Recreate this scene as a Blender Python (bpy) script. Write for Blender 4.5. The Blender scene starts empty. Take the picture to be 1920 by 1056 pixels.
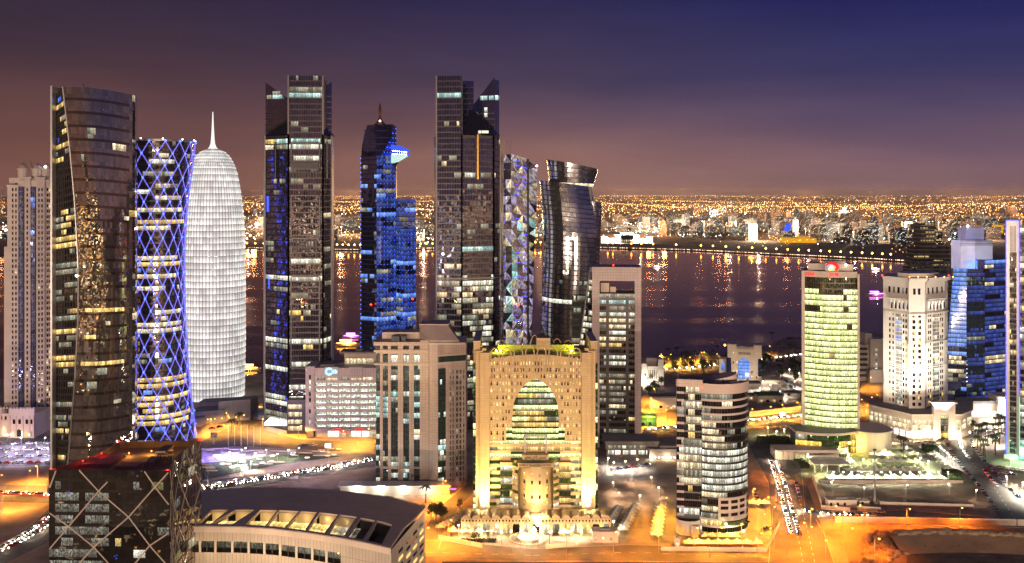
import bpy, random
from math import *
from mathutils import Vector
R = random.Random(11)
SC = bpy.context.scene
COL = SC.collection
# ---------------------------------------------------------------- camera, sky, exposure
H, F, HZ = 165.0, 1800.0, 362.0            # eye height (m), focal length in photo pixels, horizon row
cam_d = bpy.data.cameras.new('camera'); cam = bpy.data.objects.new('camera', cam_d); COL.objects.link(cam)
cam_d.sensor_width = 36.0; cam_d.lens = 36.0 * F / 1920.0
cam_d.shift_y = -(528.0 - HZ) / 1920.0
cam_d.clip_start = 1.0; cam_d.clip_end = 200000.0
cam.location = (0, 0, H); cam.rotation_euler = (radians(90), 0, 0)
SC.camera = cam
SC.view_settings.view_transform = 'Standard'; SC.view_settings.look = 'None'
SC.view_settings.exposure = 0.2; SC.view_settings.gamma = 1.0; SC.view_settings.use_curve_mapping = False
cy = SC.cycles
cy.use_denoising = True; cy.max_bounces = 6; cy.diffuse_bounces = 2; cy.glossy_bounces = 3; cy.transmission_bounces = 2
cy.sample_clamp_indirect = 1.6; cy.caustics_reflective = False; cy.caustics_refractive = False
try:
    cy.denoiser = 'OPENIMAGEDENOISE'; cy.use_light_tree = True; cy.denoising_prefilter = 'NONE'
except Exception: pass

def nd(t, ty, ins=None, **kw):
    n = t.nodes.new(ty)
    for k, v in kw.items(): setattr(n, k, v)
    for k, v in (ins or {}).items():
        if isinstance(v, bpy.types.NodeSocket): t.links.new(v, n.inputs[k])
        else: n.inputs[k].default_value = v
    return n
def mth(t, op, a, b=0.0, c=0.0):
    return nd(t, 'ShaderNodeMath', {0: a, 1: b, 2: c}, operation=op).outputs[0]
def vmth(t, op, a, b=(0, 0, 0)):
    return nd(t, 'ShaderNodeVectorMath', {0: a, 1: b}, operation=op).outputs[0]
def mixc(t, f, a, b, bt='MIX'):
    n = nd(t, 'ShaderNodeMix', data_type='RGBA', blend_type=bt)
    for k, v in ((0, f), (6, a), (7, b)):
        if isinstance(v, bpy.types.NodeSocket): t.links.new(v, n.inputs[k])
        else: n.inputs[k].default_value = v if k == 0 else (*v[:3], 1)
    return n.outputs[2]
def ramp(t, fac, stops, ip='LINEAR'):
    n = nd(t, 'ShaderNodeValToRGB', {0: fac}); e = n.color_ramp.elements; n.color_ramp.interpolation = ip
    while len(e) < len(stops): e.new(0.5)
    for q, (p, c) in zip(e, stops): q.position = p; q.color = (*c[:3], 1)
    return n.outputs[0]
def S(r, g, b):                            # sRGB 0-255 -> linear
    f = lambda c: c / 12.92 if c <= 0.04045 else ((c + 0.055) / 1.055) ** 2.4
    return (f(r / 255), f(g / 255), f(b / 255))

# night sky: city-lit brown haze at the horizon going to navy, warmer on the left, the same all the way round
W = bpy.data.worlds.new('World'); SC.world = W; W.use_nodes = True
t = W.node_tree; t.nodes.clear()
d = nd(t, 'ShaderNodeTexCoord').outputs['Generated']
sx = nd(t, 'ShaderNodeSeparateXYZ', {0: d})
el = mth(t, 'MAXIMUM', sx.outputs[2], 0.0)
el = mth(t, 'ADD', el, mth(t, 'MULTIPLY', mth(t, 'SUBTRACT', nd(t, 'ShaderNodeTexNoise', {'Vector': vmth(t, 'MULTIPLY', d, (1.6, 1.6, 9.0)), 'Scale': 1.7, 'Detail': 3.0}).outputs[0], 0.5), 0.05))
e2 = mth(t, 'POWER', mth(t, 'MAXIMUM', el, 0.0), 0.5)
az = nd(t, 'ShaderNodeMapRange', {0: sx.outputs[0], 1: -0.5, 2: 0.5}, interpolation_type='SMOOTHSTEP').outputs[0]
q = lambda z: sqrt(z)
left = ramp(t, e2, [(0, S(128, 88, 76)), (q(.035), S(122, 82, 74)), (q(.085), S(96, 66, 66)), (q(.14), S(68, 50, 62)), (q(.2), S(50, 40, 60)), (q(.5), S(46, 40, 64)), (1, S(48, 42, 66))])
right = ramp(t, e2, [(0, S(112, 84, 92)), (q(.03), S(124, 94, 104)), (q(.075), S(86, 72, 102)), (q(.12), S(56, 54, 96)), (q(.2), S(32, 36, 92)), (q(.5), S(36, 38, 90)), (1, S(42, 40, 78))])
mid = ramp(t, e2, [(0, S(142, 102, 92)), (q(.03), S(148, 108, 101)), (q(.075), S(106, 81, 93)), (q(.12), S(70, 60, 87)), (q(.2), S(40, 38, 80)), (q(.5), S(42, 40, 80)), (1, S(46, 42, 74))])
c = mixc(t, nd(t, 'ShaderNodeMapRange', {0: az, 1: 0.0, 2: 0.6}).outputs[0], left, mid)
c = mixc(t, nd(t, 'ShaderNodeMapRange', {0: az, 1: 0.6, 2: 1.0}).outputs[0], c, right)
cl = nd(t, 'ShaderNodeTexNoise', {'Vector': vmth(t, 'MULTIPLY', d, (3.2, 3.2, 22.0)), 'Scale': 1.3, 'Detail': 5.0, 'Roughness': .55}).outputs[0]
bg = nd(t, 'ShaderNodeBackground', {0: c, 1: nd(t, 'ShaderNodeMapRange', {0: cl, 1: .3, 2: .7, 3: .80, 4: .96}).outputs[0]})   # thin uneven veil of haze
t.links.new(bg.outputs[0], nd(t, 'ShaderNodeOutputWorld').inputs[0])

# ---------------------------------------------------------------- helpers
def gp(px, py, z=0.0):                     # photo pixel on the level z -> place on the ground
    D = (H - z) * F / (py - HZ)
    return ((px - 960.0) * D / F, D)
def G(pts, z=0.0): return [gp(x, y, z) for x, y in pts]
class Mesh:
    def __init__(s): s.v = []; s.f = []; s.m = []; s.u = []
    def face(s, pts, m=0, uv=None):
        b = len(s.v); s.v += [tuple(p) for p in pts]; s.f.append(tuple(range(b, b + len(pts)))); s.m.append(m)
        s.u += uv if uv else [(0.5, 0.5)] * len(pts)
    def box(s, x0, x1, y0, y1, z0, z1, m=0, bottom=False, mt=None):
        s.prism([(x0, y0), (x1, y0), (x1, y1), (x0, y1)], z0, z1, m, mt, bottom)
    def prism(s, poly, z0, z1, m=0, mt=None, bottom=False):   # poly counter-clockwise seen from above
        n = len(poly); b = len(s.v); fz = (lambda p: z1) if not callable(z1) else z1
        s.v += [(p[0], p[1], z0) for p in poly] + [(p[0], p[1], fz(p)) for p in poly]
        for i in range(n):
            j = (i + 1) % n; s.f.append((b + i, b + j, b + n + j, b + n + i)); s.m.append(m)
            w = hypot(poly[j][0] - poly[i][0], poly[j][1] - poly[i][1])
            s.u += [(0, 0), (w, 0), (w, fz(poly[j]) - z0), (0, fz(poly[i]) - z0)]
        s.f.append(tuple(range(b + n, b + 2 * n))); s.m.append(m if mt is None else mt); s.u += [(p[0], p[1]) for p in poly]
        if bottom: s.f.append(tuple(range(b + n - 1, b - 1, -1))); s.m.append(m); s.u += [(0, 0)] * n
    def tube(s, path, r, n=6, m=0, caps=True):
        b = len(s.v); path = [Vector(p) for p in path]; k = len(path)
        rr = r if isinstance(r, (list, tuple)) else [r] * k
        for i, p in enumerate(path):
            dv = (path[min(i + 1, k - 1)] - path[max(i - 1, 0)]).normalized()
            a = dv.cross(Vector((0, 0, 1)))
            a = Vector((1, 0, 0)) if a.length < 1e-3 else a.normalized()
            c = dv.cross(a)
            for q in range(n):
                an = 2 * pi * q / n; s.v.append(tuple(p + a * (cos(an) * rr[i]) + c * (sin(an) * rr[i])))
        for i in range(k - 1):
            for q in range(n):
                q2 = (q + 1) % n; s.f.append((b + i * n + q, b + i * n + q2, b + (i + 1) * n + q2, b + (i + 1) * n + q)); s.m.append(m); s.u += [(.5, .5)] * 4
        if caps:
            s.f.append(tuple(b + q for q in range(n))[::-1]); s.f.append(tuple(b + (k - 1) * n + q for q in range(n))); s.m += [m, m]; s.u += [(.5, .5)] * (2 * n)
    def lathe(s, prof, n=24, m=0, c=(0, 0), z=0.0):
        b = len(s.v)
        for r, h in prof:
            for q in range(n):
                a = 2 * pi * q / n; s.v.append((c[0] + r * cos(a), c[1] + r * sin(a), z + h))
        for i in range(len(prof) - 1):
            for q in range(n):
                q2 = (q + 1) % n; s.f.append((b + i * n + q, b + i * n + q2, b + (i + 1) * n + q2, b + (i + 1) * n + q)); s.m.append(m)
                s.u += [(q, i), (q + 1, i), (q + 1, i + 1), (q, i + 1)]
    def octa(s, p, r, m=0):
        x, y, z = p; b = len(s.v)
        s.v += [(x + r, y, z), (x, y + r, z), (x - r, y, z), (x, y - r, z), (x, y, z + r), (x, y, z - r)]
        for i in range(4):
            j = (i + 1) % 4; s.f += [(b + i, b + j, b + 4), (b + j, b + i, b + 5)]; s.m += [m, m]; s.u += [(.5, .5)] * 6
    def data(s, name, mats, smooth=False):
        me = bpy.data.meshes.new(name); me.from_pydata(s.v, [], s.f)
        if not isinstance(mats, (list, tuple)): mats = [mats]
        for m in mats: me.materials.append(MT(m) if isinstance(m, str) else m)
        if len(mats) > 1: me.polygons.foreach_set('material_index', s.m)
        ul = me.uv_layers.new(name='UVMap'); ul.data.foreach_set('uv', [c for p in s.u for c in p])
        if smooth: me.polygons.foreach_set('use_smooth', [True] * len(s.f))
        me.update(); return me
    def build(s, name, mats, parent=None, smooth=False, kind=None, loc=None):
        return put(name, s.data(name, mats, smooth), parent, kind, loc)
def put(name, me, parent=None, kind=None, loc=None, rz=0.0):
    o = bpy.data.objects.new(name, me); COL.objects.link(o)
    if parent: o.parent = parent
    if kind: o['kind'] = kind
    if loc: o.location = loc
    if rz: o.rotation_euler[2] = rz
    return o
def thing(name, label, cat, loc=(0, 0, 0), group=None, rz=0.0, me=None):
    o = put(name, me, None, None, (loc[0], loc[1], loc[2] if len(loc) > 2 else 0.0), rz)
    o['label'] = label; o['category'] = cat
    if group: o['group'] = group
    return o
def copy_thing(o, loc, rz=0.0, label=None, group=None, sc=None):
    c = o.copy(); COL.objects.link(c); c.location = loc; c.rotation_euler[2] = rz
    if label: c['label'] = label
    if group: c['group'] = group
    if sc: c.scale = sc
    for ch in KIDS(o):
        k = ch.copy(); COL.objects.link(k); k.parent = c
        for g in KIDS(ch):
            k2 = g.copy(); COL.objects.link(k2); k2.parent = k
    return c
_kids = {}
def KIDS(o):
    if o.name not in _kids: _kids[o.name] = [x for x in bpy.data.objects if x.parent == o]
    return _kids[o.name]
def sheet(name, poly, z, mat, skirt=0.0):
    m = Mesh(); a = sum(poly[i][0] * poly[(i + 1) % len(poly)][1] - poly[(i + 1) % len(poly)][0] * poly[i][1] for i in range(len(poly)))
    if a < 0: poly = poly[::-1]
    if skirt: m.prism(poly, z - skirt, z)
    else: m.face([(p[0], p[1], z) for p in poly], 0, [(p[0], p[1]) for p in poly])
    return m.build(name, mat, kind='structure')
def point(loc, power, col, parent=None, r=0.5, name='lamp_light'):
    L = bpy.data.lights.new(name, 'POINT'); L.energy = power; L.color = col; L.shadow_soft_size = r; L.specular_factor = 0.0
    o = bpy.data.objects.new(name, L); COL.objects.link(o); o.location = loc
    if parent: o.parent = parent
    return o
def spot(loc, aim, power, col, ang=80, parent=None, r=0.4, blend=.6):
    L = bpy.data.lights.new('floodlight', 'SPOT'); L.energy = power; L.color = col; L.shadow_soft_size = r
    L.spot_size = radians(ang); L.spot_blend = blend; L.specular_factor = 0.0
    o = bpy.data.objects.new('floodlight', L); COL.objects.link(o); o.location = loc
    o.rotation_euler = (Vector(aim) - Vector(loc)).to_track_quat('-Z', 'Y').to_euler()
    if parent: o.parent = parent
    return o

# ---------------------------------------------------------------- materials
_mats = {}
def new_mat(name):
    m = bpy.data.materials.new(name); m.use_nodes = True; t = m.node_tree; t.nodes.clear()
    o = nd(t, 'ShaderNodeOutputMaterial'); _mats[name] = m
    return m, t, o
def MT(name): return _mats[name]
def wall(name, col, rough=.75, var=.18, sc=.12, joint=None, metal=0.0, streak=0.0, bump=0.0):
    m, t, o = new_mat(name)
    tc = nd(t, 'ShaderNodeTexCoord'); ob = nd(t, 'ShaderNodeNewGeometry').outputs['Position']
    n1 = nd(t, 'ShaderNodeTexNoise', {'Vector': ob, 'Scale': sc, 'Detail': 6.0, 'Roughness': .62}).outputs[0]
    k = nd(t, 'ShaderNodeMapRange', {0: n1, 1: .3, 2: .7, 3: 1 - var, 4: 1 + var}).outputs[0]
    if streak:
        n2 = nd(t, 'ShaderNodeTexNoise', {'Vector': vmth(t, 'MULTIPLY', ob, (1.2, 1.2, .05)), 'Scale': 1.0, 'Detail': 4.0}).outputs[0]
        k = mth(t, 'MULTIPLY', k, nd(t, 'ShaderNodeMapRange', {0: n2, 1: .3, 2: .7, 3: 1 - streak, 4: 1 + streak * .5}).outputs[0])
    c = mixc(t, 1.0, col, nd(t, 'ShaderNodeCombineColor', {0: k, 1: k, 2: k}).outputs[0], 'MULTIPLY')
    if joint:
        br = nd(t, 'ShaderNodeTexBrick', {'Vector': tc.outputs['UV'], 'Scale': 1.0, 'Mortar Size': joint[2], 'Brick Width': joint[0], 'Row Height': joint[1], 'Color1': (1, 1, 1, 1), 'Color2': (.9, .9, .9, 1), 'Mortar': (.45, .45, .45, 1)}, offset=0.0)
        c = mixc(t, 1.0, c, br.outputs[0], 'MULTIPLY')
    b = nd(t, 'ShaderNodeBsdfPrincipled', {'Base Color': c, 'Roughness': rough, 'Metallic': metal})
    if bump: t.links.new(nd(t, 'ShaderNodeBump', {'Height': n1, 'Strength': bump, 'Distance': 2.0}).outputs[0], b.inputs['Normal'])
    t.links.new(b.outputs[0], o.inputs[0]); return m
def emit(name, col, st, sample='NONE'):
    m, t, o = new_mat(name)
    t.links.new(nd(t, 'ShaderNodeEmission', {0: (*col, 1), 1: st}).outputs[0], o.inputs[0])
    m.cycles.emission_sampling = sample; return m
def cells(t):
    uv = nd(t, 'ShaderNodeTexCoord').outputs['UV']
    fl = vmth(t, 'FLOOR', uv); fr = vmth(t, 'FRACTION', uv)
    wn = nd(t, 'ShaderNodeTexWhiteNoise', {0: fl}, noise_dimensions='2D')
    return uv, fl, fr, wn
def glass(name, tint, rough=.03, jit=.02, wav=.03, wsc=.25, diff=None, pat=0.0):
    # mirror-coated curtain wall: every pane sits at a slightly different tilt
    m, t, o = new_mat(name)
    uv, fl, fr, wn = cells(t)
    pos = nd(t, 'ShaderNodeNewGeometry')
    nz = nd(t, 'ShaderNodeTexNoise', {'Vector': vmth(t, 'ADD', pos.outputs['Position'], vmth(t, 'MULTIPLY', wn.outputs['Color'], (40, 40, 40))), 'Scale': wsc, 'Detail': 1.5}).outputs['Color']
    a = vmth(t, 'MULTIPLY', vmth(t, 'SUBTRACT', wn.outputs['Color'], (.5, .5, .5)), (jit,) * 3)
    b = vmth(t, 'MULTIPLY', vmth(t, 'SUBTRACT', nz, (.5, .5, .5)), (wav,) * 3)
    n = vmth(t, 'NORMALIZE', vmth(t, 'ADD', pos.outputs['Normal'], vmth(t, 'ADD', a, b)))
    v = mth(t, 'MULTIPLY_ADD', wn.outputs['Value'], .35, .8)
    c = mixc(t, 1.0, tint, nd(t, 'ShaderNodeCombineColor', {0: v, 1: v, 2: v}).outputs[0], 'MULTIPLY')
    g = nd(t, 'ShaderNodeBsdfPrincipled', {'Base Color': c, 'Metallic': .92, 'Roughness': rough, 'Normal': n})
    t.links.new(g.outputs[0], o.inputs[0]); return m
def lit(name, col, st, var=.9, warm=None, clutter=.6):
    # a lit room behind glass: every bay at its own level, bright ceiling, furniture and blinds as dark shapes
    m, t, o = new_mat(name)
    uv, fl, fr, wn = cells(t)
    s = nd(t, 'ShaderNodeSeparateXYZ', {0: fr})
    k = mth(t, 'MULTIPLY_ADD', mth(t, 'POWER', wn.outputs['Value'], 1.4), var * 1.3, 1 - var * .6)
    top = nd(t, 'ShaderNodeMapRange', {0: s.outputs[1], 1: .15, 2: .95, 3: .55, 4: 1.25}).outputs[0]
    nz = nd(t, 'ShaderNodeTexNoise', {'Vector': vmth(t, 'MULTIPLY', uv, (2.3, 1.7, 1)), 'Scale': 1.6, 'Detail': 3.0}).outputs[0]
    cl = nd(t, 'ShaderNodeMapRange', {0: nz, 1: .38, 2: .62, 3: 1 - clutter, 4: 1 + clutter * .6}).outputs[0]
    blind = nd(t, 'ShaderNodeTexNoise', {'Vector': vmth(t, 'MULTIPLY', uv, (5.0, .1, 1)), 'Scale': 1.0}).outputs[0]
    bl = nd(t, 'ShaderNodeMapRange', {0: blind, 1: .3, 2: .7, 3: .65, 4: 1.25}).outputs[0]
    k = mth(t, 'MULTIPLY', mth(t, 'MULTIPLY', k, top), mth(t, 'MULTIPLY', cl, bl))
    sp = nd(t, 'ShaderNodeSeparateColor', {0: wn.outputs['Color']})
    c = mixc(t, sp.outputs[1], col, warm or col)
    e = nd(t, 'ShaderNodeBsdfPrincipled', {'Base Color': (.03, .03, .03, 1), 'Roughness': .1, 'Emission Color': c, 'Emission Strength': mth(t, 'MULTIPLY', k, st)})
    t.links.new(e.outputs[0], o.inputs[0]); m.cycles.emission_sampling = 'NONE'; return m

wall('sandy_ground', (.38, .28, .19), .95, .55, .035, bump=.5)
wall('dark_soil', (.15, .105, .07), .95, .5, .09, bump=.8)
wall('brown_sand', (.38, .23, .12), .95, .25, .04, bump=.5)
wall('asphalt', (.14, .13, .12), .75, .4, .08)
wall('paving', (.38, .33, .28), .8, .25, .06, joint=(3.0, 3.0, .05))
wall('kerb', (.42, .38, .33), .8, .15)
wall('lawn', (.035, .055, .018), .95, .4, .2, bump=.5)
wall('road_paint', (.75, .73, .68), .6, .2, .4)
wall('cream', (.62, .50, .39), .7, .10, .08, streak=.06)
wall('cream_tile', (.62, .47, .38), .6, .08, .08, joint=(1.5, 1.5, .05))
wall('pink_panel', (.56, .45, .41), .6, .08, .08, joint=(1.8, 1.8, .06))
wall('sec_stone', (.58, .39, .19), .75, .12, .07, joint=(2.4, 1.2, .03), streak=.08)
wall('white_stone', (.74, .68, .60), .65, .07, .1, streak=.04)
wall('pale_stone', (.66, .56, .46), .75, .1, .1)
wall('concrete', (.30, .27, .24), .85, .2, .1, streak=.1)
wall('dark_concrete', (.09, .08, .075), .85, .3, .15)
wall('roof_grey', (.22, .19, .18), .85, .25, .08)
wall('roof_brown', (.42, .32, .28), .6, .1, .1, joint=(60, 1.6, .06))
wall('dark_metal', (.05, .05, .055), .45, .2, .3, metal=.6)
wall('band_dark', (.07, .06, .06), .35, .2, .3, metal=.6)
wall('band_grey', (.17, .16, .16), .45, .2, .3, metal=.4)
wall('band_blue', (.05, .055, .12), .4, .2, .3, metal=.4)
wall('alu', (.45, .43, .42), .35, .1, .3, metal=.7)
wall('steel', (.30, .29, .28), .5, .15, .4, metal=.5)
wall('pole', (.32, .30, .28), .5, .1)
wall('tent', (.72, .67, .55), .6, .08, .3)
wall('trunk', (.10, .065, .04), .9, .3, 1.0)
wall('palm_leaf', (.05, .075, .022), .6, .4, .8)
wall('leaf', (.04, .06, .02), .7, .5, .5)
wall('tyre', (.02, .02, .02), .8, .1)
wall('car_glass', (.015, .017, .02), .08, .1)
for nme, cc in (('car_white', (.75, .74, .72)), ('car_silver', (.42, .42, .43)), ('car_black', (.02, .02, .022)), ('car_grey', (.13, .13, .14)), ('car_red', (.32, .03, .025)), ('car_blue', (.03, .06, .2)), ('car_beige', (.45, .36, .25))):
    wall(nme, cc, .22, .03)
wall('red_paint', (.45, .05, .03), .6, .15); wall('green_net', (.04, .20, .08), .8, .2)
wall('gold', (.55, .33, .06), .35, .1, metal=.6)
wall('boulder', (.27, .19, .12), .95, .3, .4, bump=.6)
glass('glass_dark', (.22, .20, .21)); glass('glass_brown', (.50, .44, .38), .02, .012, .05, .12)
glass('glass_plum', (.24, .22, .30), .025, .012, .035); glass('glass_navy', (.17, .19, .36), .025, .02, .04)
glass('glass_blue', (.16, .22, .55), .04, .02, .05); glass('glass_teal', (.22, .40, .42), .03, .02, .05)
glass('glass_silver', (.52, .53, .58), .12, .012, .06, .2); glass('glass_green', (.20, .36, .13), .04, .02, .04)
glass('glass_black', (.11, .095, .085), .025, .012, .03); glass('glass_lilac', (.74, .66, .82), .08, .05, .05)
lit('lit_yellow', (1, .72, .25), 1.15, warm=(1, .6, .16)); lit('lit_warm', (1, .85, .55), 1.1, warm=(1, .75, .4))
lit('lit_white', (.95, 1, .84), 1.05, warm=(1, .92, .68)); lit('lit_cyan', (.5, 1, .95), .8, warm=(.8, 1, .9))
lit('lit_dim', (1, .8, .5), .35, warm=(.8, .9, .7)); lit('lit_lime', (.86, 1, .32), 1.7, warm=(1, 1, .5), clutter=.7, var=.6)
lit('lit_gold', (1, .66, .12), 1.6, warm=(1, .5, .06)); lit('lit_blue', (.06, .14, 1), 1.2, warm=(.1, .3, 1))
lit('lit_lavender', (.62, .52, .95), .62, warm=(.95, .75, .72), clutter=.7, var=.6); lit('lit_shop', (1, .78, .68), 2.6, var=.3, clutter=.3)
lit('blueface_glow', (.035, .06, .50), .5, warm=(.08, .17, .62), clutter=.35, var=.5); lit('lit_bluewash', (.10, .26, .95), 1.0, warm=(.3, .5, 1), clutter=.3, var=.4)  # blueface: blue light on the glass put into the panes as glow
emit('lamp_sodium', (1, .46, .07), 7, 'NONE'); emit('lamp_white', (1, .90, .72), 14, 'NONE'); emit('lamp_cold', (.85, .92, 1), 22, 'NONE')
emit('lamp_red', (1, .03, .015), 8, 'NONE'); emit('lamp_blue', (.05, .13, 1), 5, 'NONE'); emit('lamp_lime', (.8, 1, .2), 14, 'NONE')
emit('strip_blue', (.05, .08, 1), 2.2, 'NONE'); emit('strip_white', (.95, .97, 1), 3.0, 'NONE'); emit('strip_green', (.2, 1, .55), 1.2, 'NONE')
emit('sign_red', (1, .02, .03), 1.6); emit('sign_cyan', (.25, .85, 1), 2.6); emit('sign_white', (1, .95, .95), 2.6); emit('sign_pink', (1, .15, .5), 2.0)
emit('sign_blue', (.05, .35, 1), 1.4); emit('sign_yellow', (1, .85, .1), 1.6); emit('sign_green', (.35, 1, .35), 1.2); emit('sign_orange', (1, .35, .03), 1.4)
emit('headlight', (1, .9, .72), 30); emit('taillight', (1, .03, .01), 14)
# ---------------------------------------------------------------- curtain walls
def lerp(a, b, t): return a + (b - a) * t
def bil(a0, b0, a1, b1):                   # 3-D quad patch, s along, t up
    return lambda s, t: tuple(lerp(lerp(a0[k], b0[k], s), lerp(a1[k], b1[k], s), t) for k in range(3))
def plane(a, b, z0, z1): return bil((a[0], a[1], z0), (b[0], b[1], z0), (a[0], a[1], z1), (b[0], b[1], z1))
def arc(cx, cyy, rx, ry, a0, a1, z0, z1, f=None, tw=0.0):
    def P(s, t):
        a = radians(lerp(a0, a1, s)); k = f(t) if f else 1.0
        x, y = rx * k * sin(a), -ry * k * cos(a)
        return (cx + x, cyy + y, lerp(z0, z1, t))
    return P
def normal(P, s, t, e=.004):
    a = Vector(P(min(s + e, 1), t)) - Vector(P(max(s - e, 0), t)); b = Vector(P(s, min(t + e, 1))) - Vector(P(s, max(t - e, 0)))
    n = a.cross(b); return n.normalized() if n.length > 1e-9 else Vector((0, -1, 0))
def off(P, s, t, d): return tuple(Vector(P(s, t)) + normal(P, s, t) * d)
def pattern(nc, nf, rng, full=.06, part=.35, keys=('lit_yellow', 'lit_warm'), fill=.5, run=(1, 4), rows=None):
    """which bays are lit: whole floors, broken runs, or given rows {floor: key | (key, c0, c1) | list of those}"""
    g = {}
    for j in range(nf):
        x = rng.random()
        if x < full:
            k = rng.choice(keys)
            for i in range(nc): g[i, j] = k
        elif x < full + part:
            i = 0
            while i < nc:
                r = rng.randint(*run)
                if rng.random() < fill:
                    k = rng.choice(keys)
                    for q in range(i, min(nc, i + r)): g[q, j] = k
                i += r
    for j, v in (rows or {}).items():
        for e in (v if isinstance(v, list) else [v]):
            if e is None:
                for i in range(nc): g.pop((i, j), None)
                continue
            k, c0, c1 = e if isinstance(e, tuple) else (e, 0, nc)
            for i in range(c0, c1):
                if k: g[i, j] = k
                else: g.pop((i, j), None)
    return lambda i, j: g.get((i, j))
class Facade:
    """collects one building's glazing: dark panes, lit windows, floor bands, mullions"""
    def __init__(s, parent, sc, glass='glass_dark', band='band_dark', most=260):
        s.p = parent; s.sc = sc; s.g = {}; s.runs = []; s.band = band; s.glass = glass; s.mul = Mesh(); s.most = most; s.nb = 0; s.pieces = {}
    def grid(s, P, nc, nf, litf, sill=.28, glass=None, uo=None, inset=0.0):
        uo = uo if uo is not None else R.randint(0, 400); gl = glass or s.glass
        if gl not in s.g: s.g[gl] = Mesh()
        for j in range(nf):
            t0, t1 = (j + sill) / nf, (j + 1) / nf; i = 0
            while i < nc:
                k = litf(i, j) if litf else None; e = i + 1
                while e < nc and (litf(e, j) if litf else None) == k: e += 1
                m = s.g[gl] if k is None else Mesh()
                for q in range(i, e):
                    m.face([P(q / nc, t0), P((q + 1) / nc, t0), P((q + 1) / nc, t1), P(q / nc, t1)], 0, [(q + uo, j), (q + uo + 1, j), (q + uo + 1, j + 1), (q + uo, j + 1)])
                if k:
                    a, b = Vector(P(i / nc, t0)), Vector(P(e / nc, t0)); s.runs.append(((b - a).length * s.sc, k, m))
                i = e
    def bands(s, Ps, nf, h=.28, seg=1, d=.35, mat=None, name='floor_band', z0=0, own=True, rows=None):
        """a proud spandrel ring at each floor; Ps share the floors"""
        acc = Mesh()
        for j in (rows if rows is not None else range(z0, nf)):
            m = Mesh() if own else acc
            t0, t1 = j / nf, (j + h) / nf
            for P in Ps:
                for q in range(seg):
                    a, b = q / seg, (q + 1) / seg
                    p0, p1, p2, p3 = off(P, a, t0, d), off(P, b, t0, d), off(P, b, t1, d), off(P, a, t1, d)
                    m.face([p0, p1, p2, p3]); m.face([p3, p2, P(b, t1), P(a, t1)]); m.face([P(a, t0), P(b, t0), p1, p0])
                    if q == 0: m.face([P(a, t0), p0, p3, P(a, t1)])
                    if q == seg - 1: m.face([p1, P(b, t0), P(b, t1), p2])
            if own: m.build(name, mat or s.band, s.p)
        if not own and acc.f: acc.build(name, mat or s.band, s.p, kind='stuff')
    def fins(s, P, nc, w=.16, d=.22, nt=1, t0=0, t1=1, at=None):
        for q in (at if at is not None else [i / nc for i in range(nc + 1)]):
            L = max((Vector(P(1, .5)) - Vector(P(0, .5))).length, .1); e = w / L / 2
            for k in range(nt):
                a, b = lerp(t0, t1, k / nt), lerp(t0, t1, (k + 1) / nt)
                s0, s1 = max(q - e, 0), min(q + e, 1)
                i0, i1, i2, i3 = off(P, s0, a, d), off(P, s1, a, d), off(P, s1, b, d), off(P, s0, b, d)
                s.mul.face([i0, i1, i2, i3]); s.mul.face([P(s0, a), i0, i3, P(s0, b)]); s.mul.face([i1, P(s1, a), P(s1, b), i2])
    def done(s, mul_mat=None):
        for k, m in s.g.items():
            if m.f: m.build('glazing', k, s.p, kind='stuff')
        s.runs.sort(key=lambda r: -r[0]); rest = {}
        for n, (w, k, m) in enumerate(s.runs):
            if w >= 9 and n < s.most: m.build('window', k, s.p)
            else:
                a = rest.setdefault(k, Mesh()); b = len(a.v); a.v += m.v; a.f += [tuple(b + i for i in f) for f in m.f]; a.m += m.m; a.u += m.u
        for k, m in rest.items(): m.build('small_windows', k, s.p, kind='stuff')
        if s.mul.f: s.mul.build('mullions', mul_mat or s.band, s.p, kind='stuff')
class Site:
    """a building plot: photo column and base row give its place, scale turns photo pixels into metres there"""
    def __init__(s, px, yb): s.X, s.D = gp(px, yb); s.px = px; s.yb = yb; s.k = F / s.D
    def x(s, px, dy=0.0): return (px - 960.0) * (s.D + dy) / F - s.X
    def z(s, py, dy=0.0): return H - (py - HZ) * (s.D + dy) / F
    def p(s, px, dy=0.0): return (s.x(px, dy), dy)
    def root(s, name, label, cat='tower', group=None, face=False):
        o = thing(name, label, cat, (s.X, s.D, 0), group)
        if face: a = atan2(s.X, s.D); o.rotation_euler[2] = -a; o.scale = (cos(a), 1, 1)   # front square to the viewpoint
        return o
def inset(poly, d):
    cx = sum(p[0] for p in poly) / len(poly); cyy = sum(p[1] for p in poly) / len(poly); out = []
    for x, y in poly:
        r = hypot(x - cx, y - cyy) or 1; out.append((x + (cx - x) * d / r, y + (cyy - y) * d / r))
    return out
def core(parent, poly, z0, z1, mat='dark_concrete', d=.6, name='core', roof='roof_grey'):
    m = Mesh(); m.prism(inset(poly, d), z0, z1, 0, 1); return m.build(name, [mat, roof], parent)
def slab(parent, name, poly, z0, z1, mat, top=None):
    m = Mesh(); m.prism(poly, z0, z1, 0, 1 if top else 0, True); return m.build(name, [mat, top] if top else mat, parent)
def boxp(parent, name, x0, x1, y0, y1, z0, z1, mat):
    m = Mesh(); m.box(x0, x1, y0, y1, z0, z1, 0, True); return m.build(name, mat, parent)
def lamps(parent, name, pts, r, mat):
    m = Mesh()
    for p in pts: m.octa(p, r)
    return m.build(name, mat, parent, kind='stuff')
def lamp_part(parent, name, p, r, mat):
    m = Mesh(); m.octa(p, r); return m.build(name, mat, parent)
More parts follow.
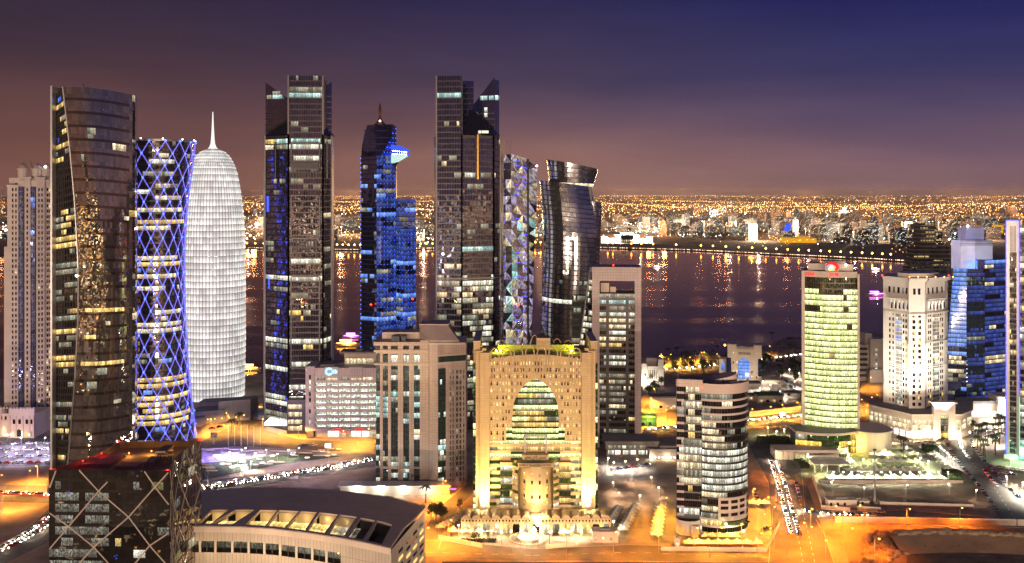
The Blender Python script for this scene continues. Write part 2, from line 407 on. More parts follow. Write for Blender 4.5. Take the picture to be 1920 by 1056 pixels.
AR = {'ا': (0xFE8D, 0xFE8E), 'أ': (0xFE83, 0xFE84), 'ل': (0xFEDD, 0xFEDE, 0xFEDF, 0xFEE0), 'م': (0xFEE1, 0xFEE2, 0xFEE3, 0xFEE4), 'ج': (0xFE9D, 0xFE9E, 0xFE9F, 0xFEA0),
      'س': (0xFEB1, 0xFEB2, 0xFEB3, 0xFEB4), 'ع': (0xFEC9, 0xFECA, 0xFECB, 0xFECC), 'ى': (0xFEEF, 0xFEF0), 'ت': (0xFE95, 0xFE96, 0xFE97, 0xFE98), 'ي': (0xFEF1, 0xFEF2, 0xFEF3, 0xFEF4), 'ق': (0xFED5, 0xFED6, 0xFED7, 0xFED8), 'ط': (0xFEC1, 0xFEC2, 0xFEC3, 0xFEC4), 'ر': (0xFEAD, 0xFEAE)}
def arabic(s):
    s = s.replace('لأ', 'ﻷ'); out = []
    for i, ch in enumerate(s):
        if ch == 'ﻷ':
            out.append(chr(0xFEF8 if i and len(AR.get(s[i - 1], ())) == 4 else 0xFEF7)); continue
        f = AR.get(ch)
        if not f: out.append(ch); continue
        pre = i > 0 and len(AR.get(s[i - 1], ())) == 4
        nxt = i + 1 < len(s) and (s[i + 1] in AR or s[i + 1] == 'ﻷ') and len(f) == 4
        out.append(chr(f[(1 if pre else 0) + (2 if nxt else 0)]))
    return ''.join(out[::-1])
def text(parent, name, body, size, loc, mat, width=None, rz=0.0, ext=.15):
    c = bpy.data.curves.new(name, 'FONT'); c.body = body; c.size = size; c.extrude = ext; c.align_x = 'CENTER'; c.align_y = 'CENTER'
    c.materials.append(MT(mat)); o = bpy.data.objects.new(name, c); COL.objects.link(o); o.parent = parent; o.location = loc
    o.rotation_euler = (radians(90), 0, rz); bpy.context.view_layer.update()
    w = o.dimensions[0]; me = bpy.data.meshes.new_from_object(o); bpy.data.objects.remove(o); o = put(name, me, parent, None, loc)
    o['kind'] = 'stuff'; o.rotation_euler = (radians(90), 0, rz); o.scale = (width / w if width and w > 0 else 1, 1, 1); return o

# ---------------------------------------------------------------- ground, water, roads
shore = G([(-700, 745), (-200, 722), (0, 712), (330, 708), (480, 703), (560, 690), (640, 672), (800, 668), (1000, 668), (1200, 668), (1330, 667), (1420, 655), (1470, 634), (1560, 626), (1700, 620), (1900, 585), (2000, 545), (2400, 540)])
land = shore + [(1500, -2500), (-1500, -2500)]
sheet('ground', land, 0.0, 'sandy_ground', skirt=4)
far_shore = G([(-900, 500), (-300, 487), (0, 479), (230, 471), (460, 466), (625, 469), (700, 470), (790, 467), (1000, 464), (1130, 465.5), (1300, 470), (1480, 479), (1640, 487), (1720, 492), (1800, 503), (1900, 520), (2000, 530), (2400, 535)])
wall('far_ground', (.22, .14, .085), .95, .5, .002)
sheet('far_land', [(p[0], p[1], 0)[:2] for p in far_shore] + [(40000, 4000), (40000, 52000), (-40000, 52000), (-40000, 4000)], 0.6, 'far_ground', skirt=5)
m, t, o = new_mat('water')
pos = nd(t, 'ShaderNodeNewGeometry').outputs['Position']
n1 = nd(t, 'ShaderNodeTexNoise', {'Vector': vmth(t, 'MULTIPLY', pos, (.0028, .016, 1)), 'Scale': 1.0, 'Detail': 5.0, 'Roughness': .6}).outputs[0]
n2 = nd(t, 'ShaderNodeTexNoise', {'Vector': vmth(t, 'MULTIPLY', pos, (.12, .2, 1)), 'Scale': 1.0, 'Detail': 3.0}).outputs[0]
rg = nd(t, 'ShaderNodeMapRange', {0: n1, 1: .4, 2: .62, 3: .02, 4: .15}).outputs[0]
bp = nd(t, 'ShaderNodeBump', {'Height': n2, 'Strength': .05, 'Distance': 1.0}).outputs[0]
gl_ = nd(t, 'ShaderNodeBsdfGlossy', {'Color': (1, .74, .62, 1), 'Roughness': rg, 'Normal': bp}); df_ = nd(t, 'ShaderNodeBsdfDiffuse', {'Color': (.20, .11, .085, 1)})
pb = nd(t, 'ShaderNodeMixShader', {0: nd(t, 'ShaderNodeFresnel', {'IOR': 1.62, 'Normal': bp}).outputs[0], 1: df_.outputs[0], 2: gl_.outputs[0]})
t.links.new(pb.outputs[0], o.inputs[0])
sheet('water', [(-9000, 300), (9000, 300), (9000, 9000), (-9000, 9000)], -1.6, 'water')
grd = sheet('surrounding_land', [(-42000, -11000), (42000, -11000), (42000, 54000), (-42000, 54000)], -6.0, 'far_ground')

def road(name, px, z=.03, mat='asphalt'): return sheet(name, G(px), z, mat)
road('road', [(1440, 1070), (1446, 1000), (1441, 905), (1417, 862), (1405, 838), (1425, 826), (1470, 848), (1503, 882), (1530, 955), (1545, 1000), (1568, 1070)])
road('road', [(1510, 962), (1700, 958), (1872, 972), (1935, 972), (1935, 990), (1700, 981), (1535, 973)], .05)
road('road', [(1872, 974), (1832, 905), (1788, 855), (1774, 832), (1800, 814), (1860, 800), (1872, 806), (1832, 822), (1822, 836), (1842, 862), (1885, 905), (1935, 962), (1935, 980)], .07)
road('road', [(1130, 812), (1300, 790), (1520, 770), (1700, 757), (1700, 776), (1520, 792), (1300, 812), (1130, 835)], .04)
road('road', [(780, 1012), (870, 1018), (1000, 1030), (1180, 1022), (1445, 1030), (1445, 1062), (1180, 1050), (1000, 1052), (800, 1046), (760, 1040)], .06)
road('road', [(784, 1040), (800, 985), (830, 945), (880, 905), (905, 908), (868, 945), (836, 985), (822, 1030)], .09)
road('road', [(340, 908), (540, 882), (640, 866), (780, 845), (780, 866), (640, 884), (540, 902), (340, 940)], .05)
road('road', [(360, 838), (440, 795), (500, 760), (500, 808), (560, 824), (720, 832), (720, 850), (600, 846), (470, 838), (430, 838), (360, 852)], .04)
road('road', [(-120, 1062), (0, 1022), (60, 985), (86, 960), (110, 930), (170, 930), (140, 985), (80, 1022), (0, 1062), (-60, 1090)], .05)
road('road', [(-150, 905), (110, 912), (110, 945), (-150, 936)], .06)
road('corniche_road', [(1200, 690), (1300, 684), (1440, 668), (1560, 652), (1640, 646), (1640, 652), (1560, 660), (1440, 678), (1300, 697), (1200, 704)], .05)
sheet('car_park', G([(-150, 820), (100, 816), (100, 872), (-150, 880)]), .05, 'asphalt')
sheet('plaza', G([(378, 842), (420, 838), (600, 848), (700, 850), (640, 862), (480, 880), (378, 895)]), .06, 'paving')
sheet('lawn', G([(372, 870), (560, 850), (640, 856), (520, 872), (372, 902)]), .09, 'lawn')
sheet('dark_lot', G([(1535, 905), (1830, 903), (1862, 950), (1655, 944), (1560, 945)]), .05, 'dark_soil')
sheet('excavation_floor', G([(1575, 985), (1935, 990), (1935, 1090), (1600, 1090)]), .04, 'brown_sand')
sheet('forecourt', G([(835, 1000), (880, 968), (1140, 968), (1185, 1000), (1170, 1022), (1010, 1030), (860, 1018)]), .10, 'paving')
sheet('olympic_car_park', G([(1560, 850), (1780, 835), (1815, 905), (1540, 905)]), .04, 'concrete')
sheet('hotel_forecourt', G([(1640, 822), (1720, 838), (1800, 812), (1880, 790), (1935, 800), (1935, 860), (1850, 850), (1830, 820), (1780, 838), (1640, 848)]), .03, 'paving')
sheet('oval_tower_court', G([(1225, 950), (1440, 945), (1440, 1012), (1225, 1018)]), .05, 'concrete')
sheet('drop_off', G([(1125, 865), (1225, 855), (1240, 900), (1130, 905)]), .05, 'paving')
# ================================================================ towers on the left
def pick(tab):                              # piecewise-linear table lookup, ascending keys
    def f(t):
        for (a, x), (b, y) in zip(tab, tab[1:]):
            if t <= b: return lerp(x, y, (t - a) / (b - a))
        return tab[-1][1]
    return f
def rows_at(yb, yt, nf, tab):               # {photo row: entry} -> {floor: entry}
    return {max(0, min(nf - 1, int((yb - y) / (yb - yt) * nf))): v for y, v in tab.items()}
glass('glass_brown_dark', (.22, .16, .12), .03, .012, .05, .12)
rg_ = random.Random
# ---- cream twin-domed tower with palace-like podium
def cream_domed_tower():
    B = Site(55, 805); r = B.root('domed_tower', 'cream stone tower with twin dark domes and tall blue glass strips', face=True)
    zt = B.z(335); x0, x1 = B.x(14), B.x(118); D = 26
    m = Mesh(); m.box(x0 + 5, x1, 3, D, 0, zt - 3); m.build('core', 'dark_concrete', r)
    f = Facade(r, B.k, 'glass_navy', 'pale_stone')
    # piers left standing between glass strips
    piers = [(14, 34, 350, 0), (46, 57, 335, 0), (68, 84, 335, 0), (84, 122, 340, 1)]
    for a, b, yt, st in piers:
        m = Mesh(); m.box(B.x(a), B.x(b), 1.5 * st, 8, 0, B.z(yt)); m.box(B.x(a) - .6, B.x(b) + .6, 1.5 * st - .7, 8, B.z(yt), B.z(yt) + 1.2); m.build('pier', 'pale_stone', r)
    for (a, b) in ((34, 46), (57, 68)):
        P = plane(B.p(a, 2), B.p(b, 2), 0, B.z(350)); f.grid(P, 3, 44, pattern(3, 44, rg_(a), 0, .06, ('lit_bluewash', 'lit_blue'), .5, (1, 3)), .2, glass='glass_blue')
        f.bands([P], 44, .2, d=.2, mat='band_blue'); f.fins(P, 3)
        boxp(r, 'lintel', B.x(a) - .3, B.x(b) + .3, 1, 6, B.z(350), B.z(338), 'pale_stone')
    # narrow windows punched in the piers
    w = [Mesh(), Mesh()]
    for j in range(44):
        z = 3 + j * (zt - 8) / 44
        for px in (24, 30, 51, 73, 79, 89, 94): w[R.random() < .03].box(B.x(px) - .5, B.x(px) + .5, -.12 + (1.5 if px > 84 else 0), .5, z, z + 2.2)
    w[0].build('small_windows', 'glass_black', r, kind='stuff'); w[1].build('small_windows', 'lit_warm', r, kind='stuff')
    boxp(r, 'side_wing', B.x(8), B.x(14.2), 2, 20, 0, B.z(462), 'pale_stone'); boxp(r, 'setback', B.x(17), x1, 4, D, zt - 3.4, zt + .6, 'pale_stone')
    for px in (43, 70, 88):                 # corner turrets with domes
        z0 = B.z(334); z1 = B.z(318); t = Mesh(); c = (B.x(px), 7)
        t.lathe([(3.9, z0), (3.9, z1), (4.4, z1), (4.4, z1 + .8), (3.2, z1 + .9), (2.9, z1 + 2.2), (1.9, z1 + 3.6), (0.05, z1 + 4.4)], 12, 0, c)
        tu = t.build('turret', 'pale_stone', r); d2 = Mesh(); d2.lathe([(3.3, z1 + .85), (3.1, z1 + 2.3), (2.0, z1 + 3.9), (.05, z1 + 4.9)], 12, 0, c); d2.build('dome', 'roof_brown', tu)
    lamp_part(r, 'beacon', (B.x(85), 3, B.z(312)), .8, 'lamp_cold')
    m = Mesh(); m.tube([(B.x(62), 9, B.z(318)), (B.x(57), 9, B.z(300))], .25, 5); m.build('mast', 'dark_metal', r)
    f.done()
    # palace podium
    p = thing('palace_podium', 'low cream arcaded palace building with arches and small dome below domed tower', 'building', (B.X, B.D - 8, 0))
    b = Mesh(); b.box(B.x(-60), B.x(96), -14, 6, 0, B.z(762)); b.box(B.x(50), B.x(96), -16, -14, 0, B.z(752)); b.box(B.x(-60), B.x(4), -16, -14, 0, B.z(745)); b.build('wall', 'pale_stone', p)
    for px in (-40, -16, 4, 19, 33, 47, 52, 64, 76, 88, 95): boxp(p, 'pilaster', B.x(px) - .45, B.x(px) + .45, (-16.5 if px > 48 or px < 3 else -14.5), -13, 0, B.z(765), 'cream')
    for a, b2, y_, h_ in ((50, 96, -16.6, 771), (-60, 4, -16.6, 768), (4, 50, -14.6, 776)): boxp(p, 'string_course', B.x(a), B.x(b2), y_, -13, B.z(h_), B.z(h_) + .6, 'cream')
    for px in (-34, -24, -8, 10, 17, 34, 42): boxp(p, 'upper_window', B.x(px) - .6, B.x(px) + .6, -16.4 if px < 3 else -14.3, -13, B.z(773), B.z(767), 'glass_black')
    d2 = Mesh(); d2.lathe([(4.3, 0), (4.2, 1.5), (3.3, 3.2), (1.6, 4.3), (.05, 4.8)], 16, 0, (B.x(25), -10), B.z(763)); d2.build('dome', 'pale_stone', p)
    for px in range(-50, 96, 6): boxp(p, 'merlon', B.x(px), B.x(px) + 1.1, -16.2, -15, B.z(752) - .1, B.z(752) + 1.0, 'pale_stone')
    for px, wd, h, k in ((-28, 3, 7, 'lit_warm'), (12, 3.2, 7, 'lit_warm'), (25, 3.6, 9, 'lit_yellow'), (39, 3.2, 7, 'lit_warm'), (58, 2, 4, 'lit_warm'), (69, 4.4, 5, 'glass_teal'), (83, 2, 4, 'lit_yellow'), (92, 2, 4, 'lit_dim')):
        a = Mesh(); y = -16.25 if px > 48 else -14.25; pts = [(B.x(px) - wd / 2, y, 1), (B.x(px) + wd / 2, y, 1), (B.x(px) + wd / 2, y, 1 + h * .6), (B.x(px) + wd / 4, y, 1 + h * .86), (B.x(px), y, 1 + h), (B.x(px) - wd / 4, y, 1 + h * .86), (B.x(px) - wd / 2, y, 1 + h * .6)]
        a.face(pts); a.build('arched_window', k, p)
    for px in (60, 70, 83, 92): boxp(p, 'upper_window', B.x(px) - .8, B.x(px) + .8, -16.3, -16, 9.5, 12.5, 'glass_black')
    for px in (14, 33, 62, 84): spot((B.X + B.x(px), B.D - 34, 1.5), (B.X + B.x(px), B.D - 20, 9), 1500, (1, .60, .34), 110)
    lamps(p, 'wall_lamps', [(B.x(px), -16.8, 2.4) for px in (8, 20, 30, 45, 55, 75, 88)], .35, 'lamp_white')
cream_domed_tower()
# ---- brown mirror tower
def brown_tower():
    B = Site(178, 905); r = B.root('mirror_tower', 'brown mirror glass tower with curved face and dark left flank')
    zt = B.z(163); nf = 59
    xl = pick([(0, 124), (.1, 131), (.25, 140), (.42, 146.5), (.55, 147), (.7, 141), (.85, 131), (1, 118)])
    def P(s, t):
        if s < .84: px, dy = lerp(xl(t), 241, s / .84), 15 * s / .84
        else: u = (s - .84) / .16; px, dy = 241 + 17 * sin(u * pi / 2), 15 + 14 * (1 - cos(u * pi / 2)) + 2 * u
        if s < .84: dy -= 5 * sin(pi * s / .84)      # belly
        return (B.x(px, dy), dy, t * (zt - 3.6 * s * s))
    def Q(s, t): return (lerp(B.x(100), B.x(xl(t)), s), lerp(3.5, 0.2, s), t * zt * lerp(.985, 1.0, s))
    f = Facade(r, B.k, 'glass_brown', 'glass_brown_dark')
    rows = rows_at(905, 163, nf, {582: ('lit_yellow', 3, 20), 634: ('lit_yellow', 3, 8), 683: [('lit_yellow', 2, 20)], 268: ('lit_warm', 16, 21), 246: ('lit_dim', 7, 10), 254: ('lit_dim', 7, 9), 300: ('lit_dim', 4, 5), 612: ('lit_warm', 12, 14), 410: ('lit_warm', 20, 22), 600: ('lit_warm', 23, 26), 395: ('lit_yellow', 22, 25), 700: ('lit_dim', 9, 13), 760: ('lit_dim', 16, 19), 726: ('lit_dim', 5, 9)})
    f.grid(P, 26, nf, pattern(26, nf, rg_(3), 0, .10, ('lit_dim', 'lit_warm'), .1, (1, 2), rows), .0)
    f.bands([P], nf, .42, 13, .08, rows=range(1, nf, 2)); f.fins(P, 26, .08, .1, 10, at=[0.001])
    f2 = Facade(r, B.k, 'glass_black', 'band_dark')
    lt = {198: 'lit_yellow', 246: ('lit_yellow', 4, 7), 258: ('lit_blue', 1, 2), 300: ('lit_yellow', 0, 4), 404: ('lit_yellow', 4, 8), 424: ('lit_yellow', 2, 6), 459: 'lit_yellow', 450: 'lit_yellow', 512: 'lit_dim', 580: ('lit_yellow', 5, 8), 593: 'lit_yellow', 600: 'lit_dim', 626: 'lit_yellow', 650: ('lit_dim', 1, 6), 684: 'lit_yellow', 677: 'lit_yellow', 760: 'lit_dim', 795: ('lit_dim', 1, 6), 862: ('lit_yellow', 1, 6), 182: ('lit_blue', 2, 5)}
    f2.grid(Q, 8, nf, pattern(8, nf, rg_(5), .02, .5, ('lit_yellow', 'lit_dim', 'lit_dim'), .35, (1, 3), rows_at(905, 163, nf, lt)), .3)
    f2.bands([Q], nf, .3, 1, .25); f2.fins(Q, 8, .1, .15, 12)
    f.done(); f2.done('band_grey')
    boxp(r, 'edge_fin', B.x(96.6), B.x(100), -1.5, 6, 0, zt + .5, 'alu')
    m = Mesh()
    for k in range(24):                      # thin light edge trim between flank and mirror
        a, b = k / 24, (k + 1) / 24; p0, p1 = Vector(P(0, a)), Vector(P(0, b)); m.tube([p0 + Vector((0, -.3, 0)), p1 + Vector((0, -.3, 0))], .45, 5)
    m.build('edge_trim', 'alu', r)
    top = [P(0, 1)] + [P(q / 20, 1) for q in range(1, 21)] + [(B.x(250, 44), 44, zt - 3), (B.x(100, 40), 40, zt), (B.x(100), 4, zt)]
    c = Mesh(); c.face([(x, y, z - .3) for x, y, z in top]); c.build('roof', 'roof_grey', r)
    core(r, [(B.x(100) + .8, 5), (B.x(148), 6), (B.x(238, 19), 19), (B.x(255, 34), 34), (B.x(250, 44), 44), (B.x(100, 40), 40)], 0, zt - 5, 'band_dark', .5)
    m = Mesh(); m.box(B.x(128), B.x(150), 12, 22, zt - .4, zt + 1.0); m.tube([(B.x(134), 16, zt), (B.x(133), 16, zt + 4)], .15, 4); m.build('roof_plant', 'dark_metal', r)
    lamp_part(r, 'beacon', (B.x(145), -1, B.z(517)), .9, 'lamp_white')
brown_tower()
# ---- tower wrapped in a blue-lit diagonal lattice
def lattice_tower():
    B = Site(292, 838); r = B.root('lattice_tower', 'waisted round tower wrapped in blue lit diamond lattice'); r.location[0] += B.x(292, 25); B.k = F / (B.D + 25)
    zt = B.z(264); rad = pick([(0, 72), (.08, 65), (.22, 57), (.45, 50), (.65, 49), (.83, 57), (1, 71)])
    # smooth the profile
    f_ = lambda t: sum(rad(min(1, max(0, t + d))) for d in (-.08, -.04, 0, .04, .08)) / 5 / B.k
    P = lambda s, t: (f_(t) * sin(radians(-100 + 200 * s)), 25 - f_(t) * cos(radians(-100 + 200 * s)), t * zt)
    f = Facade(r, B.k, 'glass_dark', 'band_dark'); nf = 50; nc = 40
    y = 'lit_yellow'; rows = rows_at(838, 264, nf, {398: ('lit_warm', 8, 36), 420: (y, 10, 38), 431: ('lit_warm', 6, 30), 330: ('lit_dim', 20, 30), 303: ('lit_white', 22, 30), 362: ('lit_white', 8, 22), 376: ('lit_warm', 24, 34), 492: ('lit_warm', 9, 34), 504: (y, 8, 36), 526: ('lit_warm', 8, 33), 549: ('lit_warm', 8, 28), 596: ('lit_warm', 24, 36), 610: ('lit_warm', 8, 36), 620: ('lit_warm', 10, 36), 712: (y, 9, 38), 727: (y, 8, 38), 752: (y, 8, 39), 763: (y, 12, 30), 780: (y, 8, 40), 792: (y, 6, 38), 803: (y, 8, 36), 770: ('lit_yellow', 20, 28), 690: None, 650: None})
    f.grid(P, nc, nf, pattern(nc, nf, rg_(8), 0, .35, ('lit_dim', 'lit_dim', 'lit_warm', 'lit_bluewash'), .25, (1, 4), rows), .32)
    f.bands([P], nf, .32, 20, .2); f.done()
    c = Mesh(); c.lathe([(f_(k / 24) - .5, k / 24 * zt) for k in range(25)] + [(0.1, zt)], 32, 0, (0, 25)); c.build('core', 'dark_concrete', r)
    n, lv = 16, 25
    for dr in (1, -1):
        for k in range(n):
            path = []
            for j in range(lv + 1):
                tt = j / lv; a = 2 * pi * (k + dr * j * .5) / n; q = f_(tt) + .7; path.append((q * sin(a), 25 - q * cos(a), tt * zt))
            m = Mesh(); m.tube(path, .34, 4, caps=False); m.build('strut', 'strut_glow', r)
    nodes = []
    for j in range(lv + 1):
        tt = j / lv
        for k in range(n):
            a = 2 * pi * (k + .5 * (j % 2)) / n; q = f_(tt) + 1.1; nodes.append((q * sin(a), 25 - q * cos(a), tt * zt))
    lamps(r, 'node_lamps', nodes, .78, 'lamp_blue')
    m = Mesh(); rt = f_(1) + .8; m.lathe([(rt - 1.2, zt), (rt, zt), (rt, zt + 1.3), (rt - 1.2, zt + 1.3)], 40, 0, (0, 25)); m.build('crown_ring', 'alu', r)
    lamps(r, 'crown_lamps', [((rt + .3) * sin(a), 25 - (rt + .3) * cos(a), zt + 1.6) for a in [2 * pi * k / 12 for k in range(12)]], .42, 'lamp_cold')
m, t, o = new_mat('strut_glow')            # struts glow lavender-blue, standing in for node lamp light falling on them
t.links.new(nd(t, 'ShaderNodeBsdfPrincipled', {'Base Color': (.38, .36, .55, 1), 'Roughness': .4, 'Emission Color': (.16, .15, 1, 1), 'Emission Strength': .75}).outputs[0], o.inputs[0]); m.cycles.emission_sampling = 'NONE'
lattice_tower()
# ---- white domed screen tower with a needle
m, t, o = new_mat('lit_screen')             # perforated screen with lamplight from behind painted in as glow, brightest at each bay's foot
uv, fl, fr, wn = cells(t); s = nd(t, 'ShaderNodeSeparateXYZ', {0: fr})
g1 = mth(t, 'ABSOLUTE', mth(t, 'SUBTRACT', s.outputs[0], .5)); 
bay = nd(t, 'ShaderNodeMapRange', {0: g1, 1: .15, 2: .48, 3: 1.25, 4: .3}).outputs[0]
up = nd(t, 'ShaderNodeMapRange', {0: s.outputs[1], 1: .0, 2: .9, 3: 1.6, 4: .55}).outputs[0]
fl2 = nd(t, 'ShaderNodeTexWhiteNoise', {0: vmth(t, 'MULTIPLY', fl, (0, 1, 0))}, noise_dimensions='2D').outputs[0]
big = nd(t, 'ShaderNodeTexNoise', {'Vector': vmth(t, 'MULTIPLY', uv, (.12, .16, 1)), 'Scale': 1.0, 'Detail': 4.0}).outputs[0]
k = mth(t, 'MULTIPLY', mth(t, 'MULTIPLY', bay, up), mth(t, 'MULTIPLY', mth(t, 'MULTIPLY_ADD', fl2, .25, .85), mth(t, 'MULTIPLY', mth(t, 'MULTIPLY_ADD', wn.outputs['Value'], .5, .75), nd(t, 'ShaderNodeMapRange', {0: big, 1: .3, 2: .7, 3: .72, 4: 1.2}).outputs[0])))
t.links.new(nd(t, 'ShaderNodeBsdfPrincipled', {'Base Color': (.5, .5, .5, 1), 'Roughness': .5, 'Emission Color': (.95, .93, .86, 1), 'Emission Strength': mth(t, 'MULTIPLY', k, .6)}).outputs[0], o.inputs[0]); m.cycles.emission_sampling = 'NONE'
def needle_tower():
    B = Site(399, 754); r = B.root('needle_tower', 'white glowing cylindrical tower with rounded dome top and needle spire'); r.location[0] += B.x(399, 25); B.k = F / (B.D + 25)
    tab = [(754, 57), (735, 57.5), (650, 59), (520, 59), (478, 58.5), (428, 57), (382, 53.5), (342, 47.5), (320, 43.5), (305, 38), (294, 32.5), (286, 27), (281, 20), (277, 12), (274, 6)]
    pr = [(a / B.k, B.z(y)) for y, a in tab]
    def rad(z):
        for (r0, z0), (r1, z1) in zip(pr, pr[1:]):
            if z <= z1: return lerp(r0, r1, (z - z0) / (z1 - z0))
        return pr[-1][0]
    zs = [0.0]
    while zs[-1] < pr[-1][1] - 1.5: zs.append(min(zs[-1] + (5.0 if zs[-1] < 182 else 2.6), pr[-1][1]))
    n = 62
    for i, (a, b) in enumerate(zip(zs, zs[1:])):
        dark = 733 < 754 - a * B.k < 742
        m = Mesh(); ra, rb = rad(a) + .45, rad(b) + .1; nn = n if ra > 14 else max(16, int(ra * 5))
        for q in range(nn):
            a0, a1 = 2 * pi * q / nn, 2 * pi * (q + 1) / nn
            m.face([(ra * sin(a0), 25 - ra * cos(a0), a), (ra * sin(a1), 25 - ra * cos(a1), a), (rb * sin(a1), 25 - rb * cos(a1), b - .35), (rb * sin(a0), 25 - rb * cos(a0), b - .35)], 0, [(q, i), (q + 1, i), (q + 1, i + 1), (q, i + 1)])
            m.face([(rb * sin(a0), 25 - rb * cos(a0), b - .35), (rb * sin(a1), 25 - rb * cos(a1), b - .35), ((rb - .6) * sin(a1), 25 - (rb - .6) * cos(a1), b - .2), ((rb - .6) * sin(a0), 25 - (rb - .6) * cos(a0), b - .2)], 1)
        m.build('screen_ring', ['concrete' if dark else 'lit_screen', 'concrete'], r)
    c = Mesh(); c.lathe([(max(q - .8, .2), z) for q, z in pr], 40, 0, (0, 25)); c.build('glass_core', 'glass_silver', r)
    m = Mesh(); zt = pr[-1][1]; zs_ = B.z(205)
    m.lathe([(5.2, zt - 2.0), (3.0, zt + .2), (1.9, zt + 3), (1.45, zt + 7), (.9, lerp(zt, zs_, .55)), (.35, zs_)], 10, 0, (0, 25)); m.build('spire', 'spire_lit', r)
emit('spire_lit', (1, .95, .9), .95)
needle_tower()
# ---- twin chamfered towers
def twin_tower(px, yb, label, seedn, left):
    B = Site(px, yb); r = B.root('chamfered_tower', label, group='twin chamfered glass towers'); nf = 62; yt = 142
    zt = B.z(yt); zc = B.z(252)
    rr = rg_(seedn); z = B.z; W_, C_, Dm, Yl = 'lit_white', 'lit_cyan', 'lit_dim', 'lit_yellow'
    if left:
        a, b, c, d = B.p(497, 15), B.p(541, 0), B.p(605.5, 1.5), B.p(621.5, 15)
        g = 'glass_plum'
        faces = [(a, b, 8, rows_at(yb, yt, nf, {268: [('lit_yellow', 0, 4), (C_, 4, 8)], 275: (Dm, 4, 8), 527: W_, 642: (W_, 0, 8), 650: (Dm, 2, 8), 592: (Yl, 4, 5), 545: (Dm, 5, 8), 690: (W_, 0, 8), 700: (W_, 0, 8), 752: (W_, 0, 7), 765: (W_, 0, 8), 776: (Dm, 0, 8), 787: (Dm, 0, 8), 345: (Dm, 3, 4), 455: (Dm, 0, 3)})),
                 (b, c, 14, rows_at(yb, yt, nf, {181: C_, 174: Dm, 236: (Dm, 1, 4), 246: (Dm, 5, 8), 268: ('lit_cyan', 1, 13), 276: (W_, 0, 14), 300: (W_, 2, 13), 345: (Dm, 1, 6), 495: (W_, 1, 13), 527: W_, 560: (Dm, 1, 8), 592: (Yl, 0, 5), 602: ('lit_gold', 5, 6), 642: W_, 652: (Yl, 6, 10), 680: (W_, 1, 13), 730: (W_, 0, 8), 745: (W_, 0, 6), 770: Dm, 780: 'lit_warm', 790: 'lit_warm'})),
                 (c, d, 5, rows_at(yb, yt, nf, {400: 'lit_warm', 178: (C_, 0, 5), 466: (Dm, 0, 5), 530: (Dm, 1, 5), 642: W_, 270: (Dm, 1, 5)}))]
        back = [B.p(628, 38), B.p(600, 54), B.p(525, 54), B.p(492, 36)]
    else:
        a, b, c, d = B.p(818.5, 3), B.p(866, 0), B.p(926, 8), B.p(938, 20)
        g = 'glass_navy'
        faces = [(a, b, 10, rows_at(yb, yt, nf, {180: (C_, 0, 10), 325: (Dm, 7, 10), 422: (Dm, 8, 10), 530: (Dm, 2, 8)})),
                 (b, c, 12, rows_at(yb, yt, nf, {259: W_, 325: [(W_, 1, 5), (Dm, 7, 11)], 356: (Dm, 2, 8), 470: (C_, 0, 12), 531: (W_, 0, 12)})),
                 (c, d, 4, {})]
        back = [B.p(946, 40), B.p(930, 52), B.p(850, 52), B.p(812, 30)]
    f = Facade(r, B.k, g, 'band_dark'); Ps = []; nl = int(nf * zc / zt)
    wild = 0.0 if left else .0
    for i, (p, q, nc, rows) in enumerate(faces):
        hi = nf if (left and i == 1) or (not left and i == 0) else nl
        P = plane(p, q, 0, zt * hi / nf); Ps.append((P, hi, nc))
        pt = pattern(nc, hi, rg_(seedn + i), .0, .22, (Dm, Dm, 'lit_warm'), .25, (1, 3), {k: v for k, v in rows.items() if k < hi})
        if not left:                         # lower floors busy with office light
            lowp = pattern(nc, hi, rg_(seedn + 30 + i), .02, .95, (Dm, 'lit_warm', Dm, W_), .62 if i == 1 else .25, (1, 4)); ptt = pt
            pt = lambda ii, jj, A=ptt, L=lowp: A(ii, jj) or (L(ii, jj) if jj < 27 else None)
        f.grid(P, nc, hi, pt, .22, glass=('glass_plum' if (left or i) else 'glass_navy'))
        f.bands([P], hi, .12, 1, .22)
        f.fins(P, nc, .12, .18, 1)
        # projecting corner piers
        for pp in (p, q):
            m = Mesh(); m.box(pp[0] - .5, pp[0] + .5, pp[1] - .9, pp[1] + .6, 0, zt if (hi == nf) else zc); m.build('corner_fin', 'band_grey', r)
    f.done('band_dark')
    poly = [a, b, c, d] + back
    core(r, poly, 0, zc - .4, 'band_dark', .8)
    # sloped shoulder roofs of the chamfers between the four upper blocks
    def wedge(p, q, top_in, z1):
        m = Mesh(); p3, q3 = (p[0], p[1], zc), (q[0], q[1], zc); e3, f3 = (top_in[0][0], top_in[0][1], z1), (top_in[1][0], top_in[1][1], z1)
        m.face([p3, q3, f3, e3]); m.face([q3, (q[0], q[1] + 14, zc), f3]); m.face([(p[0], p[1] + 14, zc), p3, e3]); m.build('sloped_roof', 'glass_black', r)
    def block(poly, ztop, nm='upper_block', gl=None):
        m = Mesh(); m.prism(poly, zc - .5, ztop, 0, 1); o_ = m.build(nm, [gl or g, 'roof_grey'], r)
        n = len(poly); bm = Mesh(); 
        lo = min(ztop(p) if callable(ztop) else ztop for p in poly)
        for kz in range(1, int((lo - zc) / 4)):
            zz = zc + kz * 4; bm.prism([(p[0] + (.12 if p[0] > poly[0][0] + 5 else -.12), p[1] - .15) for p in poly], zz, zz + .6, 0, 0, True)
        bm.build('block_bands', 'band_dark', o_, kind='stuff')
        return o_
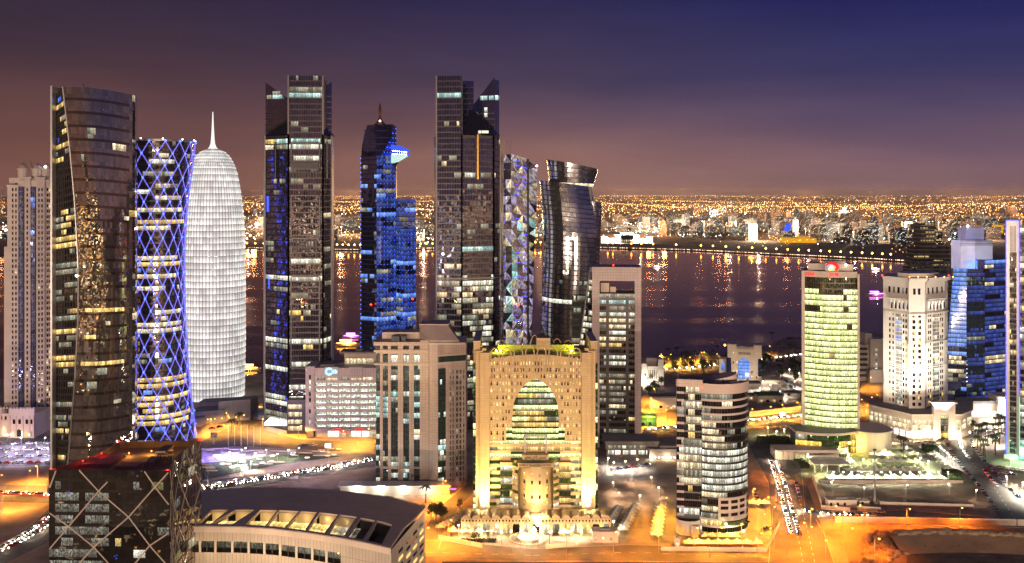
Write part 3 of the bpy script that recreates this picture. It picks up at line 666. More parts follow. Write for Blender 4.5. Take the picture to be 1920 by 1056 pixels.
    if left:
        block([(b[0], b[1]), (c[0], c[1]), (c[0], 16), (b[0], 16)], zt - .3, 'upper_core_block', 'glass_plum') if False else core(r, [b, c, (c[0], 16), (b[0], 16)], zc, zt - .2, 'band_dark', .5, 'upper_core')
        zl = lambda p: lerp(z(147), z(184), max(0, min(1, (p[0] - B.x(498, 24)) / (B.x(541, 24) - B.x(498, 24)))))
        ob = block([B.p(498, 24), B.p(541, 19), B.p(541, 40), B.p(498, 44)], zl)
        zr = lambda p: lerp(z(163), z(147), max(0, min(1, (p[0] - B.x(602, 22)) / (B.x(622, 22) - B.x(602, 22)))))
        block([B.p(602, 18), B.p(622, 20), B.p(622, 40), B.p(602, 40)], zr); block([B.p(540, 42), B.p(600, 42), B.p(600, 54), B.p(540, 54)], zt - 3)
        wedge(a, b, ((B.x(536, 12), 12), (B.x(545, 12), 12)), z(222)); wedge(c, d, ((B.x(603, 14), 14), (B.x(606, 14), 14)), z(228))
        for (p0, p1, yy, k) in ((501, 511, 182, 'lit_dim'), (512, 532, 182, C_), (512, 528, 175, Dm)):
            m = Mesh(); m.face([(B.x(p0, 23), 22.4 - (p0 - 498) * .11, z(yy + 4, 23)), (B.x(p1, 23), 22.4 - (p1 - 498) * .11, z(yy + 4, 23)), (B.x(p1, 23), 22.4 - (p1 - 498) * .11, z(yy - 3, 23)), (B.x(p0, 23), 22.4 - (p0 - 498) * .11, z(yy - 3, 23))], 0, [(p0 / 3, 0), (p1 / 3, 0), (p1 / 3, 1), (p0 / 3, 1)]); m.build('window', k, ob)
        for px_ in (518, 613): boxp(r, 'facade_slot', B.x(px_, 8) - .4, B.x(px_, 8) + .4, 5.5, 9, z(335), z(265), 'dark_metal')
        # recessed atria panels of the middle face
        for ya, yb_ in ((268, 304), (305, 316), (368, 446), (520, 690)):
            m = Mesh(); w = .45
            x0, x1, z0, z1 = B.x(547), B.x(598), z(yb_), z(ya)
            for q in ((x0, x1, z1, z1 + .8), (x0, x1, z0 - .8, z0), (x0 - .8, x0, z0, z1), (x1, x1 + .8, z0, z1)): m.box(q[0], q[1], .2 - w, 1.2, q[2], q[3], 0, True)
            m.build('atrium_frame', 'band_dark', r)
        for ya, yb_, n in ((316, 333, 9), (446, 470, 9)):
            for k in range(n): boxp(r, 'louvre', B.x(549 + k * 5.4), B.x(549 + k * 5.4) + .8, -.1, 1.0, z(yb_), z(ya), 'dark_metal')
        m = Mesh(); m.box(B.x(548), B.x(597), -.15, .5, z(316), z(306)); m.build('plant_louvre', 'dark_metal', r)
        boxp(r, 'window_cradle', B.x(495), B.x(497.5), 12, 16, z(545), z(518), 'strip_blue'); boxp(r, 'window_cradle', B.x(492), B.x(495), 12, 16, z(398), z(368), 'strip_blue')
        # podium
        boxp(r, 'podium', B.x(543), B.x(600), -8, 10, 0, z(745), 'band_dark')
        for yy in (758, 772, 786, 798):
            m = Mesh(); m.face([(B.x(545), -8.1, z(yy + 4)), (B.x(571), -8.1, z(yy + 4)), (B.x(571), -8.1, z(yy - 4)), (B.x(545), -8.1, z(yy - 4))], 0, [(0, yy), (8, yy), (8, yy + 1), (0, yy + 1)]); m.build('window', 'lit_warm', r)
        boxp(r, 'entrance_canopy', B.x(499), B.x(542), -5, 14, z(795), z(790), 'strip_white')
    else:
        core(r, [a, b, (b[0], 14), (a[0], 16)], zc, zt - .2, 'band_dark', .5, 'upper_core')
        m = Mesh(); m.face([(b[0], b[1], zc), (B.x(868, 16), 16, zc), (B.x(868, 16), 16, zt), (b[0], b[1], zt)]); m.build('upper_flank', 'glass_navy', r)
        block([B.p(866, 34), B.p(888, 34), B.p(886, 50), B.p(866, 50)], z(152, 34), gl='glass_navy')
        zr = lambda p: lerp(z(196, 24), z(146, 24), max(0, min(1, (p[0] - B.x(888, 24)) / (B.x(927, 24) - B.x(888, 24)))))
        ob = block([B.p(888, 24), B.p(927, 20), B.p(927, 34), B.p(888, 36)], zr, gl='glass_navy')
        o2 = block([B.p(927.2, 20), B.p(936, 27), B.p(930, 42), B.p(927.2, 36)], z(150, 22), gl='glass_plum')
        for (p0, p1, yy, k) in ((900, 914, 184, C_), (917, 926, 184, C_), (908, 914, 206, W_), (908, 914, 216, W_)):
            m = Mesh(); y_ = lambda q: 24 - (q - 888) / 39 * 4 - .3
            m.face([(B.x(p0, 22), y_(p0), z(yy + 4, 22)), (B.x(p1, 22), y_(p1), z(yy + 4, 22)), (B.x(p1, 22), y_(p1), z(yy - 4, 22)), (B.x(p0, 22), y_(p0), z(yy - 4, 22))], 0, [(p0 / 3, 0), (p1 / 3, 0), (p1 / 3, 1), (p0 / 3, 1)]); m.build('window', k, ob)
        m = Mesh(); m.face([(B.x(928, 21), 20.5, z(188, 22)), (B.x(936, 27), 26.6, z(188, 26)), (B.x(936, 27), 26.6, z(179, 26)), (B.x(928, 21), 20.5, z(179, 22))], 0, [(0, 0), (3, 0), (3, 1), (0, 1)]); m.build('window', C_, o2)
        m = Mesh(); p3, q3 = (b[0], b[1], zc), (c[0], c[1], zc); e3, f3 = (B.x(880, 20), 20, z(202)), (B.x(893, 22), 22, z(202))
        m.face([p3, q3, f3, e3]); m.face([q3, (d[0], d[1], zc), f3]); m.build('sloped_roof', 'glass_black', r)
        for (p0, p1, yy) in ((903, 916, 247), (897, 902, 247)):
            m = Mesh(); m.face([(B.x(p0, 5), 3.2, z(yy + 3, 4)), (B.x(p1, 5), 4.2, z(yy + 3, 4)), (B.x(p1, 5), 6.2, z(yy - 2, 6)), (B.x(p0, 5), 5.2, z(yy - 2, 6))]); m.build('skylight', 'lit_white', r)
        m = Mesh(); m.tube([(B.x(886, 30), 30, z(205)), (B.x(886, 28), 28, z(222))], 2.6, 8); m.build('roof_plant', 'cream', r)
        boxp(r, 'facade_slot', B.x(896, 3) - .6, B.x(896, 3) + .6, 2.6, 5, z(336), z(252), 'gold')
        boxp(r, 'corner_fin', B.x(865.2), B.x(867), -.9, .5, 0, zt, 'alu'); boxp(r, 'window_cradle', B.x(896, 3) - .6, B.x(896, 3) + .6, 2.2, 4.5, z(620), z(585), 'band_grey')
        # flared lower skirt
        sk = Mesh(); sk.prism([(a[0] - .8, a[1] - .4), (b[0], -1.2), (c[0] + .5, c[1] - 1.0), (d[0] + 3, d[1]), (d[0] + 3, d[1] + 10), (a[0] - .8, 20)], z(524), z(521)); sk.build('ledge', 'band_grey', r)
        m = Mesh(); m.face([(d[0], d[1], z(528)), (d[0], d[1], 0), (d[0] + 1, d[1] + 12, 0), (d[0] + 2, d[1] + 12, z(528))][::-1]); m.build('side_panel', 'glass_plum', r)
twin_tower(559, 808, 'tall plum glass tower with sloped upper corners beside white needle tower', 21, True)
twin_tower(880, 806, 'tall dark blue glass tower with split slanted top behind arched council building', 51, False)
# ---- blue LED dotted tower
def dotted_tower():
    B = Site(710, 702); r = B.root('dotted_tower', 'dark blue tower dotted with blue lights and carrying glowing blue wedge lounge and spire')
    z = B.z; zt = z(292); f = Facade(r, B.k, 'glass_navy', 'band_blue')
    P1 = plane(B.p(676.5, 8), B.p(706, 0), 0, zt); P2 = lambda s, t: (lerp(B.x(706), B.x(742, 10), s), 12 * s * s - 1.5 * sin(pi * s), t * zt)
    nf = 46
    f.grid(P1, 7, nf, pattern(7, nf, rg_(4), .02, .2, ('lit_dim', 'lit_bluewash'), .3, (1, 3)), .2); f.grid(P2, 8, nf, pattern(8, nf, rg_(5), .3, .9, ('blueface_glow',) * 6 + ('lit_dim', 'lit_bluewash'), .65, (2, 4), {int(nf * .33): ('lit_dim', 2, 6)}), .2, glass='glass_blue')
    f.bands([P1], nf, .15); f.bands([P2], nf, .15, 6)
    P3 = plane(B.p(738, 26), B.p(780, 26), 0, z(373, 26)); P4 = lambda s, t: (lerp(B.x(743, 14), B.x(780, 16), s), 16 - 9 * sin(pi * s), t * z(430))
    n3 = 37; f.grid(P3, 8, n3, pattern(8, n3, rg_(6), .3, .9, ('blueface_glow',) * 6 + ('lit_bluewash', 'lit_dim'), .6, (2, 4)), .2, glass='glass_blue'); f.bands([P3], n3, .15)
    n4 = 31; f.grid(P4, 8, n4, pattern(8, n4, rg_(7), .3, .9, ('blueface_glow',) * 6 + ('lit_bluewash', 'lit_dim'), .6, (2, 4)), .2, glass='glass_blue'); f.bands([P4], n4, .15, 6)
    f.done()
    def dots(P, nf_, n, t0=0.0, skip=1):
        for j in range(int(nf_ * t0), nf_, skip): lamps(r, 'light_row', [off(P, (q + .5) / n, (j + .1) / nf_, .4) for q in range(n) if R.random() < .9], .30, 'lamp_blue')
    dots(P2, nf, 6); dots(P3, n3, 6, .92); dots(P4, n4, 7)
    lamps(r, 'edge_lights', [off(P1, 0.01, (j + .5) / nf, .3) for j in range(nf)], .42, 'lamp_blue')
    core(r, [B.p(677, 8.5), (B.x(706), 1), B.p(742, 11.5), B.p(745, 40), B.p(677, 40)], 0, zt, 'band_blue', .7)
    core(r, [B.p(743, 27), B.p(780, 27), B.p(781, 50), B.p(743, 50)], 0, z(374, 26), 'band_blue', .5, 'rear_core'); core(r, [B.p(743, 15.5), (B.x(761, 9), 9), B.p(780, 17), B.p(780, 28), B.p(743, 28)], 0, z(430), 'band_blue', .6, 'front_core')
    # sail-shaped top
    m = Mesh(); prof = [(676.5, 293), (678, 272), (682, 252), (688, 234), (737, 233), (734, 252), (728, 268), (714, 293)]
    n = len(prof); fr_ = [(B.x(x), 3.0 + (x - 676) * -.05, z(y)) for x, y in prof]; bk = [(x, y + 22, w) for x, y, w in fr_]
    m.face(fr_[::-1]); m.face(bk); [m.face([fr_[i], fr_[(i + 1) % n], bk[(i + 1) % n], bk[i]]) for i in range(n)]; m.build('sail_top', 'glass_navy', r)
    for yy in (245, 258, 270, 282):
        boxp(r, 'sail_band', B.x(682), B.x(728), -.3, 2, z(yy) - .3, z(yy) + .3, 'band_blue')
    m = Mesh(); fr_ = [(B.x(x), 1.5 + (x - 700) * .2, z(y)) for x, y in ((714, 293), (728, 268), (737, 233), (740, 236), (742, 293))]; m.face(fr_[::-1]); m.build('sail_flank', 'glass_blue', r)
    lamps(r, 'flank_lights', [(B.x(x), .9 + (x - 700) * .2, z(y)) for y in range(240, 292, 9) for x in range(720, 742, 5) if x > 737 - (y - 233) * .4 - 2], .33, 'lamp_blue')
    # cantilevered wedge-shaped lounge
    def slab_xz(nm, prof, y0, y1, mat):
        m = Mesh(); f0 = [(B.x(a, 4), y0, z(b)) for a, b in prof]; f1 = [(a, y1, c) for a, b, c in f0]; n = len(prof); m.face(f0[::-1]); m.face(f1)
        for q in range(n): m.face([f0[q], f0[(q + 1) % n], f1[(q + 1) % n], f1[q]])
        m.build(nm, mat, r)
    slab_xz('lounge_roof', [(735, 271), (735, 281), (764, 285), (768, 281), (752, 274)], -3, 12, 'disc_blue'); slab_xz('lounge_band', [(735, 281), (735, 286), (763, 288), (764, 285)], -2.4, 11.4, 'glass_blue'); slab_xz('lounge_floor', [(735, 286), (735, 291), (765, 292), (767, 288)], -3, 12, 'disc_blue'); slab_xz('lounge_underside', [(735, 291), (735, 306), (742, 305), (764, 292)], -2.6, 11.6, 'lit_cyan')
    lamps(r, 'lounge_lamps', [(B.x(738 + q * 4.2, 4), -3.2, z(283.5 + q * .35)) for q in range(7)] + [(B.x(738 + q * 4.2, 4), -3.2, z(289.5 + q * .1)) for q in range(7)], .45, 'lamp_cold'); point((B.X + B.x(760), B.D - 8, z(290)), 5000, (.1, .25, 1))
    m = Mesh(); m.tube([(B.x(742, 6), 6, z(320)), (B.x(740, 6), 6, z(306)), (B.x(744, 6), 6, z(302))], [1.2, 2.4, 3.2], 8); m.build('lounge_bracket', 'band_blue', r)
    m = Mesh(); m.lathe([(6.5, z(234)), (3.2, z(228)), (1.6, z(222)), (.9, z(216)), (1.5, z(208)), (1.2, z(200)), (.15, z(191))], 12, 0, (B.x(712.5, 8), 8)); m.build('spire', 'spire_bronze', r)
    lamp_part(r, 'beacon', (B.x(712.5), 0, z(227)), .9, 'lamp_white'); lamp_part(r, 'red_beacon', (B.x(696), -1.5, z(571)), 1.1, 'lamp_red'); lamp_part(r, 'red_beacon', (B.x(774, 7), 6, z(562)), 1.1, 'lamp_red')
wall('spire_bronze', (.30, .12, .06), .4, .1, metal=.5); emit('disc_blue', (.06, .12, 1), .9)
dotted_tower()
# ---- crystal tower of triangular facets
def crystal_tower():
    B = Site(964, 728); r = B.root('crystal_tower', 'slender lilac tower of triangular glass facets with diagonal lit stripe')
    z = B.z; zt = z(291); rr = rg_(9)
    F1 = bil((B.x(936), 4, 0), (B.x(962), 0, 0), (B.x(938, 4), 4, zt), (B.x(958), 0, zt + 1)); F2 = bil((B.x(962), 0, 0), (B.x(991), 5, 0), (B.x(958), 0, zt + 1), (B.x(990, 5), 5, z(298)))
    F3 = bil((B.x(991, 6), 6, 0), (B.x(993, 16), 16, 0), (B.x(992, 10), 10, z(302)), (B.x(1008, 18), 18, z(312)))
    lits = {k: Mesh() for k in ('glass_lilac', 'glass_blue', 'lit_lavender', 'lit_cyan', 'lit_warm', 'glass_silver', 'lit_blue')}
    big = 0
    for fi, (P, nc) in enumerate(((F1, 2), (F2, 3), (F3, 1))):
        nf = 28
        nodes = {(i, j): off(P, i / nc, j / nf, rr.uniform(-.08, .14)) for i in range(nc + 1) for j in range(nf + 1)}
        for j in range(nf):
            for i in range(nc):
                a, b, c, d = nodes[i, j], nodes[i + 1, j], nodes[i + 1, j + 1], nodes[i, j + 1]
                for tri in ((a, b, c), (a, c, d)) if (i + j) % 2 else ((a, b, d), (b, c, d)):
                    y = rr.random(); px_ = (i + .5) / nc * (26 if fi == 0 else 29) + (0 if fi == 0 else 26); hgt = j / nf
                    zig = abs(px_ - (14 + 26 * abs(((hgt * 2.2 + .45) % 2) - 1))) < 5
                    k = 'lit_cyan' if zig and hgt < .72 and y < .75 else 'lit_lavender' if y < (.62 if fi else .5) else 'glass_silver' if y < .76 else 'glass_blue' if (y < .78 and fi == 0 and rr.random() < .4) else 'glass_lilac'
                    if k.startswith('lit') and rr.random() < .15: k = 'lit_warm'
                    m = Mesh(); m.face(tri, 0, [(i, j), (i + .9, j), (i + .5, j + .9)])
                    if fi < 2: m.build('facet', k, r)
                    else: lits[k].face(tri, 0, m.u)
    for k, m in lits.items():
        if m.f: m.build('small_facets', k, r, kind='stuff')
    for j in range(1, 48):
        for P, s0 in ((F1, .1), (F2, .15), (F2, .6)):
            if rr.random() < .42:
                p, q = Vector(off(P, s0 + rr.uniform(0, .1), j / 48, .7)), Vector(off(P, s0 + rr.uniform(.2, .35), j / 48, .7)); m = Mesh(); m.tube([p, q], .28, 4); m.build('light_dash', 'strip_blue', r)
    core(r, [B.p(938, 5.5), (B.x(961), 1.5), B.p(990, 7), B.p(1000, 24), B.p(940, 26)], 0, zt - 6, 'band_blue', 1.0)
    m = Mesh(); m.tube([(B.x(990, 5), 4.5, 0), (B.x(990, 5), 4.5, z(298))], .9, 6); m.build('corner_tube', 'dark_metal', r)
    for px in (950, 955, 958):
        m = Mesh(); m.tube([(B.x(px, 8), 8, zt - 6), (B.x(px, 8), 8, z(262))], .12, 4); m.build('antenna', 'pole', r)
    lamp_part(r, 'red_beacon', (B.x(971), -1.4, z(572)), 1.2, 'lamp_red'); lamp_part(r, 'beacon', (B.x(1007, 18), 17, z(310)), .7, 'lamp_cold')
crystal_tower()
# ---- twisting silver tower
def twist_tower():
    B = Site(1072, 738); r = B.root('twisting_tower', 'silver ribbed glass tower of curved twisting volumes with lit neck')
    z = B.z; Cy = 26
    lo = pick([(342, 1013), (420, 1019), (500, 1019), (560, 1016), (650, 1014), (738, 1013)]); hi = pick([(342, 1114), (380, 1120), (440, 1127), (500, 1126), (560, 1123), (650, 1122), (738, 1124)])
    def body(y0, y1, L, Rr, amp=.05, ph=0.0, slant=0.0, a0=-100, a1=100):
        def P(s, t):
            a = radians(lerp(a0, a1, s)); y = lerp(y0, y1, t); cx = (L(y) + Rr(y)) / 2; w = (Rr(y) - L(y)) / 2
            k = 1 + amp * cos(3 * a + ph + 2.6 * t) - amp
            px = cx + w * k * sin(a); yy = Cy - w / B.k * .95 * k * cos(a)
            return (B.x(px, 0) * 1.0, yy, z(y) + slant * t * sin(a))
        return P
    f = Facade(r, B.k, 'glass_silver', 'band_dark')
    P = body(738, 344, lo, hi, .012, .4, -3.0); nf = 43; nc = 34
    rows = rows_at(738, 344, nf, {566: ('lit_white', 3, 20), 344: None}); f.grid(P, nc, nf, pattern(nc, nf, rg_(2), 0, .2, ('lit_dim',), .1, (1, 2), rows), .12); f.bands([P], nf, .17, 17, .3)
    L2, R2 = (lambda y: lerp(1031, 1025, (350 - y) / 50)), (lambda y: lerp(1118, 1128, (350 - y) / 50))
    Pc = body(352, 306, L2, R2, .02, 0, 0); Pc2 = lambda s, t: (lambda q: (q[0], q[1], q[2] + t * -q[0] / 22 * 4.2))(Pc(s, t))
    f.grid(Pc2, 30, 5, pattern(30, 5, rg_(1), 0, .2, ('lit_dim',), .2, (1, 2), {0: 'lit_warm'}), .1); f.bands([Pc2], 5, .14, 15, .3)
    Lr, Rr = (lambda y: 1088), (lambda y: lerp(1128, 1135, (520 - y) / 140 if y < 520 else 0)); Pr = body(738, 380, Lr, Rr, 0, 0, 0, 0, 110)
    f.grid(Pr, 12, 39, None, .1); f.bands([Pr], 39, .17, 8, .3)
    f.done()
    for (PP, zz) in ((P, z(346)), (Pr, z(382))):
        m = Mesh(); m.face([PP(q / 24, 1) for q in range(25)] + [(PP(1, 1)[0], Cy + 14, zz), (PP(0, 1)[0], Cy + 14, zz)]); m.build('roof', 'roof_grey', r)
    m = Mesh(); m.face([(p[0], p[1], p[2] - .5) for p in [Pc2(q / 24, 1) for q in range(25)]] + [(B.x(1128), Cy + 10, z(318)), (B.x(1025), Cy + 10, z(300))]); m.build('crown_roof', 'roof_grey', r)
    c = Mesh(); c.box(B.x(1030), B.x(1112), 14, 44, 0, z(350)); c.build('core', 'band_dark', r)
twist_tower()
# ================================================================ middle ground
def quad(parent, name, x0, x1, y, z0, z1, mat, n=1, j=0):
    m = Mesh(); u = R.randint(0, 300)
    m.face([(x0, y, z0), (x1, y, z0), (x1, y, z1), (x0, y, z1)], 0, [(u, j), (u + n, j), (u + n, j + 1), (u, j + 1)]); return m.build(name, mat, parent)
# ---- pink portal-frame tower
def frame_tower():
    B = Site(1155, 840); r = B.root('frame_tower', 'slim tower of dark glass inside a tall pink portal frame', face=True); z = B.z; x = B.x
    D = 24
    for nm, a, b, ya, yb in (('frame_leg', 1110, 1124, 840, 501), ('frame_leg', 1190, 1202, 840, 501), ('frame_beam', 1124, 1190, 527, 501)):
        boxp(r, nm, x(a), x(b), 0, D, max(z(yb), 0) if False else z(ya), z(yb), 'pink_panel')
    f = Facade(r, B.k, 'glass_black', 'band_dark'); P = plane((x(1124), 1.2), (x(1190), 1.2), 0, z(552)); nf = 25
    W_, Dm, Wm = 'lit_white', 'lit_dim', 'lit_warm'
    lt = rows_at(840, 552, nf, {556: 'lit_dim', 569: ('lit_cyan', 0, 16), 582: (Dm, 3, 14), 595: (W_, 0, 16), 606: (Wm, 0, 15), 617: (Wm, 3, 14), 629: (W_, 3, 12), 641: (Wm, 0, 12), 653: ('lit_yellow', 0, 10), 676: (W_, 2, 12), 688: (W_, 2, 12), 711: (Dm, 0, 14), 722: (Dm, 8, 14), 734: (Dm, 0, 10), 746: (Dm, 0, 13), 757: (Dm, 0, 11), 769: (Wm, 3, 13), 781: (Dm, 0, 8), 793: ('lit_yellow', 12, 16), 806: (Dm, 2, 12), 818: ('lit_white', 13, 16), 700: None, 664: None})
    f.grid(P, 16, nf, pattern(16, nf, rg_(12), 0, .5, (Dm, Wm), .3, (1, 3), lt), .42); f.bands([P], nf, .42, 1, .3); f.fins(P, 16, .12, .2)
    for px in (1139, 1176): boxp(r, 'pier', x(px) - 1.0, x(px) + 1.0, .3, 1.3, 0, z(556), 'band_dark')
    # leaning side wing
    Q = bil((x(1066), 6, 0), (x(1110), 1.4, 0), (x(1107.5), 6, z(503)), (x(1110), 1.4, z(503)))
    Q2 = bil((x(1060), 8, 0), (x(1110), 1.4, 0), (x(1107), 6, z(503)), (x(1110), 1.4, z(503)))
    f.grid(Q2, 10, 29, pattern(10, 29, rg_(13), .05, .8, (Wm, Dm, W_), .5, (1, 3)), .3); f.bands([Q2], 29, .3, 1, .2); f.done()
    m = Mesh(); m.tube([(x(1060) - .2, 7.6, 0), (x(1107) - .2, 5.6, z(502))], .5, 5); m.build('edge_trim', 'alu', r)
    f2 = Facade(r, B.k, 'glass_teal', 'band_dark'); P3 = plane((x(1070), 14), (x(1098), 14), 0, z(560)); f2.grid(P3, 8, 24, pattern(8, 24, rg_(14), .05, .7, (Wm, Dm), .5), .3); f2.bands([P3], 24, .3); f2.done()
    core(r, [(x(1124), 2), (x(1190), 2), (x(1190), D - .5), (x(1124), D - .5)], 0, z(551), 'band_dark', .3); core(r, [(x(1072), 15), (x(1108), 15), (x(1108), 24), (x(1072), 24)], 0, z(560), 'band_dark', .3, 'rear_core')
    boxp(r, 'roof_plant', x(1126), x(1142), 8, 16, z(551), z(533), 'cream'); boxp(r, 'roof_plant', x(1144), x(1155), 8, 14, z(551), z(540), 'cream')
    m = Mesh(); m.tube([(x(1148), 9, z(545)), (x(1158), 9, z(545))], .5, 6); m.build('roof_duct', 'alu', r)
    lamp_part(r, 'red_beacon', (x(1150), 4, z(500) + .6), .6, 'lamp_red')
    # podium
    p = thing('podium_building', 'flat grey podium with lit ground floor beside pink portal frame tower', 'building', (B.X + 2, B.D - 16, 0))
    boxp(p, 'roof_slab', x(1122), x(1221), -6, 15, 8.6, 9.8, 'concrete'); boxp(p, 'upper_wall', x(1124), x(1219), -5.5, 14, 4.2, 8.6, 'concrete'); boxp(p, 'ground_wall', x(1128), x(1212), -1, 14, 0, 4.2, 'dark_concrete')
    for k in range(6): quad(p, 'window', x(1128) + k * 4.9, x(1128) + k * 4.9 + 4.2, -1.1, .4, 3.6, 'lit_shop' if k % 2 else 'lit_white', 4)
    for k in range(4): quad(p, 'window', x(1128) + k * 6.2, x(1128) + k * 6.2 + 5, -5.6, 5.4, 7.2, 'lit_dim' if k != 1 else 'lit_white', 4)
    for px in (1127, 1152, 1180, 1212): boxp(p, 'pillar', x(px) - .5, x(px) + .5, -6, -5, 0, 8.6, 'concrete')
    p2 = thing('annex_building', 'plain concrete annex with row of glowing wall lamps behind oval tower', 'building', (*gp(1245, 862), 0)); bx = Mesh()
    bx.box(-9, 26, 0, 16, 0, 6.5); bx.box(-2, 24, 4, 14, 6.5, 7.5); bx.build('wall', 'concrete', p2)
    for k in range(9): lamp_part(p2, 'wall_lamp', (-8 + k * 2.4, -.5, 1.5), .45, 'lamp_white')
    for k in (0, 4, 8): point((gp(1245, 862)[0] - 8 + k * 2.4, gp(1245, 862)[1] - 1.6, 2), 1200, (1, .75, .45))
frame_tower()
# ---- cream tower with green glass strips
def strip_tower():
    B = Site(752, 915); r = B.root('cream_strip_tower', 'cream tower with tall green glass strips and raised slanted roof block'); z = B.z; x = B.x
    f = Facade(r, B.k, 'glass_teal', 'band_dark'); yt = 655; nf = 22
    strips = [(704, 712, 2.2), (717.5, 727.5, .8), (733, 746, .3), (756, 767, .3), (776, 787, .6), (795, 803, 1.4)]; prev = 703.5
    bounds = [703.5] + [q for a, b, d in strips for q in (a, b)] + [812]
    for i in range(0, len(bounds), 2):
        a, b = bounds[i], bounds[i + 1]
        if b - a > 1: boxp(r, 'pier', x(a), x(b), -.4 if 715 < a < 790 else .6, 6, 0, z(642), 'cream_tile')
    for i, (a, b, d) in enumerate(strips):
        P = plane((x(a), d + .5), (x(b), d + .5), z(908), z(684)); nc = 3
        Wm, C_, Dm = 'lit_warm', 'lit_cyan', 'lit_dim'
        pt = pattern(nc, nf, rg_(60 + i), .22, .15, (C_, 'lit_white', Dm, Wm), .5, (1, 3), {6: None, 7: None} if i > 1 else {12: C_, 13: C_, 14: C_, 15: C_, 16: Dm})
        f.grid(P, nc, nf, pt, .1); f.bands([P], nf, .12, 1, .12); f.fins(P, nc, .1, .12)
        for ya, yb in ((908, 915), (876, 880), (686, 680), (664, 655)): boxp(r, 'lintel', x(a) - .05, x(b) + .05, d - .2, 6, min(z(ya), z(yb)), max(z(ya), z(yb)), 'cream_tile')
        quad(r, 'window', x(a) + .2, x(b) - .2, d + .1, z(680), z(666), 'lit_white' if i in (2, 3, 4) else 'glass_teal', 3)
    boxp(r, 'cornice', x(703) - .5, x(806), -1.2, 7, z(660), z(656), 'cream'); boxp(r, 'cornice', x(703) - .5, x(806), -1.0, 7, z(684), z(681), 'cream')
    boxp(r, 'parapet', x(703) - .6, x(800), -.9, 24, z(648), z(641), 'cream_tile'); boxp(r, 'rear_block', x(712), x(786), 10, 22, z(641), z(628), 'cream')
    for a, b in ((733, 748), (752, 760)): boxp(r, 'roof_plant', x(a), x(b), 2, 8, z(641), z(632), 'dark_metal')
    # tall slab with slanted dark roof
    m = Mesh(); yz = [(-1.5, 0), (-1.5, z(640)), (3, z(614)), (22, z(612)), (22, 0)]
    m.prism([(x(788), -.2), (x(836), -.2), (x(846), 20), (x(788), 20)], 0, z(638)); m.build('tall_slab', 'cream_tile', r)
    m = Mesh(); A = [(x(785), 5, z(613)), (x(838), 5, z(612)), (x(862, 4), -1.5, z(638)), (x(806), -1.5, z(638))]
    lo = [(p[0], p[1], z(640)) for p in A]; m.face(A[::-1]); m.build('slanted_roof', 'roof_brown', r)
    m = Mesh(); m.face([A[0], A[3], lo[3], (A[0][0], 5, z(640))]); m.face([(A[0][0], 22, z(613)), A[0], (A[0][0], 5, z(640)), (A[0][0], 22, z(640))]); m.face([A[1], (A[1][0], 22, z(612)), (A[0][0], 22, z(613)), A[0]]); m.face([A[3], A[2], (A[2][0], -1.5, z(640)), lo[3]]); m.face([(A[0][0], 5, z(613)), (x(785), 5, z(660)), (x(806), -1.5, z(660)), A[3]][::-1]); m.face([A[2], (A[1][0], 22, z(612)), (A[1][0], 22, z(640)), (A[2][0], -1.5, z(640))]); m.build('roof_gable', 'cream', r)
    boxp(r, 'roof_cap', x(785), x(840), 4.5, 22, z(612), z(610), 'cream')
    m = Mesh(); m.tube([(x(790), 1, z(617)), (x(790), 1, z(640))], .1, 4); 
    # right wing with side windows
    cx_, e = x(836), x(873, 3)
    bd = Mesh(); bd.prism([(x(806), -2.5), (x(822), -2.5), (cx_, 0), (e, 4), (e, 22), (x(806), 22)], 0, z(641)); bd.build('wing_wall', 'cream_tile', r)
    boxp(r, 'wing_parapet', x(806) - .3, e + .3, -3, 4, z(645), z(641), 'cream')
    P = plane((x(822) + .1, -2.65), (cx_ - .1, -.2), 0, z(690)); f.grid(P, 4, nf, pattern(4, nf, rg_(70), .1, .5, ('lit_cyan', 'lit_dim', 'lit_white'), .5, (1, 3)), .08); f.bands([P], nf, .1, 1, .15)
    P = plane((x(822), -2.7), (e, 3.7), z(678), z(667)); f.grid(P, 12, 1, None, 0); f.bands([plane((x(822), -2.7), (e, 3.7), z(683), z(678)), ], 1, 1, 1, .5, 'cream', 'cornice'); f.bands([plane((x(822), -2.7), (e, 3.7), z(667), z(663))], 1, 1, 1, .5, 'cream', 'cornice')
    w = [Mesh(), Mesh(), Mesh()]
    for j in range(21):
        zz = z(905) + j * (z(692) - z(905)) / 21
        for u, ww in ((.22, .5), (.36, .5), (.55, 1.1), (.72, 1.1), (.9, .5)):
            px_ = lerp(cx_, e, u); yy = lerp(0, 4, u) - .08; q = .5 * ww
            m = w[0 if R.random() < .86 else 1]; m.face([(px_ - q, yy - .05, zz), (px_ + q, yy + .05, zz), (px_ + q, yy + .05, zz + 2), (px_ - q, yy - .05, zz + 2)], 0, [(j, u * 9), (j + 1, u * 9), (j + 1, u * 9 + 1), (j, u * 9 + 1)])
    w[0].build('small_windows', 'glass_teal', r, kind='stuff'); w[1].build('small_windows', 'lit_dim', r, kind='stuff')
    f.done('band_grey')
    core(r, [(x(704), 3.4), (x(806), 3), (x(806), 24), (x(704), 24)], 0, z(642), 'dark_concrete', .2)
    quad(r, 'shop_sign', x(837), x(856), -3.4, z(917), z(912), 'sign_pink')
    p = thing('terrace_building', 'low white terrace wall with downlights below cream strip tower', 'building', (B.X, B.D - 12, 0)); boxp(p, 'wall', x(645), x(845), 0, 3, 0, 4.5, 'cream'); boxp(p, 'roof_slab', x(640), x(848), -1, 8, 4.5, 5.1, 'white_stone')
    for k in range(4):
        xx = x(676 + k * 43); lamp_part(p, 'wall_lamp', (xx, -1.3, 4.9), .5, 'lamp_cold'); point((B.X + xx, B.D - 14.5, 4.2), 2500, (.95, 1, .9))
strip_tower()
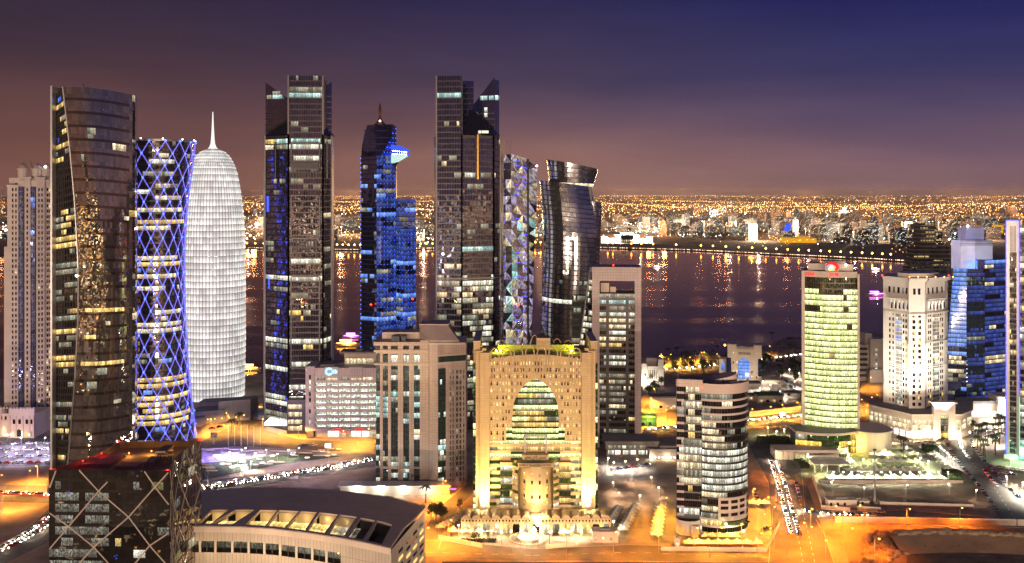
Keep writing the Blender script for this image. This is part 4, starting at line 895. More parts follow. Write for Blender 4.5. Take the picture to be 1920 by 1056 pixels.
# ---- open-deck car park block with a glowing round sign
def deck_block():
    B = Site(650, 822); r = B.root('parking_block', 'pink panelled block with open lit parking decks and glowing cyan sign'); z = B.z; x = B.x; D = 26; a, b = x(573), x(716)
    boxp(r, 'stair_tower', a, x(590), -.6, D, z(805), z(687), 'pink_panel'); boxp(r, 'top_wall', x(590), b, 0, D, z(718), z(690), 'pink_panel')
    for p0, p1, yy in ((610, 634.5, 688), (655, 679.5, 688)): boxp(r, 'parapet_panel', x(p0), x(p1), -.4, .8, z(709), z(yy), 'pink_panel')
    dk = [722, 733, 744, 755, 766, 777, 788, 799]
    for i, yy in enumerate(dk): boxp(r, 'deck_parapet', x(590), b, -.2, .4, z(yy + 6.3), z(yy + 1.6), 'pink_panel'); boxp(r, 'deck_slab', x(590), b, .4, D, z(yy + 7), z(yy + 6), 'concrete')
    boxp(r, 'soffit_band', a, b, -.7, D, z(808), z(803), 'pink_panel')
    for i in range(9):
        y1 = 712 + 11 * i - (0 if i else 0); yl = y1 + 11
        if i == 0: continue
        m = Mesh(); u = R.randint(0, 99); m.face([(x(590), 4.5, z(yl)), (b, 4.5, z(yl)), (b, 4.5, z(y1 - 3)), (x(590), 4.5, z(y1 - 3))], 0, [(u, i), (u + 14, i), (u + 14, i + 1), (u, i + 1)]); m.build('deck_back_wall', 'lit_deck', r)
        for k in range(4):                    # ceiling light strips
            boxp(r, 'deck_light', x(594 + k * 27), x(594 + k * 27) + 6, 2, 2.5, z(y1) - .35, z(y1) - .2, 'sign_white')
    for px in (612, 634, 657.5, 675, 690): boxp(r, 'column', x(px) - .35, x(px) + .35, .1, 1.0, z(803), z(718), 'pink_panel')
    for i, px in enumerate((592, 614, 637, 659, 681)): quad(r, 'window', x(px), x(px) + (x(18) - x(0)), -.06 if i % 2 == 0 else -.06, z(713), z(707.5), 'lit_warm' if i in (1, 3, 4) else 'lit_dim', 6)
    for i in range(9): quad(r, 'window', x(580), x(583), -.72, z(796 - 10.7 * i), z(788.5 - 10.7 * i), ('lit_white', 'glass_black')[i in (2, 4, 5, 8)], 1)
    boxp(r, 'core', x(575), b, 14, D, 0, z(690), 'dark_concrete')
    # ground floor: shops
    for i, (p0, p1, k) in enumerate(((614, 634, 'lit_shop'), (636, 653, 'lit_warm'), (658, 676, 'lit_shop'), (678, 691, 'lit_shop'), (693, 708, 'lit_warm'))): quad(r, 'shopfront', x(p0), x(p1), 2, .5, z(808), k, 3)
    boxp(r, 'ground_wall', x(590), b, 2.1, 14, 0, z(807), 'cream'); boxp(r, 'ground_pier', x(575), x(588), 0, 12, 0, z(805), 'dark_concrete')
    for p0, p1 in ((626, 641), (667, 681)): boxp(r, 'shop_sign', x(p0), x(p1), -1.0, -.72, z(806), z(803.5), 'sign_red')
    boxp(r, 'shop_sign', x(637), x(652), 1.6, 1.9, z(812.5), z(810), 'sign_red'); boxp(r, 'shop_sign', x(676.5), x(678), 1.6, 1.9, 1, z(809), 'sign_red')
    # glowing round emblem with letters
    m = Mesh(); c = (x(617.5), z(696.5)); pts = [(c[0] + 2.2 * cos(q), -.75, c[1] + 2.0 * sin(q)) for q in [radians(45 + 270 * k / 18) for k in range(19)]]; m.tube(pts, .5, 6); m.build('sign_emblem', 'sign_cyan', r)
    m = Mesh(); m.tube([(x(614), -.8, z(697)), (x(624), -.8, z(697))], .35, 5); m.build('sign_bar', 'sign_blue', r)
    for k, px in enumerate((622.5, 624.5, 626.5, 628.5, 630.5)):
        m = Mesh(); m.box(x(px), x(px) + .5, -.8, -.5, z(699.5), z(693.2 if k % 2 else 694.5)); m.box(x(px), x(px) + .75, -.8, -.5, z(697.5), z(696.8)); m.build('sign_letter', 'sign_cyan', r)
    # roof storey
    boxp(r, 'roof_storey', x(640), b, 12, 24, z(690), z(668), 'cream'); boxp(r, 'roof_slab', x(632), b, 11, 25, z(668), z(665), 'roof_grey')
    for p0, p1 in ((648, 661), (663, 678), (680, 700)): quad(r, 'window', x(p0, 12), x(p1, 12), 11.9, z(682, 12), z(672.5, 12), 'lit_warm', 4)
    m = Mesh(); m.prism([(x(598), 5), (x(625), 5), (x(640), 14), (x(628), 22), (x(596), 20)], z(690), z(686)); m.build('roof_plant', 'roof_grey', r); boxp(r, 'roof_plant', x(660), x(672), 14, 18, z(665), z(661), 'dark_metal')
lit('lit_deck', (.86, .95, .72), .8, var=.5, warm=(.95, 1, .8), clutter=.75)
deck_block()
# ---- council building with a pointed arch
def council_building():
    B = Site(1005, 985); r = B.root('council_building', 'sandstone council building with giant pointed arch and hooped crown'); z = B.z; x = B.x; c = 1004.0
    D = 34; ft = -1.6
    aw = pick([(709, .5), (711, 5), (714, 10.5), (719, 18.5), (727, 27), (741, 35.5), (755, 40.5), (772, 43), (790, 44), (801, 44), (801.01, 55), (826, 55), (826.01, 86), (860, 86)])
    m = Mesh(); ys = list(range(676, 709, 8)) + [709, 710, 711, 712.5, 714, 716.5, 719, 723, 727, 734, 741, 748, 755, 763, 772, 781, 790, 801, 801.01, 826]
    for y0, y1 in zip(ys, ys[1:]):
        for sd in (-1, 1):
            i0, i1 = (0.0 if y0 < 709 else aw(y0)), (0.0 if y1 <= 709 else aw(y1)); e = 86
            a, b, cc, dd = (x(c + sd * e), ft, z(y1)), (x(c + sd * i1), ft, z(y1)), (x(c + sd * i0), ft, z(y0)), (x(c + sd * e), ft, z(y0))
            q = [a, b, cc, dd] if sd < 0 else [b, a, dd, cc]; m.face(q, 0, [(p[0], p[2]) for p in q])
            if y0 >= 709:
                w = [b, (b[0], 1, b[2]), (cc[0], 1, cc[2]), cc]; w = w if sd < 0 else w[::-1]; m.face(w, 0, [(p[1], p[2]) for p in w])
    for sd in (-1, 1):                         # undersides of the steps
        for i0, i1, yy in ((43.5, 55, 801), (55, 86, 826)):
            pass
    m.build('arch_wall', 'sec_stone', r)
    m = Mesh(); n = 16; tops = [(x(c - 86 + 172 * q / n), z(672 - 8 * sin(pi * q / n))) for q in range(n + 1)]
    for (xa, za), (xb, zb) in zip(tops, tops[1:]):
        m.face([(xa, ft, z(676)), (xb, ft, z(676)), (xb, ft, zb), (xa, ft, za)], 0, [(xa, 0), (xb, 0), (xb, 3), (xa, 3)]); m.face([(xa, ft, za), (xb, ft, zb), (xb, 1, zb), (xa, 1, za)])
    m.build('crown_parapet', 'sec_stone', r)
    # corner towers
    for sd in (-1, 1):
        X = lambda q: x(c + sd * q)
        def bx(nm, q0, q1, y0, y1, za, zb, mat='sec_stone'): boxp(r, nm, min(X(q0), X(q1)), max(X(q0), X(q1)), y0, y1, za, zb, mat)
        bx('corner_tower', 104, 116.5, 2, D, 0, z(642)); bx('corner_pier', 98, 112, -1.2, 2.2, 0, z(657)); bx('corner_pier', 86, 104, -2.6, 3, 0, z(660)); bx('corner_block', 83, 96, -2.9, 2, z(703), z(676))
        bx('corner_cap', 92, 100, -1.5, 2, z(657), z(652)); bx('tower_cap', 103.4, 117, 1.6, D + .4, z(642), z(640.5), 'cream')
        # glass return strip
        f = Facade(r, B.k, 'glass_green', 'band_dark'); xs = X(112.3); Pq = plane((min(xs, X(116.6)), 1.9), (max(xs, X(116.6)), 1.9), 0, z(700)) if False else plane((min(X(112), X(117)), 1.6), (max(X(112), X(117)), 1.6), 0, z(682))
        f.grid(Pq, 1, 24, pattern(1, 24, rg_(80 + sd), .3, 0, ('lit_dim', 'lit_lime'), .5), .15); f.bands([Pq], 24, .15); f.done()
    # recessed glazing: arch and stepped bays below it
    f = Facade(r, B.k, 'glass_green', 'glass_green'); nf = 11; Y, L, Dm, W_ = 'lit_yellow', 'lit_lime', 'lit_dim', 'lit_white'
    P = plane((x(c - 44), .8), (x(c + 44), .8), z(826), z(706)); rw = {0: L, 1: L, 2: [(Y, 0, 16)], 3: [(L, 0, 5), (Y, 5, 12), (Dm, 12, 16)], 4: [(Y, 0, 11)], 5: [(L, 0, 16)], 6: [(Dm, 2, 14)], 7: [(Y, 1, 9), (W_, 9, 15)], 8: [(L, 2, 14)], 9: [(L, 3, 13)], 10: (L, 5, 11)}
    f.grid(P, 16, nf, pattern(16, nf, rg_(90), 0, .2, (Dm,), .3, (1, 3), rw), .3); f.fins(P, 16, .1, .15); f.bands([P], nf, .3, 1, .12, 'glass_green')
    for sd in (-1, 1):
        P = plane((x(min(c + sd * 43, c + sd * 56)), .8), (x(max(c + sd * 43, c + sd * 56)), .8), z(826), z(801)); f.grid(P, 4, 2, pattern(4, 2, rg_(91), 1, 0, (L,)), .42); f.bands([P], 2, .42)
    P = plane((x(918), .4), (x(1090), .4), z(863), z(826)); f.grid(P, 34, 3, pattern(34, 3, rg_(92), 1, 0, (Y, L), 1, (4, 6), {1: [(Y, 0, 34), (Dm, 0, 3)]}), .45); f.bands([P], 3, .45, 1, .25, 'sec_stone'); f.fins(P, 34, .1, .1)
    P = plane((x(958), 0.1), (x(1050), .1), z(863), z(840)); f.bands([P], 2, .4, 1, .3, 'glass_green')
    for sd in (-1, 1):
        X0 = lambda q0, q1: sorted((x(c + sd * q0), x(c + sd * q1)))
        a, b = X0(66, 86); P = plane((a, .3), (b, .3), z(955), z(863)); f.grid(P, 6, 7, pattern(6, 7, rg_(93 + sd), .1, .5, (Dm, L), .5, (2, 4)), .5); f.bands([P], 7, .5, 1, .4, 'sec_stone')
        a, b = X0(41, 66); P = plane((a, -.6), (b, -.6), z(945), z(872)); f.grid(P, 7, 6, pattern(7, 6, rg_(95 + sd), .3, .4, (W_, Y), .7, (3, 7), {0: (W_, 0, 7) if sd < 0 else (Y, 1, 7)}), .25); f.bands([P], 6, .1, 1, .2, 'band_dark'); f.fins(P, 7, .1, .15)
        boxp(r, 'bay_cap', a - .2, b + .2, -1.2, 2, z(872), z(866), 'sec_stone'); boxp(r, 'bay_base', a - .2, b + .2, -1.2, 2, z(958), z(945), 'sec_stone')
        a, b = X0(33, 43); P = plane((a, -3 if sd < 0 else -6), (b, -6 if sd < 0 else -3), z(950), z(863)); f.grid(P, 4, 7, pattern(4, 7, rg_(97 + sd), .2, .5, (W_, Y), .7, (2, 4)), .5); f.bands([P], 7, .5, 1, .3, 'sec_stone')
    # curved projecting block with four small windows a floor
    Cb = arc(x(c), 4, 33 / B.k * 1.0, 11, -75, 75, 0, z(868)); f.bands([Cb], 1, 1, 14, 0.02, 'sec_stone', 'projecting_block')
    m = Mesh(); m.face([Cb(q / 14, 1) for q in range(15)]); m.build('block_roof', 'cream', r)
    for i, yy in enumerate((884, 898, 911, 925, 939)):
        for q in (-21, -7, 7, 21):
            s_ = .5 + degrees(asin(q / 33)) / 150; p = off(Cb, s_, 0, .15); a = Cb(s_ - .02, 0); b = Cb(s_ + .02, 0)
            m = Mesh(); w = [off(Cb, s_ - .022, (z(yy + 3)) / z(868), .1), off(Cb, s_ + .022, z(yy + 3) / z(868), .1), off(Cb, s_ + .022, z(yy - 4) / z(868), .1), off(Cb, s_ - .022, z(yy - 4) / z(868), .1)]; m.face(w, 0, [(q, i), (q + 1, i), (q + 1, i + 1), (q, i + 1)]); m.build('window', Y if i in (0, 2, 4) else 'glass_dark', r)
    f.done('band_dark')
    # small paired windows of the upper wall
    gr = {}
    for row, yy in enumerate((680, 692, 704, 717.5, 730.5, 743.5, 756, 770, 783, 796, 810, 820)):
        for k in range(31):
            px = 921.5 + k * 5.5; q = abs(px - c)
            if yy > 704 and q < aw(min(yy + 4, 859)) + 3 or (yy <= 704 and yy > 700 and q < 10) or q > 84: continue
            wd, ht = (.85, 2.0) if k % 2 == 0 else (.4, 1.8); lt_ = R.random() < {0: .72, 1: .35, 2: .45}.get(row, .62)
            mm = gr.setdefault(('lit_yellow' if R.random() < .75 else 'lit_warm') if lt_ else 'glass_dark', Mesh()); xx = x(px); zz = z(yy + 4)
            if k % 2 == 0: mm.face([(xx - wd / 2, ft - .06, zz), (xx + wd / 2, ft - .06, zz), (xx + wd / 2, ft - .06, zz + 1.0), (xx - wd / 2, ft - .06, zz + 1.0)], 0, [(k, row), (k + 1, row), (k + 1, row + 1), (k, row + 1)]); mm.face([(xx - .28, ft - .06, zz + 1.15), (xx + .28, ft - .06, zz + 1.15), (xx + .28, ft - .06, zz + 1.8), (xx - .28, ft - .06, zz + 1.8)], 0, [(k, row), (k + 1, row), (k + 1, row + 1), (k, row + 1)])
            else: mm.face([(xx - wd / 2, ft - .06, zz), (xx + wd / 2, ft - .06, zz), (xx + wd / 2, ft - .06, zz + 1.8), (xx - wd / 2, ft - .06, zz + 1.8)], 0, [(k, row), (k + 1, row), (k + 1, row + 1), (k, row + 1)])
    for k, mm in gr.items(): mm.build('small_windows', k, r, kind='stuff')
    # hooped crown: paired ribs that join as pointed hoops above the parapet
    def hoop(px, hw, y0, ys_, ya, dy, rr=.28, nm='crown_hoop'):
        pts = [(x(px - hw), dy, z(y0)), (x(px - hw), dy, z(ys_))] + [(x(px - hw * cos(q)), dy, lerp(z(ys_), z(ya), sin(q) ** .85)) for q in [radians(15 * i) for i in range(1, 12)]] + [(x(px + hw), dy, z(ys_)), (x(px + hw), dy, z(y0))]
        m = Mesh(); m.tube(pts, rr, 5); return m.build(nm, 'sec_stone', r)
    for k in range(8):
        px = 928.5 + k * 21.7; q = abs(px - c); hoop(px, 8, 715 if q > 34 else 700, 662 + q * .04, 648 + q * .05, ft - .25)
        hoop(px, 3.6, 712 if q > 30 else 698, 676, 669, ft - .12, .22, 'blind_arch')
    for k in range(7): hoop(939.5 + k * 21.7, 7, 668, 658, 640 + abs(k - 3) * 3.4, 20, .25)
    core(r, [(x(c - 104), 2.5), (x(c + 104), 2.5), (x(c + 104), D), (x(c - 104), D)], 0, z(668), 'sec_stone', .4); boxp(r, 'roof_house', x(1007), x(1033), 12, 22, z(668), z(641), 'sec_stone')
    m = Mesh(); m.box(x(933), x(1080), 14, 15, z(668), z(655)); m.build('roof_screen', 'lime_paint', r)
    # name bands
    def sign(nm, p0, p1, yy, hh, dy): boxp(r, nm, x(p0), x(p1), dy, dy + 5, z(yy + hh), z(yy - hh), 'sec_stone'); quad(r, 'sign_edge', x(p0), x(p1), dy - .06, z(yy + hh) - .25, z(yy + hh), 'band_dark')
    sign('name_board', 979, 1028, 852, 4.2, -5.5); sign('name_board', 971, 1036, 866, 3.8, -6.4)
    text(r, 'arabic_lettering', arabic('المجلس الأعلى للتعليم'), 2.1, (x(1003.5), -5.65, z(852)), 'dark_metal', 10.6); text(r, 'lettering', 'SUPREME EDUCATION COUNCIL', 1.5, (x(1003.5), -6.55, z(866)), 'dark_metal', 15.8)
    text(r, 'lettering', 'SUPREME EDUCATION COUNCIL', 1.5, (x(1004), .45, z(769)), 'alu', 19.5)
    for px in (984, 1024): boxp(r, 'portal_post', x(px) - .4, x(px) + .4, -1.2, .2, z(848), z(816), 'pink_panel')
    boxp(r, 'portal_beam', x(983), x(1025), -1.2, .2, z(818), z(815), 'pink_panel')
    for sd in (-1, 1):
        spot((B.X + x(c + sd * 97), B.D - 11, 11.5), (B.X + x(c + sd * 97), B.D - 1, 30), 80000, (1, .82, .26), 100); point((B.X + x(c + sd * 97), B.D - 5, 12.5), 3500, (1, .9, .5)); lamp_part(r, 'flood_lamp', (x(c + sd * 97), -4.6, 11.6), .9, 'lamp_white')
        spot((B.X + x(c + sd * 75), B.D - 12, 8), (B.X + x(c + sd * 70), B.D - 2, 45), 85000, (1, .70, .17), 90)
    point((B.X, B.D - 16, 13), 9000, (1, .82, .5), None, 1.0); spot((B.X, B.D - 22, 6), (B.X, B.D, 36), 90000, (1, .70, .2), 90)
    for px in (930, 938, 1074): point((B.X + x(px), B.D + 10, z(662)), 1600, (.85, .9, .05)); lamp_part(r, 'roof_lamp', (x(px), 8, z(663)), .6, 'lamp_lime')
    # arcaded podium
    p = thing('arcade_podium', 'single storey sandstone arcade with vaulted bays in front of arched council building', 'building', (B.X, B.D - 15, 0)); kk = 1.0
    n = 15; xa, xb = x(868), x(1140); wv = (xb - xa) / n
    boxp(p, 'rear_wall', xa, xb, 3.6, 15, 0, 8.6, 'sec_stone')
    for q in range(n):
        m = Mesh(); x0, x1 = xa + q * wv, xa + (q + 1) * wv; mid = (x0 + x1) / 2; cen = q == n // 2; hh = 9.4 if cen else 8.4
        arch = [(mid + 1.7 * sin(a), 4.4 + 1.9 * cos(a)) for a in [radians(-90 + 15 * i) for i in range(13)]]
        pts = [(x0, 0), (mid - 1.7, 0)] + arch + [(mid + 1.7, 0), (x1, 0), (x1, hh), (x0, hh)]
        m.face([(a, 0, b) for a, b in pts]); 
        for (a, b), (a2, b2) in zip([(mid - 1.7, 0)] + arch, arch + [(mid + 1.7, 0)]): m.face([(a, 0, b), (a, 3.5, b), (a2, 3.5, b2), (a2, 0, b2)][::-1])
        m.face([(x0, 0, hh), (x1, 0, hh), (x1, 3.5, hh), (x0, 3.5, hh)]); bay = m.build('arcade_bay', 'sec_stone', p)
        quad(bay, 'doorway', mid - 1.7, mid + 1.7, 3.3, .2, 6, ('lit_warm', 'lit_yellow', 'lit_dim', 'glass_black')[R.choice((0, 0, 1, 2, 3))], 3)
        if not cen:
            v = Mesh(); v.tube([(mid, .2, hh - .6), (mid, 9, hh - .6)], wv * .46, 14); v.build('vault', 'sec_stone', p)
            for dx in (-1.6, 0, 1.6): quad(bay, 'slot_window', mid + dx - .3, mid + dx + .3, -.06, 6.9, 7.8, 'glass_black')
        lamp_part(p, 'bracket_lamp', (x0, -.7, 2.6), .42, 'lamp_white')
        if q % 2 == 0: point((B.X + x0, B.D - 17.5, 3), 1500, (1, .75, .38))
    lamp_part(p, 'globe_lamp', (0.3, -6, 8.2), 1.5, 'lamp_white'); lamp_part(p, 'globe_lamp', (-1.4, -7, 5.2), 1.3, 'lamp_white')
wall('lime_paint', (.42, .42, .05), .7, .15)
council_building()
# ---- oval banded tower
def oval_tower():
    B = Site(1340, 1006); r = B.root('oval_tower', 'oval tower with alternating lit glass bands and flat left slab', face=True); z = B.z; x = B.x; nf = 20; zt = z(742)
    f = Facade(r, B.k, 'glass_black', 'pink_panel'); W_, Wm, Dm, Y = 'lit_white', 'lit_warm', 'lit_dim', 'lit_yellow'
    cx_ = x(1340); rx = 64 / B.k; ry = 15.0; Cy = 17.5
    P = lambda s, t: (cx_ + rx * sin(radians(lerp(-27, 100, s))), Cy - ry * cos(radians(lerp(-27, 100, s))), t * zt)
    nc = 26; rows = {0: None, 1: (Y, 0, 9), 2: (Dm, 0, 10), 3: [(Wm, 0, 9)], 4: (Dm, 1, 3), 5: [(Wm, 0, 10)], 6: [(W_, 0, 26)], 7: [(W_, 0, 26)], 8: W_, 9: W_, 10: [(W_, 0, 26)], 11: W_, 12: [(Wm, 0, 9), (Dm, 9, 14)], 13: (Wm, 0, 9), 14: (Wm, 0, 7), 15: (Wm, 0, 6), 16: (Dm, 0, 8), 17: (Dm, 0, 4), 18: (Wm, 8, 12), 19: (Dm, 0, 12)}
    f.grid(P, nc, nf, pattern(nc, nf, rg_(31), 0, .5, (Dm, Wm), .35, (1, 3), rows), .3)
    f.bands([P], nf, .3, 26, .25, 'pink_panel', rows=[0, 1, 2, 16, 17, 18, 19]); f.bands([P], nf, .24, 26, .15, 'band_dark', rows=range(3, 16)); f.fins(P, nc, .1, .15)
    Q = plane((x(1316), 3.3), (cx_ + rx * sin(radians(-27)), Cy - ry * cos(radians(-27))), 0, zt); f.grid(Q, 4, nf, pattern(4, nf, rg_(32), .1, .5, (W_, Dm), .6), .25, glass='glass_teal'); f.bands([Q], nf, .2, 1, .25, 'pink_panel')
    L = plane((x(1268), 3.5), (x(1315.5), 3.5), z(975), z(729)); nl = 17
    lr = {j: [(Wm, 5, 8)] if j % 2 else [(Wm, 4, 11)] for j in range(nl)}; lr.update({0: [(W_, 1, 10)], 3: (Y, 5, 7), 1: None, 2: None, 4: [(Wm, 1, 11)], 5: (Dm, 0, 11), 6: [(Wm, 0, 11)], 7: (Wm, 1, 11), 8: (W_, 1, 11), 9: (Dm, 2, 11), 10: [(Y, 5, 8)]})
    f.grid(L, 11, nl, pattern(11, nl, rg_(33), 0, .3, (Dm,), .3, (1, 2), lr), .22); f.bands([L], nl, .2, 1, .12, 'band_grey'); f.fins(L, 11, .12, .15)
    for j in range(nl): boxp(r, 'balcony_panel', x(1268), x(1282), 2.9, 3.6, lerp(z(975), z(729), j / nl), lerp(z(975), z(729), (j + .3) / nl), 'pink_panel')
    # upper and lower panelled zones
    f.bands([arc(cx_, Cy, rx, ry, -27, 100, z(741), z(722))], 1, 1, 26, .45, 'cream_tile', 'parapet_ring'); f.bands([arc(cx_, Cy, rx, ry, 6, 66, z(980), z(936))], 1, 1, 18, .5, 'cream_tile', 'panelled_base')
    for j, yy in enumerate((944, 955, 968)):
        for k in range(3):
            a0 = 10 + k * 18; A = arc(cx_, Cy, rx + .6, ry + .6, a0, a0 + 13, z(yy + 3), z(yy - 3)); m = Mesh(); m.face([A(0, 0), A(.5, 0), A(1, 0), A(1, 1), A(.5, 1), A(0, 1)]); m.build('opening', 'glass_black', r)
    f.done('band_dark')
    slab(r, 'left_slab', [(x(1267), 3.8), (x(1317), 3.8), (x(1317), 26), (x(1267), 26)], 0, z(726), 'dark_concrete', 'roof_grey'); boxp(r, 'slab_parapet', x(1267) - .2, x(1317), 3.1, 4.3, z(730), z(716), 'cream_tile'); boxp(r, 'slab_parapet', x(1267) - .2, x(1267) + .6, 3.1, 27, z(730), z(716), 'cream_tile')
    c = Mesh(); c.lathe([(1, 0), (1, z(738)), (.01, z(738))], 40); c.v = [(cx_ + v[0] * (rx - .6), Cy + v[1] * (ry - .6), v[2]) for v in c.v]; c.build('core', 'dark_concrete', r)
    m = Mesh()
    for q in range(28):
        a0, a1 = radians(lerp(-58, 95, q / 28)), radians(lerp(-58, 95, (q + 1) / 28)); p = lambda a, k: (cx_ + (rx - k) * sin(a), Cy - (ry - k) * cos(a)); y0 = z(722)
        m.face([(*p(a0, .6), y0), (*p(a0, -.4), y0), (*p(a1, -.4), y0), (*p(a1, .6), y0)]); m.face([(*p(a1, .6), y0), (*p(a1, .6), z(738)), (*p(a0, .6), z(738)), (*p(a0, .6), y0)])
    m.build('parapet_cap', 'cream', r)
    # tilted elliptical roof drum
    m = Mesh(); n = 26; el_ = [(x(1340, 16) + 7.6 * cos(2 * pi * q / n), 18 + 5.0 * sin(2 * pi * q / n)) for q in range(n)]; tz = lambda p: z(705, 16) + (p[0] - x(1340, 16)) * .22 + (p[1] - 18) * .1
    m.prism(el_, z(738), tz, 0, 1); m.build('roof_drum', ['cream_tile', 'roof_brown'], r)
    for a, b, yy in ((1340, 1352, 722), (1368, 1384, 724), (1287, 1300, 722)): boxp(r, 'roof_plant', x(a), x(b), 10, 15, z(738), z(yy), 'cream')
    lamp_part(r, 'red_beacon', (x(1316), 3.4, z(730)), .8, 'lamp_red'); point((B.X + x(1318), B.D + 9, z(728)), 500, (1, .05, .03))
    c2 = Mesh(); 
    for q in range(16):
        a0, a1 = radians(-100 + 170 * q / 16), radians(-100 + 170 * (q + 1) / 16); pc = (x(1290), 4); R_ = 6.2; c2.face([(pc[0] + R_ * sin(a0), pc[1] - R_ * cos(a0), 0), (pc[0] + R_ * sin(a1), pc[1] - R_ * cos(a1), 0), (pc[0] + R_ * sin(a1), pc[1] - R_ * cos(a1), 7), (pc[0] + R_ * sin(a0), pc[1] - R_ * cos(a0), 7)])
    c2.build('ramp_wall', 'cream', r); boxp(r, 'ramp_block', x(1296), x(1310), -3.5, 3, 0, 5.5, 'cream')
    m = Mesh(); e_ = lambda s: (cx_ + (rx + 4) * sin(radians(s)), Cy - (ry + 4) * cos(radians(s)))
    for s in range(20, 60, 8): m.face([(*e_(s), 5.6), (*e_(s + 7), 5.6), (cx_ + rx * sin(radians(s + 7)), Cy - ry * cos(radians(s + 7)), 6.4), (cx_ + rx * sin(radians(s)), Cy - ry * cos(radians(s)), 6.4)])
    m.build('entrance_canopy', 'glass_green', r); point((B.X + x(1372), B.D - 2.5, 3.5), 3000, (.8, 1, .35))
    lamp_part(r, 'flood_lamp', (x(1394), 3, 2.5), .7, 'lamp_lime')
oval_tower()
# ---- green-lit curved tower with the five rings
def rings_tower():
    B = Site(1558, 842); r = B.root('rings_tower', 'curved tower glowing lime green with five ring emblem on top', face=True); z = B.z; x = B.x; nf = 27; y0, y1 = 815, 521
    P = lambda s, t: (lerp(x(1508.5), x(1607.5), s), 3.2 - 4.2 * sin(pi * s), lerp(z(y0), z(y1), t)); nc = 30
    f = Facade(r, B.k, 'glass_dark', 'band_dark', 300); L, Dm, Y = 'lit_lime', 'lit_dim', 'lit_yellow'
    rows = {j: L for j in range(nf)}; rows.update({nf - 1: None, nf - 2: None, nf - 3: [(None, 0, 30), (L, 0, 8), (L, 22, 30)], nf - 4: [(L, 0, 22), (L, 24, 30)], nf - 5: [(L, 0, 30)], nf - 6: [(L, 0, 30), (None, 0, 9), (None, 22, 25)], nf - 9: [(L, 0, 30), (None, 24, 27)], nf - 14: [(L, 0, 30), (Y, 14, 17)]})
    f.grid(P, nc, nf, pattern(nc, nf, rg_(41), 0, 0, (L,), 0, (1, 2), rows), .2, glass='glass_olive'); f.bands([P], nf, .2, 12, .3); f.fins(P, nc, .1, .15)
    f.done('band_grey')
    boxp(r, 'side_frame', x(1502.5), x(1508.5), 1, 24, 0, z(509), 'pale_stone'); boxp(r, 'side_frame', x(1607.5), x(1611.5), 1, 24, 0, z(513), 'pale_stone')
    m = Mesh(); m.prism([(P(q / 12, 1)[0], P(q / 12, 1)[1] - .4) for q in range(13)] + [(x(1607.5), 24), (x(1508.5), 24)], z(520.5), z(509), 0, 1, True); m.build('top_band', ['pale_stone', 'roof_grey'], r)
    core(r, [(x(1508.5), 3.5), (x(1558), -.2), (x(1607.5), 3.5), (x(1607.5), 24), (x(1508.5), 24)], 0, z(521), 'dark_concrete', .6)
    boxp(r, 'penthouse', x(1514), x(1600), 6, 20, z(509), z(496), 'pale_stone'); boxp(r, 'penthouse_roof', x(1541), x(1586), 8, 20, z(496), z(491.5), 'pale_stone'); boxp(r, 'emblem_board', x(1547), x(1573), 1.2, 6, z(509), z(494), 'pale_stone')
    m = Mesh()
    for q in range(14):                        # red crescent swoosh
        a0, a1 = radians(160 - 210 * q / 14), radians(160 - 210 * (q + 1) / 14); w = lambda i: .15 + 1.9 * sin(pi * min(1, i / 14 * .75 + .08)); c = (x(1559), z(501.5)); rr = 3.6
        A = lambda a, k: (c[0] + (rr + k) * 1.05 * cos(a), 1.0, c[1] + (rr + k) * .75 * sin(a)); m.face([A(a0, -w(q) * .6), A(a1, -w(q + 1) * .6), A(a1, w(q + 1) * .5), A(a0, w(q) * .5)])
    m.build('red_swoosh', 'sign_red', r)
    for (px, yy, k) in ((1553.8, 501.5, 'sign_blue'), (1559, 501, 'sign_white'), (1564.2, 501.5, 'sign_orange'), (1556.4, 504.3, 'sign_yellow'), (1561.6, 504.3, 'sign_green')):
        m = Mesh(); m.tube([(x(px) + .95 * cos(2 * pi * q / 14), .7, z(yy) + .95 * sin(2 * pi * q / 14)) for q in range(15)], .26, 5, 0, False); m.build('emblem_ring', k, r)
    text(r, 'arabic_lettering', arabic('قطر'), 3.4, (x(1518), -1.0, z(514)), 'sign_red', 6.0, ext=.2); text(r, 'lettering', 'QATAR', 3.0, (x(1563), -1.6, z(515)), 'sign_red', 6.2, ext=.2)
    lamp_part(r, 'roof_lamp', (x(1586), 4, z(497)), .8, 'lamp_white')
    p = thing('glass_podium', 'curved glass podium glowing yellow and green below the rings tower', 'building', (B.X, B.D - 10, 0)); Cx = x(1546)
    A = lambda s, t: (lerp(x(1484), x(1597), s), 4 - 9 * sin(pi * lerp(.1, .9, s)), lerp(0, 12.5, t)); g = Facade(p, B.k, 'glass_green', 'band_dark')
    g.grid(A, 24, 3, pattern(24, 3, rg_(44), 0, .3, ('lit_lime',), .3, (2, 4), {0: [('lit_dim', 4, 9), ('lit_lime', 14, 20), ('lit_gold', 21, 24)], 1: [('lit_gold', 0, 9), ('lit_gold', 16, 20), ('lit_gold', 21, 24)], 2: [('lit_dim', 0, 4), ('lit_gold', 21, 24)]}), .12); g.bands([A], 3, .08, 12, .15); g.fins(A, 24, .1, .15); g.done()
    m = Mesh(); m.prism([(A(q / 16, 0)[0], A(q / 16, 0)[1] - 1.4) for q in range(17)] + [(x(1600), 16), (x(1484), 16)], 12.5, 14, 0, 1, True); m.build('roof_slab', ['pale_stone', 'concrete'], p)
